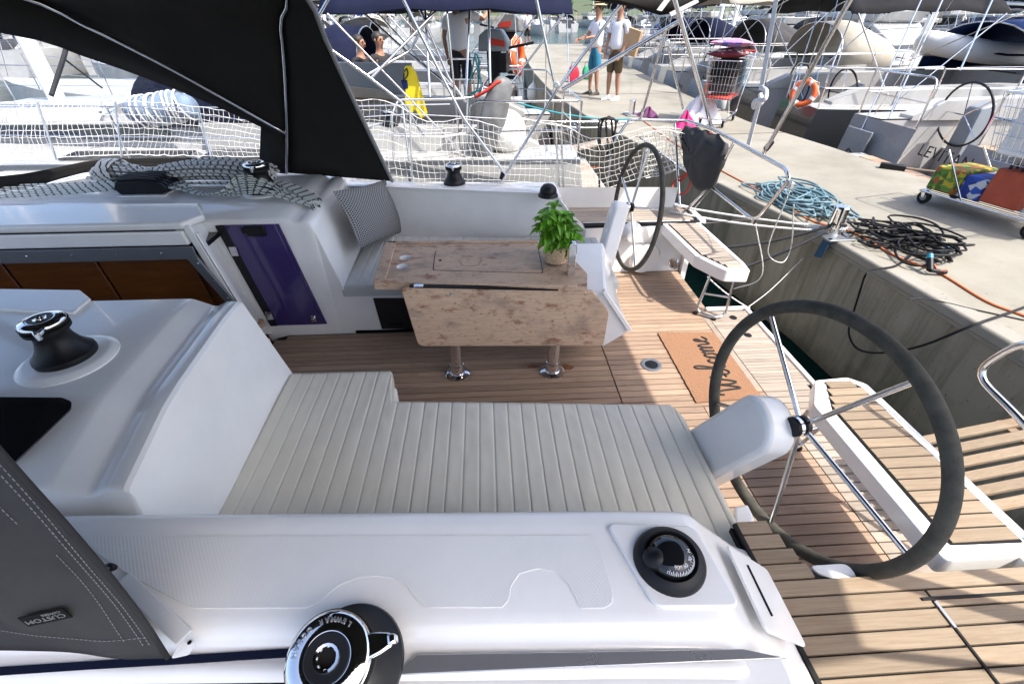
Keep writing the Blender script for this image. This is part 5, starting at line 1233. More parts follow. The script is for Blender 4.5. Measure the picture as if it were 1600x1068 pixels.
    if wheels:
        for s in ((1, -1) if wheels == 2 else (0,)):
            R_ = .42 if wheels == 2 else .5; c = Vector((.95, s * .78, zd + .12)); m = MB(); m.torus(c, (1, 0, .15), R_, .016, 40, 6); w = m.build('wheel', 'black', root, smooth=180)
            for k in range(5): a = k * 1.2566; MB().tube([c, c + Vector((0, math.cos(a), math.sin(a))) * R_], .008, 4).build('spoke', 'steel', w)
            hullpts([(1.05 + dx, s * .78 + dy, z) for dx, dy, z in ((0, -.14, zd - .85), (0, .14, zd - .85), (.3, .14, zd - .85), (.3, -.14, zd - .85), (.0, -.12, zd + .22), (.0, .12, zd + .22), (.22, .1, zd + .3), (.22, -.1, zd + .3))], 'pedestal', 'grey' if hull != 'gel2' else roof, root, .03, 2)
    # pushpit, stanchions, lifelines
    zr = zd + .62
    for s in (1, -1):
        p = [(.05, s * .5, zd), (.05, s * .5, zr), (.03, s * hb(0)[0] * .97, zr), (1.3, s * hb(.12)[0] * .97, zr + .02), (1.3, s * hb(.12)[0] * .97, zd)]
        m = MB(); m.tube(bend(p, .12), .014, 6); m.tube([(.05, s * .5, zd + .32), (.03, s * hb(0)[0] * .97, zd + .32), (1.3, s * hb(.12)[0] * .97, zd + .33)], .01, 5); m.tube([(.03, s * hb(0)[0] * .97, zr), (.03, s * hb(0)[0] * .97, zd)], .013, 6)
        m.build('pushpit', 'steel', root, smooth=60)
    if detail:
        m = MB()
        for s in (1, -1):
            for zz in (.33, .62): m.tube([(f * L, s * hb(f)[0] * .97, zd + hb(f)[1] + zz) for f in (.12, .25, .4, .55, .72, .88)], .006, 4)
            for f in (.25, .4, .55, .72, .88): m.tube([(f * L, s * hb(f)[0] * .97, zd + hb(f)[1]), (f * L, s * hb(f)[0] * .97, zd + hb(f)[1] + .63)], .011, 5)
        m.build('lifelines', 'steel', root)
    if bim:
        m = MB(); rows = []
        for i in range(13):
            u = i / 12; rows.append([(.15 + 2.7 * u, (v / 12 - .5) * 2 * 1.45, zd + 1.62 + .34 * math.sin(math.pi * min(1, max(0, v / 12))) ** .55 + .05 * math.sin(math.pi * u) - .03 * math.sin(math.pi * 3 * u) ** 2) for v in range(13)])
        m.grid(rows); bc = m.build('bimini', canvas, root, smooth=180, solid=.012)
        m = MB()
        for s in (1, -1):
            for xt in (.25, 1.5, 2.75): m.tube([(1.45, s * 1.5, zd + .25), (xt, s * 1.46, zd + 1.62)], .012, 6)
        for xt in (.25, 1.5, 2.75): m.tube([(xt, (v / 12 - .5) * 2.9, zd + 1.60 + .34 * math.sin(math.pi * v / 12) ** .55) for v in range(13)], .012, 6)
        m.build('bimini_frame', 'steel', bc, smooth=60)
    if dodg:
        m = MB(); A = []
        for xt, hgt, wd in ((x1 - .75, 1.25, 1.28), (x1 - .1, 1.28, 1.26), (x1 + .75, .95, 1.18)):
            A.append([(xt, (math.cos(math.pi * v / 14)) * wd, zd + .30 + (hgt - .30) * math.sin(math.pi * v / 14) ** .6) for v in range(15)])
        Fr = [(x1 + 1.3, math.cos(math.pi * v / 14) * 1.05, zd + .45) for v in range(15)]
        m.grid([[Vector(p) for p in r_] for r_ in A]); dd = m.build('sprayhood', canvas, root, smooth=180, solid=.012)
        for k in range(1, 13, 4):
            m = MB(); m.grid([[Vector(A[2][v]).lerp(Vector(Fr[v]), t) for v in range(k, k + 4)] for t in (.1, .5, .9)]); m.build('clear_panel', 'clear_film', dd, smooth=180)
        m = MB(); m.tube(A[0], .013, 6); m.build('hood_bow', 'steel', dd, smooth=60)
        m = MB(); m.grid([A[2], [Vector(a).lerp(Vector(b), .1) for a, b in zip(A[2], Fr)]]); m.grid([[Vector(a).lerp(Vector(b), .9) for a, b in zip(A[2], Fr)], Fr]); m.build('hood_border', canvas, dd, smooth=180)
    if mast:
        xm = .56 * L
        m = MB(); m.lathe([(.10, 0), (.10, 13), (.07, 15.5)], (xm, 0, zd + .4), n=12); mm = m.build('mast', 'white', root, smooth=60)
        m = MB()
        for s in (1, -1):
            for zz in (5, 9.5): m.tube([(xm, 0, zd + zz), (xm - .25, s * .9, zd + zz + .05)], .022, 5)
            m.tube([(xm, 0, zd + 15), (xm - .25, s * .92, zd + 9.55), (xm - .25, s * .94, zd + 5.05), (xm - .2, s * B * .47, zd)], .006, 4); m.tube([(xm, 0, zd + 9.5), (xm - .2, s * B * .45, zd)], .005, 4)
            m.tube([(xm, 0, zd + 15.6), (.4, 0, zd + 5), (.05, s * hb(0)[0] * .8, zd)], .006, 4)
        m.tube([(xm, 0, zd + 15.5), (L - .1, 0, zd + .35)], .012, 5); m.build('rigging', 'steel', mm)
        if boom:
            m = MB(); m.tube([(xm - .1, 0, zd + 1.75), (x1 - .9, 0, zd + 1.85)], .06, 8); bo = m.build('boom', 'white', root, smooth=60)
            m = MB(); rows = []
            for i in range(9):
                u = i / 8; x = xm - .1 + (x1 - .7 - xm) * u; hh = .50 - .26 * u + .02 * math.sin(9 * u); rows.append([(x, .13 * math.cos(2 * math.pi * k / 10) * (1 - .4 * u), zd + 1.83 + .1 * u + hh / 2 + hh / 2 * math.sin(2 * math.pi * k / 10)) for k in range(11)])
            m.grid(rows); m.build('sail_cover', canvas, bo, smooth=180)
    return root

def motor_boat(label, L=12, B=4.0, hull='gel2', canvas='navy', group=None):
    root = thing('motor_boat', label, 'motor boat', (0, 0, 0), group)
    st = [(0, .46, 1.0), (.3, .5, 1.15), (.6, .46, 1.4), (.85, .25, 1.7), (1, .01, 1.9)]
    m = MB()
    for s in (1, -1): m.grid([[(f * L, s * w * B * k, z * q) for k, q in ((1, 1), (.97, .5), (.85, .05), (.6, -.3))] for f, w, z in st])
    m.grid([[(f * L, k * w * B, z) for f, w, z in st] for k in (1, 0, -1)])
    a = [(0, .46 * B, 1.0), (0, .45 * B, .5), (0, .4 * B, .05), (0, .28 * B, -.3)]; m.poly(a + [(x, -y, z) for x, y, z in a[::-1]])
    m.build('hull', hull, root, smooth=40)
    hullpts([(.28 * L, s * 1.5, 1.1) for s in (1, -1)] + [(.30 * L, s * 1.35, 2.45) for s in (1, -1)] + [(.55 * L, s * 1.25, 2.45) for s in (1, -1)] + [(.72 * L, s * 1.0, 1.5) for s in (1, -1)], 'cabin', 'gel2', root, .08, 3)
    m = MB()
    for s in (1, -1): m.prism([(.31 * L, s * 1.455, 1.75), (.60 * L, s * 1.25, 1.75), (.55 * L, s * 1.26, 2.25), (.31 * L, s * 1.40, 2.25)], (0, s * .04, 0))
    m.prism([(.27 * L, -1.1, 1.3), (.27 * L, 1.1, 1.3), (.29 * L, 1.1, 2.3), (.29 * L, -1.1, 2.3)], (-.03, 0, 0)); m.build('cabin_window', 'glassdark', root)
    hullpts([(.16 * L, s * 1.4, 2.5) for s in (1, -1)] + [(.56 * L, s * 1.2, 2.5) for s in (1, -1)] + [(.58 * L, s * 1.2, 2.95) for s in (1, -1)] + [(.16 * L, s * 1.4, 2.85) for s in (1, -1)], 'flybridge', 'gel2', root, .08, 3)
    m = MB(); m.grid([[(.18 * L + u * .3 * L, (v / 6 - .5) * 2.4, 4.35 + .15 * math.sin(math.pi * v / 6)) for v in range(7)] for u in (0, .5, 1)]); bc = m.build('sun_top', canvas, root, smooth=180, solid=.03)
    m = MB()
    for s in (1, -1):
        for x in (.2, .46): m.tube([(x * L, s * 1.2, 2.9), (x * L, s * 1.18, 4.36)], .025, 5)
    m.build('top_frame', 'steel', bc)
    m = MB()
    for s in (1, -1): m.tube([(.1 * L, s * .46 * B, 1.7), (.4 * L, s * .47 * B, 1.95), (.7 * L, s * .37 * B, 2.2), (.97 * L, s * .05, 2.5)], .015, 5)
    m.build('guard_rail', 'steel', root)
    return root

# --- yacht alongside to starboard (stern to the pier, bow away)
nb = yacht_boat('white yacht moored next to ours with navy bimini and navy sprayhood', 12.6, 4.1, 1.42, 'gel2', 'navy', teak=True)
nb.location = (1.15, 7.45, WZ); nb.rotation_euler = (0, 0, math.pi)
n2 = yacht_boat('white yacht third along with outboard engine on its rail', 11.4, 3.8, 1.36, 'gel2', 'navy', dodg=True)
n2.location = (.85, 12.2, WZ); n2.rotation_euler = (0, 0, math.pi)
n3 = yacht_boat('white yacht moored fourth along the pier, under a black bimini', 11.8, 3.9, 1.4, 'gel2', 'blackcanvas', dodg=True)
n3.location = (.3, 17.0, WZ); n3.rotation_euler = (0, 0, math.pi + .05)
for ch in nb.children:
    if ch.name.startswith('bimini'): ch.location.z -= .2
# --- yachts on the far side of the pier
lev = yacht_boat('pale yacht lettered LEVITAN across the pier, with teak cockpit and no canvas', 12.2, 4.0, 1.52, 'shade_grey', 'blue', bim=False, dodg=False, teak=True)
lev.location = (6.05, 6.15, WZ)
dk = yacht_boat('charcoal hulled yacht with blue sprayhood and black bimini', 12.8, 3.9, 1.46, 'charhull', 'blue', roof='gel2', bim=True, dodg=True)
dk.location = (6.0, 10.35, WZ); dk.rotation_euler = (0, 0, -.03)
for ch in dk.children:
    if ch.name.startswith('bimini'): ch.data.materials[0] = M['blackcanvas']; ch.location.z -= .24
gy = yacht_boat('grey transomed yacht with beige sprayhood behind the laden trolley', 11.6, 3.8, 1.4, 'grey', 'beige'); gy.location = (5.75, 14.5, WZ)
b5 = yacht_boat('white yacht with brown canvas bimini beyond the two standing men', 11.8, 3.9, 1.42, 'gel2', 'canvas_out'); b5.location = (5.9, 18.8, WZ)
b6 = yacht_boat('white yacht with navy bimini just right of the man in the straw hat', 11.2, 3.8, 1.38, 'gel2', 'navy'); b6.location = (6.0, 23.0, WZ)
b7 = dup(b6, (6.4, 27.4, WZ), -.04, label='white yacht with navy canvas sixth along the far side of the pier')
b8 = dup(b5, (7.2, 32.0, WZ), -.1, label='white yacht with brown canvas near the far end of the pier')
mb1 = motor_boat('white motor boat with navy sun top out in the fairway', group='boats moored across the harbour')
mb1.location = (14, 46, WZ); mb1.rotation_euler = (0, 0, .4)
# --- the crowd of boats across the harbour
rnd = random.Random(31)
far_src = [yacht_boat('white yacht with blue canvas', 11.5, 3.8, 1.4, 'gel2', 'blue', detail=False, wheels=0),
           yacht_boat('white yacht with beige canvas', 12.0, 3.9, 1.4, 'gel2', 'beige', detail=False, wheels=0),
           motor_boat('white motor boat with black sun top', 12.5, 4.1, 'gel2', 'blackcanvas')]
CAN = {0: 'blue_canvas', 1: 'beige_canvas', 2: 'black_canvas'}
TONE = {'blue': 'blue', 'blackcanvas': 'black', 'navy': 'navy', 'canvas_out': 'grey', 'beige': 'beige', 'whitecloth': 'white'}
far_n = 0
def far_boat(i, loc, a, sc, where):
    global far_n
    c = rnd.choice(('blue', 'blackcanvas', 'navy', 'navy', 'canvas_out', 'beige', 'blackcanvas')); kind = 'motor boat' if i == 2 else 'yacht'
    end = 'stern' if math.sin(a) * 1 > 0 else 'bow'
    lb = 'white %s, %s canvas, %s towards us, %s' % (kind, TONE[c], end, where)
    if far_n < 3 and far_src[i].get('placed') is None:
        pass
    o = dup(far_src[i], loc, a, sc, label=lb, group='boats moored ' + where, swap={CAN[i]: c})
    far_n += 1; return o
ROWN = ('just beyond the pier', 'second row across the water', 'third row across the harbour', 'far across the harbour', 'last row before the shore')
first = {}
for row, (y0, x0, x1_, step) in enumerate(((42, 14, 74, 4.6), (60, -70, 84, 5.2), (88, -84, 112, 6.2), (128, -110, 150, 7.5), (190, -150, 210, 10))):
    x = x0
    while x < x1_:
        if not (row == 1 and -3 < x < 13) and not (row in (2, 3) and -2 < x < 9):
            loc = (x + rnd.uniform(-.7, .7), y0 + rnd.uniform(-2.5, 2.5) + abs(x) * .05, WZ); a = rnd.choice((math.pi / 2, -math.pi / 2)) + rnd.uniform(-.12, .12); far_boat(rnd.choice((0, 0, 1, 2, 2)), loc, a, rnd.uniform(.85, 1.15), ROWN[row])
        x += step
for k in range(9): far_boat(k % 3, (-6 - k * 4.4, 27 + (k % 2) * 2, WZ), math.pi / 2 + rnd.uniform(-.1, .1), 1.0, 'behind the neighbouring yachts')
for k in range(7): far_boat((k + 1) % 3, (17 + k * 4.6, 31 + (k % 2) * 3, WZ), -math.pi / 2 + rnd.uniform(-.1, .1), 1.0, 'behind yachts across the pier')
for k, o in enumerate(far_src):
    o.location = (-50 - 5 * k, 38, WZ); o.rotation_euler = (0, 0, 1.57); o['label'] = o['label'] + (', moored at the far left behind the sprayhood',)[0]

# ================================================================ people
M['teal_shorts'] = mat('teal_shorts', (.02, .17, .28), .85, var=.2, vscale=8)
M['brown_shorts'] = mat('olive_shorts', (.10, .066, .028), .85, var=.25, vscale=8)
M['dark_shorts'] = mat('dark_shorts', (.012, .013, .018), .85)
M['tee'] = mat('white_tee', (.74, .75, .80), .9, var=.06, vscale=6, bump=.5, bscale=12)
M['straw'] = mat('straw_hat', (.55, .40, .22), .85, var=.2, vscale=60)
def skinmesh(name, chains, mt, parent, sub=2):
    """chains: lists of (point, radius) sharing points -> one skinned surface"""
    vs, rs, es, idx = [], [], [], {}
    for ch in chains:
        prev = None
        for p, r in ch:
            k = tuple(round(c, 4) for c in p)
            if k not in idx: idx[k] = len(vs); vs.append(p); rs.append(r)
            i = idx[k]
            if prev is not None and prev != i: es.append((prev, i))
            prev = i
    me = bpy.data.meshes.new(name); me.from_pydata([tuple(v) for v in vs], es, []); o = bpy.data.objects.new(name, me); COL.objects.link(o)
    md = o.modifiers.new('skin', 'SKIN'); md.use_smooth_shade = True; md.branch_smoothing = .5
    sv = me.skin_vertices[0].data
    for i, r in enumerate(rs): sv[i].radius = r if isinstance(r, tuple) else (r, r); sv[i].use_root = (i == 0)
    o.modifiers.new('sub', 'SUBSURF').render_levels = sub
    me.materials.append(M[mt]); adopt(o, parent); return o
def person(loc, face, label, H=1.76, top='tee', bottom='teal_shorts', armL=None, armR=None, hat=None, hair='hair', stance=.11, group=None, seated=False, shoes='white', skin='skin'):
    """face = heading angle (deg) of the chest; arm = (elbow, hand) in body axes (right, forward, up) relative to the shoulder"""
    L = Vector(loc); s = H / 1.76; a = R(face); F = Vector((math.cos(a), math.sin(a), 0)); Rt = Vector((math.sin(a), -math.cos(a), 0)); U = Vector((0, 0, 1))
    root = thing('person', label, 'person', L, group)
    P = lambda r, f, u: L + (Rt * r + F * f + U * u) * s
    drop = .44 if seated else 0
    pel = P(0, 0, .94 - drop); wa = P(0, .01, 1.08 - drop); ch = P(0, .0, 1.28 - drop); nk = P(0, -.01, 1.46 - drop); nk2 = P(0, .01, 1.53 - drop); hd0 = P(0, .02, 1.58 - drop); hd1 = P(0, .035, 1.66 - drop); hd2 = P(0, .02, 1.73 - drop)
    chains = [[(pel, (.15 * s, .11 * s)), (wa, (.135 * s, .10 * s)), (ch, (.165 * s, .11 * s)), (nk, (.075 * s, .07 * s)), (nk2, .055 * s), (hd0, .068 * s), (hd1, .085 * s), (hd2, .072 * s)]]
    tee = [[(P(0, 0, .90 - drop), (.18 * s, .14 * s)), (wa, (.176 * s, .138 * s)), (ch, (.20 * s, .142 * s)), (P(0, -.005, 1.40 - drop), (.13 * s, .09 * s)), (P(0, -.01, 1.455 - drop), (.082 * s, .075 * s))]]
    legs = [[(pel, (.16 * s, .125 * s))]]; shorts = [[(P(0, 0, 1.0 - drop), (.148 * s, .118 * s)), (pel, (.165 * s, .13 * s))]]
    feet = []
    for sg in (-1, 1):
        if seated: hip, kn, an = P(sg * .09, .06, .90 - drop), P(sg * .13, .46, .50), P(sg * .13, .44, .09)
        else: hip, kn, an = P(sg * .092, 0, .86), P(sg * (stance * .95), .015 * sg + .01, .47), P(sg * stance, -.02 + .03 * sg, .085)
        chains.append([(pel, (.15 * s, .11 * s)), (hip, .088 * s), (hip.lerp(kn, .55), .074 * s), (kn, .055 * s), (kn.lerp(an, .3), .056 * s), (kn.lerp(an, .75), .038 * s), (an, .034 * s)])
        shorts.append([(pel, (.165 * s, .13 * s)), (hip, .108 * s), (hip.lerp(kn, .5), .098 * s), (hip.lerp(kn, .97), .094 * s)])
        feet.append((an, sg))
    for sg, arm in ((-1, armL), (1, armR)):
        sh = P(sg * .19, -.01, 1.40 - drop); el_o, ha_o = arm or ((sg * .05, -.04, -.29), (sg * .06, .04, -.54))
        el = sh + (Rt * el_o[0] + F * el_o[1] + U * el_o[2]) * s; ha = sh + (Rt * ha_o[0] + F * ha_o[1] + U * ha_o[2]) * s
        chains.append([(ch, (.165 * s, .11 * s)), (sh, .058 * s), (sh.lerp(el, .5), .044 * s), (el, .036 * s), (el.lerp(ha, .35), .037 * s), (el.lerp(ha, .9), .025 * s), (ha, (.026 * s, .020 * s))])
        tee.append([(P(0, -.005, 1.40 - drop), (.13 * s, .09 * s)), (sh, .074 * s), (sh.lerp(el, .45), .066 * s), (sh.lerp(el, .68), .068 * s)])
        d = (ha - el).normalized(); side = d.cross(Rt * sg + F * .3).normalized(); palm = ha + d * .05 * s; hc = []
        chains.append([(ha, (.026 * s, .020 * s)), (palm, (.036 * s, .018 * s))])
        for q in range(4):
            o_ = side * (.030 - q * .020) * s; ln = (.075, .085, .080, .06)[q] * s; b0 = palm + o_ * .9 + d * .012 * s; curl = (F * .35 - U * .15).normalized()
            hc.append([(palm + d * .01 * s + o_ * .5, .011 * s), (b0 + d * .02 * s, .0095 * s), (b0 + d * ln * .55 + curl * .006, .0085 * s), (b0 + d * ln * .85 + curl * .03 * s, .007 * s)])
        hc.append([(palm - d * .02 * s + side * .02 * s, .012 * s), (palm + side * .055 * s + d * .01, .0105 * s), (palm + side * .065 * s + d * .045 * s, .008 * s)])
        for c_ in hc: skinmesh('finger', [c_], skin, root, 1)
    body = skinmesh('body', chains, skin, root)
    skinmesh('shirt', tee, top, root); skinmesh('shorts', shorts, bottom, root)
    for an, sg in feet:
        m = MB(); rows = []
        f0 = an + F * .05 * s - U * .085 * s
        for k in range(9):
            t = k / 8; w = (.030, .036, .038, .040, .046, .048, .044, .034, .012)[k] * s; h_ = (.05, .085, .09, .08, .062, .05, .04, .034, .02)[k] * s; c = f0 + F * (-.12 + .27 * t) * s
            rows.append([c + Rt * w * math.cos(x_) * (1 if abs(math.cos(x_)) > .01 else 0) + U * (h_ * max(0, math.sin(x_)) + .004) for x_ in [math.pi * 2 * q / 12 for q in range(13)]])
        m.grid(rows); m.build('shoe' if shoes != 'skin' else 'sandal', shoes if shoes != 'skin' else 'hair', root, smooth=60)
    # face, ears, hair
    fc = P(0, .115, 1.645 - drop)
    m = MB(); m.ball(P(0, .122, 1.635 - drop), .016 * s, 8, 6, (.8, 1.2, 1.4)); m.build('nose', skin, body, smooth=180)
    for sg in (-1, 1):
        m = MB(); m.ball(P(sg * .034, .105, 1.668 - drop), .013 * s, 8, 6); m.build('eye', 'hair', body, smooth=180)
        m = MB(); m.ball(P(sg * .088, .02, 1.65 - drop), .024 * s, 8, 6, (.5, .7, 1.2)); m.build('ear', skin, body, smooth=180)
    m = MB(); m.box(P(0, .108, 1.598 - drop), (.05 * s, .012 * s, .010 * s), Matrix.Rotation(a - math.pi / 2, 3, 'Z')); m.build('mouth', mat_lip, body)
    m = MB(); m.ball(P(0, -.005, 1.69 - drop), .098 * s, 16, 10, (1, 1.02, .92), None); m.build('hair', hair, body, smooth=180)
    if hat:
        c = P(0, .02, 1.725 - drop); m = MB(); m.lathe([(.165 * s, -.012), (.16 * s, -.002), (.11 * s, .006), (.102 * s, .02), (.10 * s, .07 * s), (.085 * s, .115 * s), (.03 * s, .122 * s)], c, n=28); hb_ = m.build('hat', hat, root, smooth=50)
        m = MB(); m.lathe([(.105 * s, .014), (.105 * s, .042)], c, n=28, cap=False); m.build('hat_band', 'black', hb_, smooth=60)
    return root
mat_lip = mat('lips', (.28, .11, .09), .5)
pA = person((2.629, 12.246, 0.5), 200, 'man in straw hat, white tee and teal shorts standing on the pier', 1.78, 'tee', 'teal_shorts', armL=((-.03, .14, -.24), (.02, .36, -.26)), armR=((.05, .12, -.25), (.0, .34, -.30)), hat='straw', shoes='skin')
pB = person((2.905, 11.433, 0.5), 215, 'man in white tee and brown shorts holding a cardboard box', 1.80, 'tee', 'brown_shorts', armL=((-.08, -.02, -.29), (-.03, .12, -.52)), armR=((.06, .02, -.28), (.02, .14, -.50)), shoes='white')
m = MB(); c = Vector((2.905, 11.433, 0.5)) + V(.18, -.22, 1.12); m.box(c, (.08, .52, .46), Matrix.Rotation(R(38), 3, 'Z') @ Matrix.Rotation(R(12), 3, 'X')); m.build('cardboard_box', 'cardboard', None, bevel=.004, label='flat brown cardboard box carried by the man in brown shorts', cat='box')
for nm, mt, q, sz, lb in (('cooler_bag', mat('red_bag', (.5, .015, .05), .7, var=.3), (2.581, 14.759, 0.5), (.30, .26, .38), 'crimson bag standing on the pier behind the two men'), ('shopping_bag', mat('green_bag', (.03, .33, .17), .7, var=.3), (3.08, 15.348, 0.5), (.24, .22, .34), 'green bag beside the crimson bag on the pier')):
    q = Vector(q); b = hullpts([q + V(sx * sz[0] / 2 * k, sy * sz[1] / 2 * k, z) for sx in (-1, 1) for sy in (-1, 1) for z, k in ((0, .92), (sz[2] * .6, 1.05), (sz[2], .7))], nm, mt.name if mt.name in M else 'white', None or pier, .04, 3)
    w = world_of(b); b.parent = None; b.matrix_basis = w; b.data.materials[0] = mt; tag(b, lb, 'bag')
    MB().tube(spline([q + V(-.08, 0, sz[2]), q + V(-.05, 0, sz[2] + .09), q + V(.05, 0, sz[2] + .09), q + V(.08, 0, sz[2])], 5), .008, 6).build('handle', 'black', b)
pC = person((2.65, 31.0, .5), 250, 'small distant person in white shirt pushing a trolley along the quay', 1.75, 'tee', 'dark_shorts', armL=((-.03, .14, -.24), (.02, .40, -.28)), armR=((.03, .14, -.24), (-.02, .40, -.28)))
pD = person((-.35, 8.95, .62), 75, 'man in pale tee and dark shorts standing on the neighbouring yacht', 1.82, 'tee', 'dark_shorts', armR=((.18, .14, -.05), (.30, .34, .16)), armL=((-.06, .0, -.29), (-.05, .08, -.54)))
M['darktop'] = mat('dark_top', (.02, .018, .02), .85); M['shade_skin'] = M['skin']
pE = person((-2.05, 9.25, .52), -20, 'long haired person in dark top sitting left on the neighbouring yacht', 1.70, 'darktop', 'dark_shorts', seated=True)
pF = person((-1.78, 9.55, .52), -35, 'second seated person with short dark hair beside the long haired one', 1.74, 'darktop', 'dark_shorts', seated=True)

# ================================================================ bollard, hoses, lines on the pier
def bollard(p, label):
    p = Vector(p); r = thing('bollard', label, 'bollard', p)
    MB().prism(rounded([p + V(-.13, -.16, .001), p + V(.13, -.16, .001), p + V(.13, .16, .001), p + V(-.13, .16, .001)], .03), (0, 0, .018)).build('base_plate', 'alu', r, bevel=.004)
    MB().lathe([(.062, .018), (.06, .03), (.06, .24), (.064, .25), (.058, .262), (.03, .266)], p, n=32).build('post', 'chrome', r, smooth=35)
    MB().tube([p + V(-.12, 0, .06), p + V(.12, 0, .06)], .013, 8).build('cross_bar', 'steel', r)
    return r
bollard((3.047, 3.668, 0.5), 'polished steel bollard with mooring lines at the pier edge')
bollard((14.225, -88.716, 0.5) if False else (2.842, 9.523, 0.5), 'small steel bollard near the pink cloth farther along the pier')
def hose_pile(c, rx, ry, n, r, mt, name, label, seed, tail=None, hmax=.09, wild=(1.1, .2)):
    rnd = random.Random(seed); c = Vector(c); pts = []
    ax = R(rnd.uniform(0, 90))
    for k in range(n):
        fx, fy = rnd.uniform(.3, .95) * wild[0], rnd.uniform(.3, .95) * wild[0]; ox, oy = rnd.uniform(-wild[1], wild[1]) * rx, rnd.uniform(-wild[1], wild[1]) * ry; tw = rnd.uniform(-.9, .9); ph = rnd.uniform(0, 6.28); z = r + hmax * rnd.random() ** 1.5
        for a in range(9):
            t = ph + 2 * math.pi * a / 9 + k * .3; pts.append(c + Vector((ox + math.cos(t + tw) * rx * fx, oy + math.sin(t) * ry * fy, max(r, z + .012 * math.sin(3 * t)))))
    if tail: pts += [Vector(p) for p in tail]
    m = MB(); m.tube(spline(pts, 4), r, 6); return m.build(name, mt, None, smooth=180, label=label, cat='hose')
hose_pile((3.247, 4.572, 0.502), .34, .58, 20, .0105, 'hose_blue', 'water_hose', 'coiled grey blue water hose lying on the pier beside the bollard', 4, [(3.229, 3.943, 0.52), (3.24, 3.844, 0.515), (3.197, 3.725, 0.515)])
hose_pile((3.547, 3.401, 0.502), .36, .36, 22, .0085, 'hose_black', 'water_hose', 'tangled black hose heaped on the pier with a spray gun', 6, [(3.138, 3.014, 0.52), (2.924, 2.982, 0.51), (2.828, 2.912, 0.5), (2.99, 3.061, 0.303), (2.99, 3.013, 0.089), (2.98, 2.954, -0.062), (2.96, 2.787, -0.103), (2.9, 2.534, 0.052), (2.95, 2.352, 0.249), (3.006, 2.195, 0.52), (3.509, 2.364, 0.53), (4.338, 2.688, 0.52)], .13, (.82, .62))
m = MB(); m.tube(spline([(2.906, 9.144, 0.508), (2.858, 6.984, 0.508), (2.94, 5.64, 0.508), (3.031, 4.732, 0.508), (3.049, 4.029, 0.51), (3.261, 3.709, 0.508), (3.285, 3.199, 0.51), (3.397, 2.916, 0.508), (3.378, 2.491, 0.508), (3.471, 2.268, 0.508), (3.603, 1.839, 0.508)], 8), .0085, 6); m.build('power_cable', 'hose_orange', None, smooth=180, label='orange power cable running the length of the pier', cat='cable')
m = MB(); m.tube(spline([(2.88, 2.55, 0.505), (3.012, 2.543, 0.505), (3.23, 2.38, 0.505), (3.414, 2.254, 0.505)], 8), .005, 6); m.build('thin_line', 'rope_black', None, label='thin dark line lying across the pier edge', cat='rope')
def spray_gun():
    p = Vector((3.33, 2.929, 0.53)); r = thing('spray_gun', 'black and orange hose spray gun with blue tip', 'spray gun', p)
    a, b = Vector((3.297, 2.89, 0.54)), Vector((3.321, 2.96, 0.6)); m = MB(); m.tube([a, b], .022, 10); m.build('barrel', 'black', r, smooth=60)
    m = MB(); m.tube([b, b + (b - a).normalized() * .035], .021, 10); m.build('tip', mat('blue_tip', (.01, .22, .36), .4), r, smooth=60)
    m = MB(); m.tube([a, Vector((3.412, 2.872, 0.53))], .017, 8); m.build('handle', 'black', r, smooth=60)
    m = MB(); m.tube([Vector((3.355, 2.932, 0.56)), Vector((3.341, 2.877, 0.54)), Vector((3.405, 2.874, 0.545))], .009, 6); m.build('trigger', 'orange', r, smooth=60)
spray_gun()
m = MB(); a, b = Vector((3.709, 3.217, 0.535)), Vector((3.834, 3.285, 0.535)); d = (b - a).normalized(); m.lathe([(.015, -.05), (.032, -.03), (.032, .1), (.014, .13), (.014, .15)], a, d, n=14); m.build('water_bottle', mat('blue_bottle', (.18, .34, .44), .12, coat=.5), None, smooth=40, label='small blue plastic bottle lying beside the black hose', cat='bottle')
# mooring lines
def line(pts, r, mt, label, name='mooring_line'):
    m = MB(); m.tube(pts, r, 7); return m.build(name, mt, None, smooth=180, label=label, cat='rope')
bo = Vector((3.047, 3.668, 0.5))
line(sag((1.829, 4.501, 0.52), bo + V(-.06, .05, .06), .02) + [bo + V(.07, .03, .07), bo + V(.06, -.06, .07), bo + V(-.07, -.04, .075)], .010, 'rope_white', 'upper of two white mooring lines from our stern to the bollard')
line(sag((1.794, 4.28, 0.52), bo + V(-.07, .0, .04), .03), .010, 'rope_white', 'lower of two white mooring lines from our stern to the bollard')
line(sag((1.98, 3.9, .30), bo + V(-.05, -.02, .10), .06) + [bo + V(.065, .02, .11), bo + V(.05, -.06, .11), bo + V(-.065, -.03, .115)], .014, 'rope_black', 'thick black mooring line, upper one reaching the bollard')
line(sag((2.0, 3.5, .22), bo + V(-.06, -.05, .085), .05), .014, 'rope_black', 'thick black mooring line, lower one reaching the bollard')
MB().prism([(2.94, 3.601, 0.501), (2.94, 3.51, 0.539), (2.94, 3.542, 0.34), (2.94, 3.631, 0.316)], (.008, 0, 0)).build('mooring_strap', mat('blue_webbing', (.015, .06, .13), .8), None, label='dark blue webbing strap hanging over the pier edge under the bollard', cat='strap')
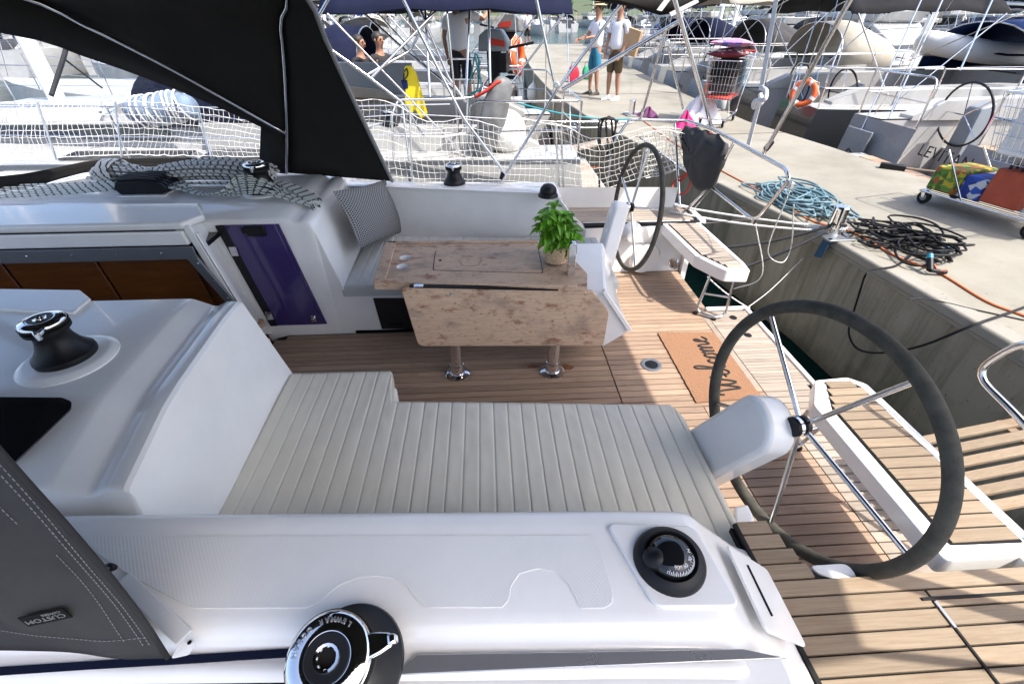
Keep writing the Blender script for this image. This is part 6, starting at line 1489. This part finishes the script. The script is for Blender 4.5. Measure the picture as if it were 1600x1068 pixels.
for a, b, c, lb in (((2.06, 2.994, 1.146), (2.3, 3.352, 0.522), (2.6, 3.539, 0.307), 'thin pale line looping from the stern rail corner'), ((2.06, 3.267, 0.799), (2.3, 3.317, 0.304), (2.2, 3.495, 0.073), 'thin pale line looping from the lower stern rail'), ((2.93, 3.732, 0.249), (2.6, 3.548, 0.031), (2.235, 3.26, .02), 'thin line from the pier wall ring to the stern')):
    m = MB(); e = {(2.06, 2.994, 1.146): (2.6, 3.43, 0.42)}.get(a); m.tube(spline([a, b, c] if e is None else [a, b, c, (2.62, 3.531, 0.462), (2.1, 2.96, 1.035)], 10), .0045, 5); m.build('thin_line', 'rope_white', None, smooth=180, label=lb, cat='rope')
line(sag((1.939, 3.514, 0.2), (2.277, 3.278, 0), .02), .006, 'rope_white', 'thin white line across the gap beside the swim platform', 'thin_line')
# gangways
def gangway(a, b, w, n, label, sl=.018, gap=.03):
    a, b = Vector(a), Vector(b); d = (b - a).normalized(); s = Vector((-d.y, d.x, 0)).normalized(); r = thing('gangway', label, 'gangway', a)
    for k in range(n):
        o = s * (w * ((k + .5) / n - .5)); MB().bar(a + o, b + o, w / n - gap, .022).build('slat', 'teak_seat', r, bevel=.002)
    for t in (.04, .5, .96): p = a.lerp(b, t) - V(0, 0, .022); MB().bar(p - s * w / 2, p + s * w / 2, .05, .02).build('batten', 'teak_seat', r)
    return r
gangway((2.12, 1.28, .30), (3.15, 1.32, .50), .46, 6, 'slatted wooden gangway from our stern to the pier')
m = MB(); A, B = Vector((0.388, 7.719, 0.12)), Vector((3.195, 8.245, 0.53)); m.bar(A, B, .26, .035); gp = m.build('boarding_plank', 'teak_pale', None, bevel=.004, label='long wooden boarding plank from the neighbouring stern to the pier', cat='plank')
MB().box((1.32, 6.95, .06), (.75, 2.2, .10)).build('swim_platform', 'gel2', nb, bevel=.02)
for k in range(14): MB().box((1.36, 6.1 + k * .115, .113), (.58, .108, .010)).build('plank', 'teak_pale', nb)

# ================================================================ things on the neighbouring yachts
MB().prism([(-2.406, 8.35, 1.485), (-1.09, 8.35, 1.463), (-1.092, 8.35, 1.21), (-1.178, 8.35, 1.013), (-2.261, 8.35, 1.173)], (0, .06, 0)).build('coaming_panel', 'grey', nb, bevel=.01)
MB().prism([(-2.249, 8.3, 1.17), (-1.642, 8.3, 1.113), (-1.403, 8.3, 0.966), (-2.134, 8.3, 1.008)], (0, .3, -.02)).build('seat_pad', 'beige', nb, bevel=.01)
def jacket():
    P = [(-0.916, 6.3, 1.587), (-0.833, 6.3, 1.593), (-0.783, 6.3, 1.515), (-0.696, 6.3, 1.066), (-0.78, 6.3, 1.023), (-0.845, 6.3, 1.139), (-0.884, 6.3, 1.075), (-0.96, 6.3, 1.211), (-0.921, 6.3, 1.382)]
    m = MB(); m.prism(rounded(P, .03), (0, .07, .0)); j = m.build('life_jacket', 'yellow', None, bevel=.03, seg=3, label='yellow life jacket hung on the neighbouring rail', cat='life jacket')
    MB().prism([(-0.972, 6.29, 1.444), (-0.896, 6.29, 1.45), (-0.892, 6.29, 1.363), (-0.955, 6.29, 1.35)], (0, .1, 0)).build('blue_pocket', 'blue', j, bevel=.01)
    MB().tube(spline([(-0.913, 6.28, 1.537), (-0.879, 6.28, 1.563), (-0.881, 6.28, 1.498), (-0.931, 6.28, 1.458)], 5, True), .008, 6).build('buckle', 'black', j)
jacket()
def covered_raft():
    c = Vector((0.101, 5.9, 1.069)); up = (Vector((0.242, 5.9, 1.44)) - Vector((-0.036, 5.9, 0.637))).normalized(); sd = Vector((.75, .66, 0)); sd = (sd - up * sd.dot(up)).normalized(); n_ = up.cross(sd); rows = []; rnd = random.Random(5)
    for i in range(25):
        t = math.pi * i / 24; row = []
        for k in range(33):
            a = 2 * math.pi * k / 32; r_ = 1 + .05 * math.sin(5 * a + i * .9) * math.sin(t)
            row.append(c + up * (-math.cos(t) * .47) + (sd * math.cos(a) * .15 + n_ * math.sin(a) * .11) * math.sin(t) ** .55 * r_ * (1 + .18 * math.sin(t * .8)))
        rows.append(row)
    m = MB(); m.grid(rows); o = m.build('covered_dinghy_bow', 'greycover', None, smooth=180, label='silver grey covered liferaft standing on the neighbouring stern rail', cat='liferaft')
    MB().tube(spline([(-0.09, 5.85, 1.32), (0.043, 5.8, 1.389), (0.174, 5.8, 1.476), (0.232, 5.85, 1.452)], 6), .018, 8).build('red_lashing', 'rope_red', o, smooth=180)
covered_raft()
m = MB(); m.ball((0.27, 6.15, 0.892), .255, 28, 18, (1, 1, 1.02)); fd = m.build('round_fender', 'white', None, smooth=180, label='big round white fender at the neighbouring stern', cat='fender'); fd.data.materials[0] = mat('fender_vinyl', (.76, .75, .70), .35, var=.1)
def fender(p, r, h, label, mt='white'):
    p = Vector(p); m = MB(); m.lathe([(.02, -h / 2 - .05), (.03, -h / 2), (r * .75, -h / 2 + r * .5), (r, -h / 2 + r), (r, h / 2 - r), (r * .75, h / 2 - r * .5), (.03, h / 2), (.02, h / 2 + .06)], p, n=20); o = m.build('fender', mt, None, smooth=60, label=label, cat='fender')
    MB().tube([p + V(0, 0, h / 2), p + V(.02, 0, h / 2 + .6)], .008, 5).build('lanyard', 'rope_white', o); return o
fender((1.68, 17.092, -0.081), .20, .62, 'cream fender hanging at the corner of the pier'); fender((3.9 + 2.3, 12.9, .25), .13, .6, 'white fender hanging beside the grey transomed yacht')
def tubes(parent, lst, r=.013, nm='rail_tube'):
    for pts in lst:
        m = MB(); m.tube(bend(pts, .05) if len(pts) > 2 else pts, r, 8); m.build(nm, 'steel', parent, smooth=60)
tubes(nb, [[(-1.437, 5.6, 2.23), (-1.738, 5.6, 1.908)], [(-1.741, 5.6, 1.945), (-1.287, 5.6, 1.623), (-0.881, 5.6, 1.31), (-0.696, 5.7, 0.95)], [(-0.319, 6.2, 2.235), (-1.191, 5.7, 1.531)], [(-0.612, 6.4, 2.25), (-0.612, 6, 1.304)], [(0.101, 6.5, 2.253), (0.094, 6.2, 1.421)], [(-0.102, 6.5, 2.253), (-0.203, 6.2, 1.288)], [(-0.485, 6.2, 2.157), (-0.816, 6.2, 1.745), (-1.254, 5.9, 1.549)], [(-0.697, 6.2, 2.234), (-0.395, 6.1, 1.499), (-0.204, 6.1, 1.233)], [(-1.583, 7, 2.226), (-0.926, 7, 1.665), (-0.281, 6.6, 1.236)]], .015)
tubes(nb, [[(-1.065, 5.5, 0.485), (-1.011, 5.6, 1.184), (-0.935, 5.7, 1.321), (-0.393, 5.8, 1.309), (-0.135, 5.9, 1.307), (-0.016, 6, 1.339), (0.01, 6.1, 1.432)], [(-1.044, 5.6, 0.968), (-0.496, 5.75, 0.924), (-0.214, 5.85, 0.943)], [(-0.173, 5.9, 1.301), (-0.239, 5.8, 0.635)], [(-0.881, 5.6, 1.31), (-0.857, 5.45, 0.489)], [(-0.359, 6.5, 1.648), (0.012, 6.5, 1.647)], [(-0.375, 6.5, 1.432), (0.004, 6.5, 1.43)]], .014)
line(spline([(-0.086, 6.4, 1.667), (-0.135, 6.4, 1.468), (-0.207, 6.4, 1.297), (-0.072, 6.4, 1.317), (-0.034, 6.4, 1.634), (-0.078, 6.4, 1.68), (-0.014, 6.38, 1.367), (-0.144, 6.4, 1.289)], 6), .010, 'rope_teal', 'teal rope hung on the neighbouring stern rail', 'rope_hank')
line(sag((0.26, 6.6, 1.202), (2.639, 8.852, 0.55), .08), .012, 'rope_teal', 'teal mooring line stretched to the pier')
line(sag((0.242, 6.4, 1.077), (2.666, 8.725, 0.53), .14), .009, 'rope_white', 'pale mooring line sagging below the teal one')
line(sag((1.806, 7.223, 0.15), (0.2, 8.348, 0.3), .1), .006, 'hose_orange', 'thin orange line trailing behind the round white fender', 'thin_line')
# outboards
def outboard(p, face, cowl, label, s=1.0):
    p = Vector(p); r = thing('outboard_motor', label, 'outboard motor', p); a = R(face); F = Vector((math.cos(a), math.sin(a), 0)); S = Vector((-F.y, F.x, 0))
    P = lambda f, q, u: p + (F * f + S * q + V(0, 0, u)) * s
    hullpts([P(f, q, u) for f, q, u in ((-.16, .11, .0), (-.16, -.11, .0), (.20, .10, .0), (.20, -.10, .0), (-.15, .10, .16), (-.15, -.10, .16), (.12, .09, .22), (.12, -.09, .22), (.21, .08, .1), (.21, -.08, .1), (-.05, .09, .23), (-.05, -.09, .23))], 'cowling', cowl, r, .03, 3)
    for sg in (1, -1): MB().prism([P(-.02, sg * .112, .07), P(.17, sg * .104, .05), P(.17, sg * .104, .11), P(-.02, sg * .112, .14)], S * .004 * sg).build('red_panel', 'rope_red', r)
    m = MB(); m.prism([P(-.07, -.05, 0), P(.10, -.05, 0), P(.06, -.04, -.55), P(-.05, -.04, -.55)], S * .1 * s); m.build('leg', 'black', r, bevel=.02)
    m = MB(); m.lathe([(.02, -.12), (.045, -.06), (.045, .08), (.02, .16)], P(.0, 0, -.6), F, n=14); m.build('gearcase', 'black', r, smooth=60)
    m = MB()
    for k in range(3):
        aa = k * 2.094; d = S * math.cos(aa) + V(0, 0, math.sin(aa)); t_ = S * -math.sin(aa) + V(0, 0, math.cos(aa)); c = P(-.13, 0, -.6); m.prism([c + d * .03, c + d * .07 - t_ * .035 + F * .02, c + d * .115, c + d * .07 + t_ * .035 - F * .02], F * .008)
    m.build('propeller', 'black', r); m = MB(); m.tube([P(.18, 0, .03), P(.5, .03, .09)], .02, 8); m.build('tiller', 'black', r, smooth=60); MB().box(P(.14, 0, -.12), (.1 * s, .2 * s, .2 * s), Matrix.Rotation(a, 3, 'Z')).build('clamp', 'black', r, bevel=.01)
outboard((0.19, 8.9, 1.586), -15, 'grey', 'grey outboard motor with red side panels on a stern rail', 1.35)
outboard((0.712, 12.5, 1.746), 160, mat_key := 'greycover', 'silver outboard motor on the third yacht stern rail', 1.5)
# lifebuoys
def lifebuoy(c, n_, R_, label):
    c = Vector(c); m = MB(); m.torus(c, n_, R_, R_ * .27, 40, 12); o = m.build('lifebuoy', 'orange', None, smooth=180, label=label, cat='lifebuoy'); n_ = Vector(n_).normalized(); x = n_.orthogonal().normalized(); y = n_.cross(x)
    for k in range(4):
        a = k * math.pi / 2 + .4; p = c + (x * math.cos(a) + y * math.sin(a)) * R_; t_ = (x * -math.sin(a) + y * math.cos(a)); MB().lathe([(R_ * .285, -.025), (R_ * .285, .025)], p, t_, n=14).build('reflective_band', 'white', o, smooth=60)
    MB().tube([c + (x * math.cos(k * .2618) + y * math.sin(k * .2618)) * R_ * (1.30 + .1 * math.cos(k * 1.047 * 2)) for k in range(24)], .008, 5, True).build('grab_line', 'rope_white', o); return o
lifebuoy((0.799, 12, 1.309), (.9, -.4, .1), .30, 'orange ring lifebuoy on the rail of the third yacht')
lifebuoy((5.75, 8.91, 0.928), (-.75, -.6, .25), .18, 'orange ring lifebuoy hung on the charcoal hulled yacht')
m = MB(); m.tube(spline([(0.75, 11.9, 1.12), (0.852, 11.9, 1.02), (0.766, 11.9, 0.945)], 4), .09, 8, r2=.05); m.build('rescue_light', 'rope_red', None, smooth=180, label='red rescue float bag below the ring lifebuoy', cat='float')
# inflatable dinghies
def dinghy(label, p, rz, L=2.8, B=1.5, r=.21):
    root = thing('inflatable_dinghy', label, 'dinghy', (0, 0, 0)); m = MB(); pts = [(-L / 2, -B / 2 + r, 0), (L * .1, -B / 2 + r, .02), (L * .36, -B * .30, .10), (L * .5, 0, .18), (L * .36, B * .30, .10), (L * .1, B / 2 - r, .02), (-L / 2, B / 2 - r, 0)]
    m.tube(spline(pts, 8), r, 14); t = m.build('tube', 'white', root, smooth=60)
    for s in (1, -1):
        m = MB(); m.tube([(x, y + (r + .005) * (1 if y > 0 else -1) * .99, z - .02) for x, y, z in (pts[0:3] if s < 0 else pts[4:7])], .022, 6); m.build('rubbing_strake', 'navy', t)
    MB().box((-L / 2 + .1, 0, .02), (.05, B - 2 * r, .38)).build('transom', 'grey', root); MB().prism([(-L / 2, -.4, -.12), (L * .3, -.32, -.1), (L * .42, 0, -.02), (L * .3, .32, -.1), (-L / 2, .4, -.12), (-L / 2, 0, -.28)], (0, 0, .03)).build('floor', 'grey', root); MB().box((.1, 0, .12), (.24, B - r, .03)).build('thwart', 'teak_seat', root)
    root.location = p; root.rotation_euler = (0, 0, rz); return root
dinghy('white inflatable dinghy with navy stripe carried on a foredeck behind the sprayhoods', (10.966, 11, 1.407), math.pi * .97)
dinghy('white inflatable dinghy floating beyond the third yacht', (1.0, 15.0, -.55), 2.8)
# lettering on hulls
text_obj('LEVITAN', .20, 'name_lettering', 'ink', lev, (5.868, 5.78, .60), (0, -1, 0), (.12, 0, 1), .002, 0, 0, 'CENTER', 1.05)
text_obj('ZADAR', .105, 'port_lettering', 'ink', lev, (5.857, 5.52, .44), (0, -1, 0), (.12, 0, 1), .002, .002, .25)
text_obj('Bel Mare', .17, 'name_lettering', 'ink', gy, (5.60, 14.55, .42), (0, -1, 0), (.12, 0, 1), .002, .0, .15)
text_obj('SUN O', .16, 'hull_lettering', 'whitecloth', dk, (7.3, 8.37, .50), (1, 0, 0), (0, 0, 1), .004)
# transom details of the lettered yacht
MB().prism([(5.86, 7.7, .05), (5.86, 7.15, .05), (5.93, 7.15, .62), (5.93, 7.7, .62)], (-.035, 0, 0)).build('transom_hatch', 'shade_grey', lev, bevel=.012)
m = MB(); m.tube(bend([(5.84, 7.6, .02), (5.70, 7.25, .38), (5.72, 7.1, .28), (5.72, 7.05, .05)], .03), .012, 6); m.build('boarding_ladder', 'black', lev)
for k in range(9): MB().box((6.75 + .0, 4.75 + k * .10, .62 + .0), (1.25, .09, .02), Matrix.Rotation(R(-18), 3, 'Y')).build('slat', 'teak', lev)
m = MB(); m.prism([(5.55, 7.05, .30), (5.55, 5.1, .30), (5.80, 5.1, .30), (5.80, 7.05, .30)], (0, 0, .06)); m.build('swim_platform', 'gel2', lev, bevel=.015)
for k in range(8): MB().box((5.67, 5.25 + k * .21, .366), (.2, .19, .012)).build('plank', 'teak', lev)
# broom on the pier
def broom():
    A, B = Vector((5.228, 5.571, 0.53)), Vector((5.574, 5.23, 0.55)); r = thing('deck_brush', 'deck brush with wooden handle lying on the far edge of the pier', 'brush', A)
    m = MB(); m.bar(Vector((5.015, 5.73, 0.53)), A, .09, .07); m.build('brush_head', 'black', r, bevel=.01); MB().tube([A, B, B + (B - A) * .35], .014, 8).build('handle', 'teak_seat', r)
broom()
# white and pink cloths on the pier edge by the trolley
def cloth(c, rx, ry, h, mt, label, seed):
    rnd = random.Random(seed); c = Vector(c); rows = []
    for i in range(13):
        row = []
        for k in range(33):
            a = 2 * math.pi * k / 32; t = i / 12; rr = t * (1 + .22 * math.sin(3 * a + seed) + .12 * math.sin(7 * a)); row.append(c + Vector((math.cos(a) * rx * rr, math.sin(a) * ry * rr, h * (1 - t ** 1.6) * (1 + .35 * math.sin(5 * a + 6 * t)) + .012)))
        rows.append(row)
    m = MB(); m.grid(rows); return m.build('cloth', mt, None, smooth=180, label=label, cat='cloth')
M['pink'] = mat('pink_cloth', (.60, .02, .16), .8, var=.2)
cloth((3.831, 8.71, 0.5), .38, .30, .36, 'whitecloth', 'heap of white cloth on the pier in front of the laden trolley', 2); cloth((3.416, 8.285, 0.5), .16, .2, .20, 'pink', 'pink cloth beside the white heap on the pier', 4); cloth((3.122, 9.373, 0.5), .18, .2, .12, mat('purple_cloth', (.12, .03, .10), .8), 'small purple cloth near the small bollard on the pier', 5)

# ================================================================ shopping trolleys
def trolley(label, p, rz, L=.95, Wd=.56, zb=.42, zt=.98, shelf=False, fr0=.44, fr1=.55, bk=.36):
    root = thing('shopping_trolley', label, 'trolley', (0, 0, 0)); m = MB(); b0 = [(-L * bk, -Wd * .38), (L * fr0, -Wd * .36), (L * fr0, Wd * .36), (-L * bk, Wd * .38)]; t0 = [(-L * (bk + .14), -Wd * .5), (L * fr1, -Wd * .46), (L * fr1, Wd * .46), (-L * (bk + .14), Wd * .5)]
    P = lambda s, u, v: Vector((*[(b0[s][i] * (1 - u) + b0[(s + 1) % 4][i] * u) * (1 - v) + (t0[s][i] * (1 - u) + t0[(s + 1) % 4][i] * u) * v for i in (0, 1)], zb + (zt - zb) * v))
    for s in range(4):
        n = 16 if s % 2 == 0 else 9
        for k in range(n + 1): m.tube([P(s, k / n, 0), P(s, k / n, 1)], .0028, 4)
    for v in (0, .2, .4, .6, .8): m.tube([P(s, 0, v) for s in range(4)], .0028, 4, True)
    for k in range(1, 16):
        a = P(0, k / 16, 0); c = P(2, 1 - k / 16, 0); m.tube([a, c], .0028, 4)
    m.build('basket', 'steel', root)
    m = MB(); m.tube(rounded([P(s, 0, 1) for s in range(4)], .05), .008, 8, True); m.build('basket_rim', 'steel', root, smooth=60)
    m = MB()
    for s in (1, -1):
        m.tube(bend([(-L * .62, s * Wd * .5, zt + .08), (-L * .42, s * Wd * .45, zb + .02), (-L * .42, s * Wd * .42, .14), (L * .45, s * Wd * .36, .12)], .08), .012, 8); m.tube([(L * .40, s * Wd * .34, zb), (L * .1, s * Wd * .38, .13)], .009, 6)
    m.tube([(L * .45, -Wd * .36, .12), (L * .45, Wd * .36, .12)], .010, 6); m.tube([(-L * .42, -Wd * .42, .14), (-L * .42, Wd * .42, .14)], .010, 6); fr_ = m.build('frame', 'steel', root, smooth=60)
    m = MB(); m.tube([(-L * .62, -Wd * .5, zt + .08), (-L * .62, Wd * .5, zt + .08)], .017, 10); m.build('handle', 'rope_red', root, smooth=60)
    if shelf:
        m = MB()
        for k in range(9): m.tube([(-L * .42, (k / 8 - .5) * Wd * .8, .14), (L * .45, (k / 8 - .5) * Wd * .7, .125)], .004, 4)
        m.build('lower_shelf', 'steel', root)
    for x, y in ((L * .42, Wd * .33), (L * .42, -Wd * .33), (-L * .40, Wd * .38), (-L * .40, -Wd * .38)):
        m = MB(); m.lathe([(.03, -.018), (.060, -.016), (.064, -.008), (.064, .008), (.060, .016), (.03, .018)], (x - .02, y, .064), (0, 1, 0), n=24); w = m.build('wheel', 'rubber', root, smooth=40)
        MB().lathe([(.03, -.02), (.03, .02)], (x - .02, y, .064), (0, 1, 0), n=16).build('wheel_hub', 'grey', w); MB().prism([(x - .03, y - .025, .06), (x - .01, y - .025, .06), (x + .03, y - .025, .135), (x - .02, y - .025, .135)], (0, .05, 0)).build('caster_fork', 'steel', w)
    root.location = p; root.rotation_euler = (0, 0, rz); return root
t1 = (4.144, 8.675, 0.503); trolley('laden wire trolley piled with pillows and bags on the pier', t1, R(235))
T1 = Matrix.Translation(Vector(t1)) @ Matrix.Rotation(R(235), 4, 'Z')
def in_t(T, x, y, z): return T @ Vector((x, y, z))
def mat_print(name, cols, sc):
    m, n, l, b = newmat(name); tc = n.new('ShaderNodeTexCoord'); v = n.new('ShaderNodeTexVoronoi'); v.inputs['Scale'].default_value = sc; l.new(tc.outputs['Object'], v.inputs['Vector'])
    r = n.new('ShaderNodeValToRGB'); r.color_ramp.interpolation = 'CONSTANT'; e = r.color_ramp.elements
    while len(e) < len(cols): e.new(.5)
    for i, c in enumerate(cols): e[i].position = i / len(cols); e[i].color = (*c, 1)
    sp = n.new('ShaderNodeSeparateColor'); l.new(v.outputs['Color'], sp.inputs[0]); l.new(sp.outputs[0], r.inputs['Fac']); l.new(r.outputs[0], b.inputs['Base Color']); b.inputs['Roughness'].default_value = .85; return m
M['pr1'] = mat_print('striped_lilac_print', [(.30, .16, .42), (.62, .25, .14), (.52, .32, .46), (.10, .10, .35), (.5, .2, .36)], 9); M['pr2'] = mat_print('maroon_flower_print', [(.16, .02, .035), (.22, .03, .05), (.08, .02, .03), (.66, .60, .55), (.2, .03, .04)], 16)
pillow(in_t(T1, -.40, -.34, 1.18), in_t(T1, .50, -.30, 1.22), in_t(T1, .48, .30, 1.22), in_t(T1, -.42, .30, 1.16), .14, 'pillow', 'pr1', 'lilac and orange striped pillow on top of the trolley pile')
pillow(in_t(T1, -.38, -.32, 1.05), in_t(T1, .40, -.34, 1.05), in_t(T1, .40, .26, 1.06), in_t(T1, -.38, .26, 1.05), .16, 'pillow', 'pr2', 'maroon flowered pillow under the striped one on the trolley')
for nm, mt, c, sz, lb, ct in (('bag', 'blackcanvas', (.02, 0, .86), (.70, .42, .22), 'black holdall inside the laden trolley', 'bag'), ('bag', 'darktop', (.08, .0, .62), (.5, .38, .2), 'second dark bag low in the laden trolley', 'bag'), ('carton', 'cardboard', (-.05, -.275, .66), (.16, .04, .34), 'beige carton with blue motif inside the laden trolley', 'carton'), ('bottle_pack', 'orange', (.22, -.24, .56), (.09, .07, .18), 'orange bottle in the corner of the laden trolley', 'bottle'), ('tray', 'rope_red', (.05, .0, .44), (.66, .42, .05), 'red tray at the bottom of the laden trolley', 'tray'), ('green_bag', 'teal_shorts', (-.36, .05, .74), (.16, .36, .40), 'dark green bag at the handle end of the laden trolley', 'bag')):
    cc_ = in_t(T1, *c); hx = Matrix.Rotation(R(235), 3, 'Z'); rnd = random.Random(hash(nm) % 97 + 3)
    o = hullpts([cc_ + hx @ Vector((sx * sz[0] / 2 * (1 if sz_ < 0 else .9), sy * sz[1] / 2 * (1 if sz_ < 0 else .88), sz_ * sz[2] / 2 )) for sx in (-1, 1) for sy in (-1, 1) for sz_ in (-1, 1)] + [cc_ + hx @ Vector((sx * sz[0] * .54, 0, 0)) for sx in (-1, 1)], nm, mt, pier, .02, 2)
    w = world_of(o); o.parent = None; o.matrix_basis = w; tag(o, lb, ct)
    if nm == 'carton':
        m = MB()
        for q in range(5):
            a0 = q * 1.2; p = cc_ + hx @ Vector((.0, -.032, .03)); d = hx @ Vector((math.cos(a0), 0, math.sin(a0))); e_ = hx @ Vector((-math.sin(a0), 0, math.cos(a0))); m.prism([p + d * .01, p + d * .04 + e_ * .014, p + d * .065, p + d * .04 - e_ * .014], hx @ Vector((0, -.002, 0)))
        m.build('printed_motif', 'blue', o)
t2 = (4.83, 4.02, .503); trolley('big wire trolley with shelf of drink packs at the right', t2, R(104), 1.15, .70, .52, 1.05, True, .10, .20, .60)
T2 = Matrix.Translation(Vector(t2)) @ Matrix.Rotation(R(104), 4, 'Z')
M['packG'] = mat_print('green_pack_print', [(.10, .22, .03), (.45, .36, .03), (.06, .12, .02), (.32, .10, .03)], 22); M['packB'] = mat_print('blue_pack_print', [(.02, .05, .28), (.03, .08, .36), (.5, .52, .55), (.02, .04, .22)], 14); M['crate'] = mat('red_crate', (.42, .07, .03), .6, var=.3, vscale=10)
for nm, mt, c, sz, lb, ct in (('drink_pack', 'packG', (.36, .0, .26), (.26, .50, .22), 'green and yellow drinks carton on the trolley shelf', 'carton'), ('drink_pack', 'packB', (.12, -.02, .25), (.20, .50, .2), 'blue drinks pack on the trolley shelf', 'carton'), ('bottle_crate', 'crate', (-.14, .0, .32), (.30, .50, .30), 'red bottle crate on the trolley shelf', 'crate'), ('water_pack', 'clear_film', (-.42, -.02, .26), (.22, .48, .24), 'shrink wrapped water bottles at the end of the trolley shelf', 'bottle pack'), ('grocery_bag', 'whitecloth', (-.10, .02, .80), (.36, .5, .44), 'white grocery bag in the basket of the right trolley', 'bag'), ('carton', 'cardboard', (-.42, .0, .72), (.30, .5, .30), 'brown carton in the basket of the right trolley', 'carton'), ('water_pack', 'packB', (-.68, .0, .66), (.16, .46, .24), 'blue pack in the basket of the right trolley', 'bottle pack')):
    cc_ = in_t(T2, *c); hx = Matrix.Rotation(R(104), 3, 'Z')
    o = hullpts([cc_ + hx @ Vector((sx * sz[0] / 2, sy * sz[1] / 2 * (1 if sz_ < 0 else .92), sz_ * sz[2] / 2)) for sx in (-1, 1) for sy in (-1, 1) for sz_ in (-1, 1)] + ([cc_ + V(0, 0, sz[2] * .62)] if 'bag' in nm else []), nm, mt, pier, .015, 2)
    w = world_of(o); o.parent = None; o.matrix_basis = w; tag(o, lb, ct)
    if nm == 'bottle_crate':
        for ix in range(3):
            for iy in range(5): MB().lathe([(.012, .0), (.012, .05), (.004, .055)], cc_ + hx @ Vector((-.09 + ix * .09, -.18 + iy * .09, sz[2] / 2 - .01)), n=10).build('bottle_neck', 'hair', o)

# more of the neighbouring yacht's deck gear
winch((-1.15, 6.20, .97), 1.0, rz=30, parent=nb); winch((-2.3, 6.18, .98), 1.0, rz=70, parent=nb)
MB().bar((1.1, 5.46, .70), (-6.0, 5.42, .74), .035, .05).build('toe_rail', 'alu', nb)
for x0, x1 in ((-4.9, -3.5), (-3.3, -2.3)):
    MB().prism([(x0, 5.75, .725), (x1, 5.75, .72), (x1, 6.05, .73), (x0, 6.05, .735)], (0, 0, .02)).build('deck_hatch', 'glassdark', nb, bevel=.006)
def sail_bundle():
    a, b = Vector((-3.865, 5.75, 1.199)), Vector((-3.165, 5.75, 1.294)); m = MB(); rnd = random.Random(3); d = b - a; P = [a.lerp(b, k / 12) + V(0, 0, .02 * math.sin(k)) for k in range(13)]
    m.tube(P, lambda t: .15 * (.55 + .45 * math.sin(math.pi * min(1, max(0, t * .96 + .02))) ** .5) + .012 * math.sin(t * 37), 16); o = m.build('rolled_cover', mat('pale_blue_cloth', (.20, .27, .36), .85, col2=(.12, .17, .25), vscale=14, bump=.8, bscale=30), None, smooth=180, label='pale blue rolled cloth lashed with white rope on the neighbouring rail', cat='cloth bundle')
    for k in range(9):
        t = .2 + k * .085; c = a.lerp(b, t); m = MB(); m.torus(c, d + V(0, rnd.uniform(-.2, .2), rnd.uniform(-.2, .2)), .158, .011, 24, 6); m.build('lashing', 'rope_white', o, smooth=180)
sail_bundle()
line(spline([(-4.298, 5.9, 1.83), (-4.346, 5.8, 1.696), (-4.429, 5.7, 1.533), (-4.484, 5.6, 1.398)], 6), .022, 'rope_black', 'thick black line hanging in front of the neighbouring cabin', 'rope')
line(spline([(-4.362, 5.85, 1.709), (-4.348, 6, 1.562), (-4.289, 6.1, 1.408)], 6), .010, 'rope_black', 'thin black line led aft across the neighbouring deck', 'rope')

tubes(lev, [[(6, 7.083, 0.822), (6.4, 7.527, 2.328)], [(6, 7.519, 0.57), (6.5, 8.025, 2.343)], [(6.4, 6.723, 1.474), (6.5, 6.87, 2.309)]], .010, 'backstay')
tubes(dk, [[(6.2, 9.074, 1.068), (6.6, 9.578, 2.388)], [(6.1, 9.853, 0.761), (6.6, 10.59, 2.417)], [(8.5, 10.163, 1.325), (8.8, 8.622, 2.117)]], .010, 'backstay')
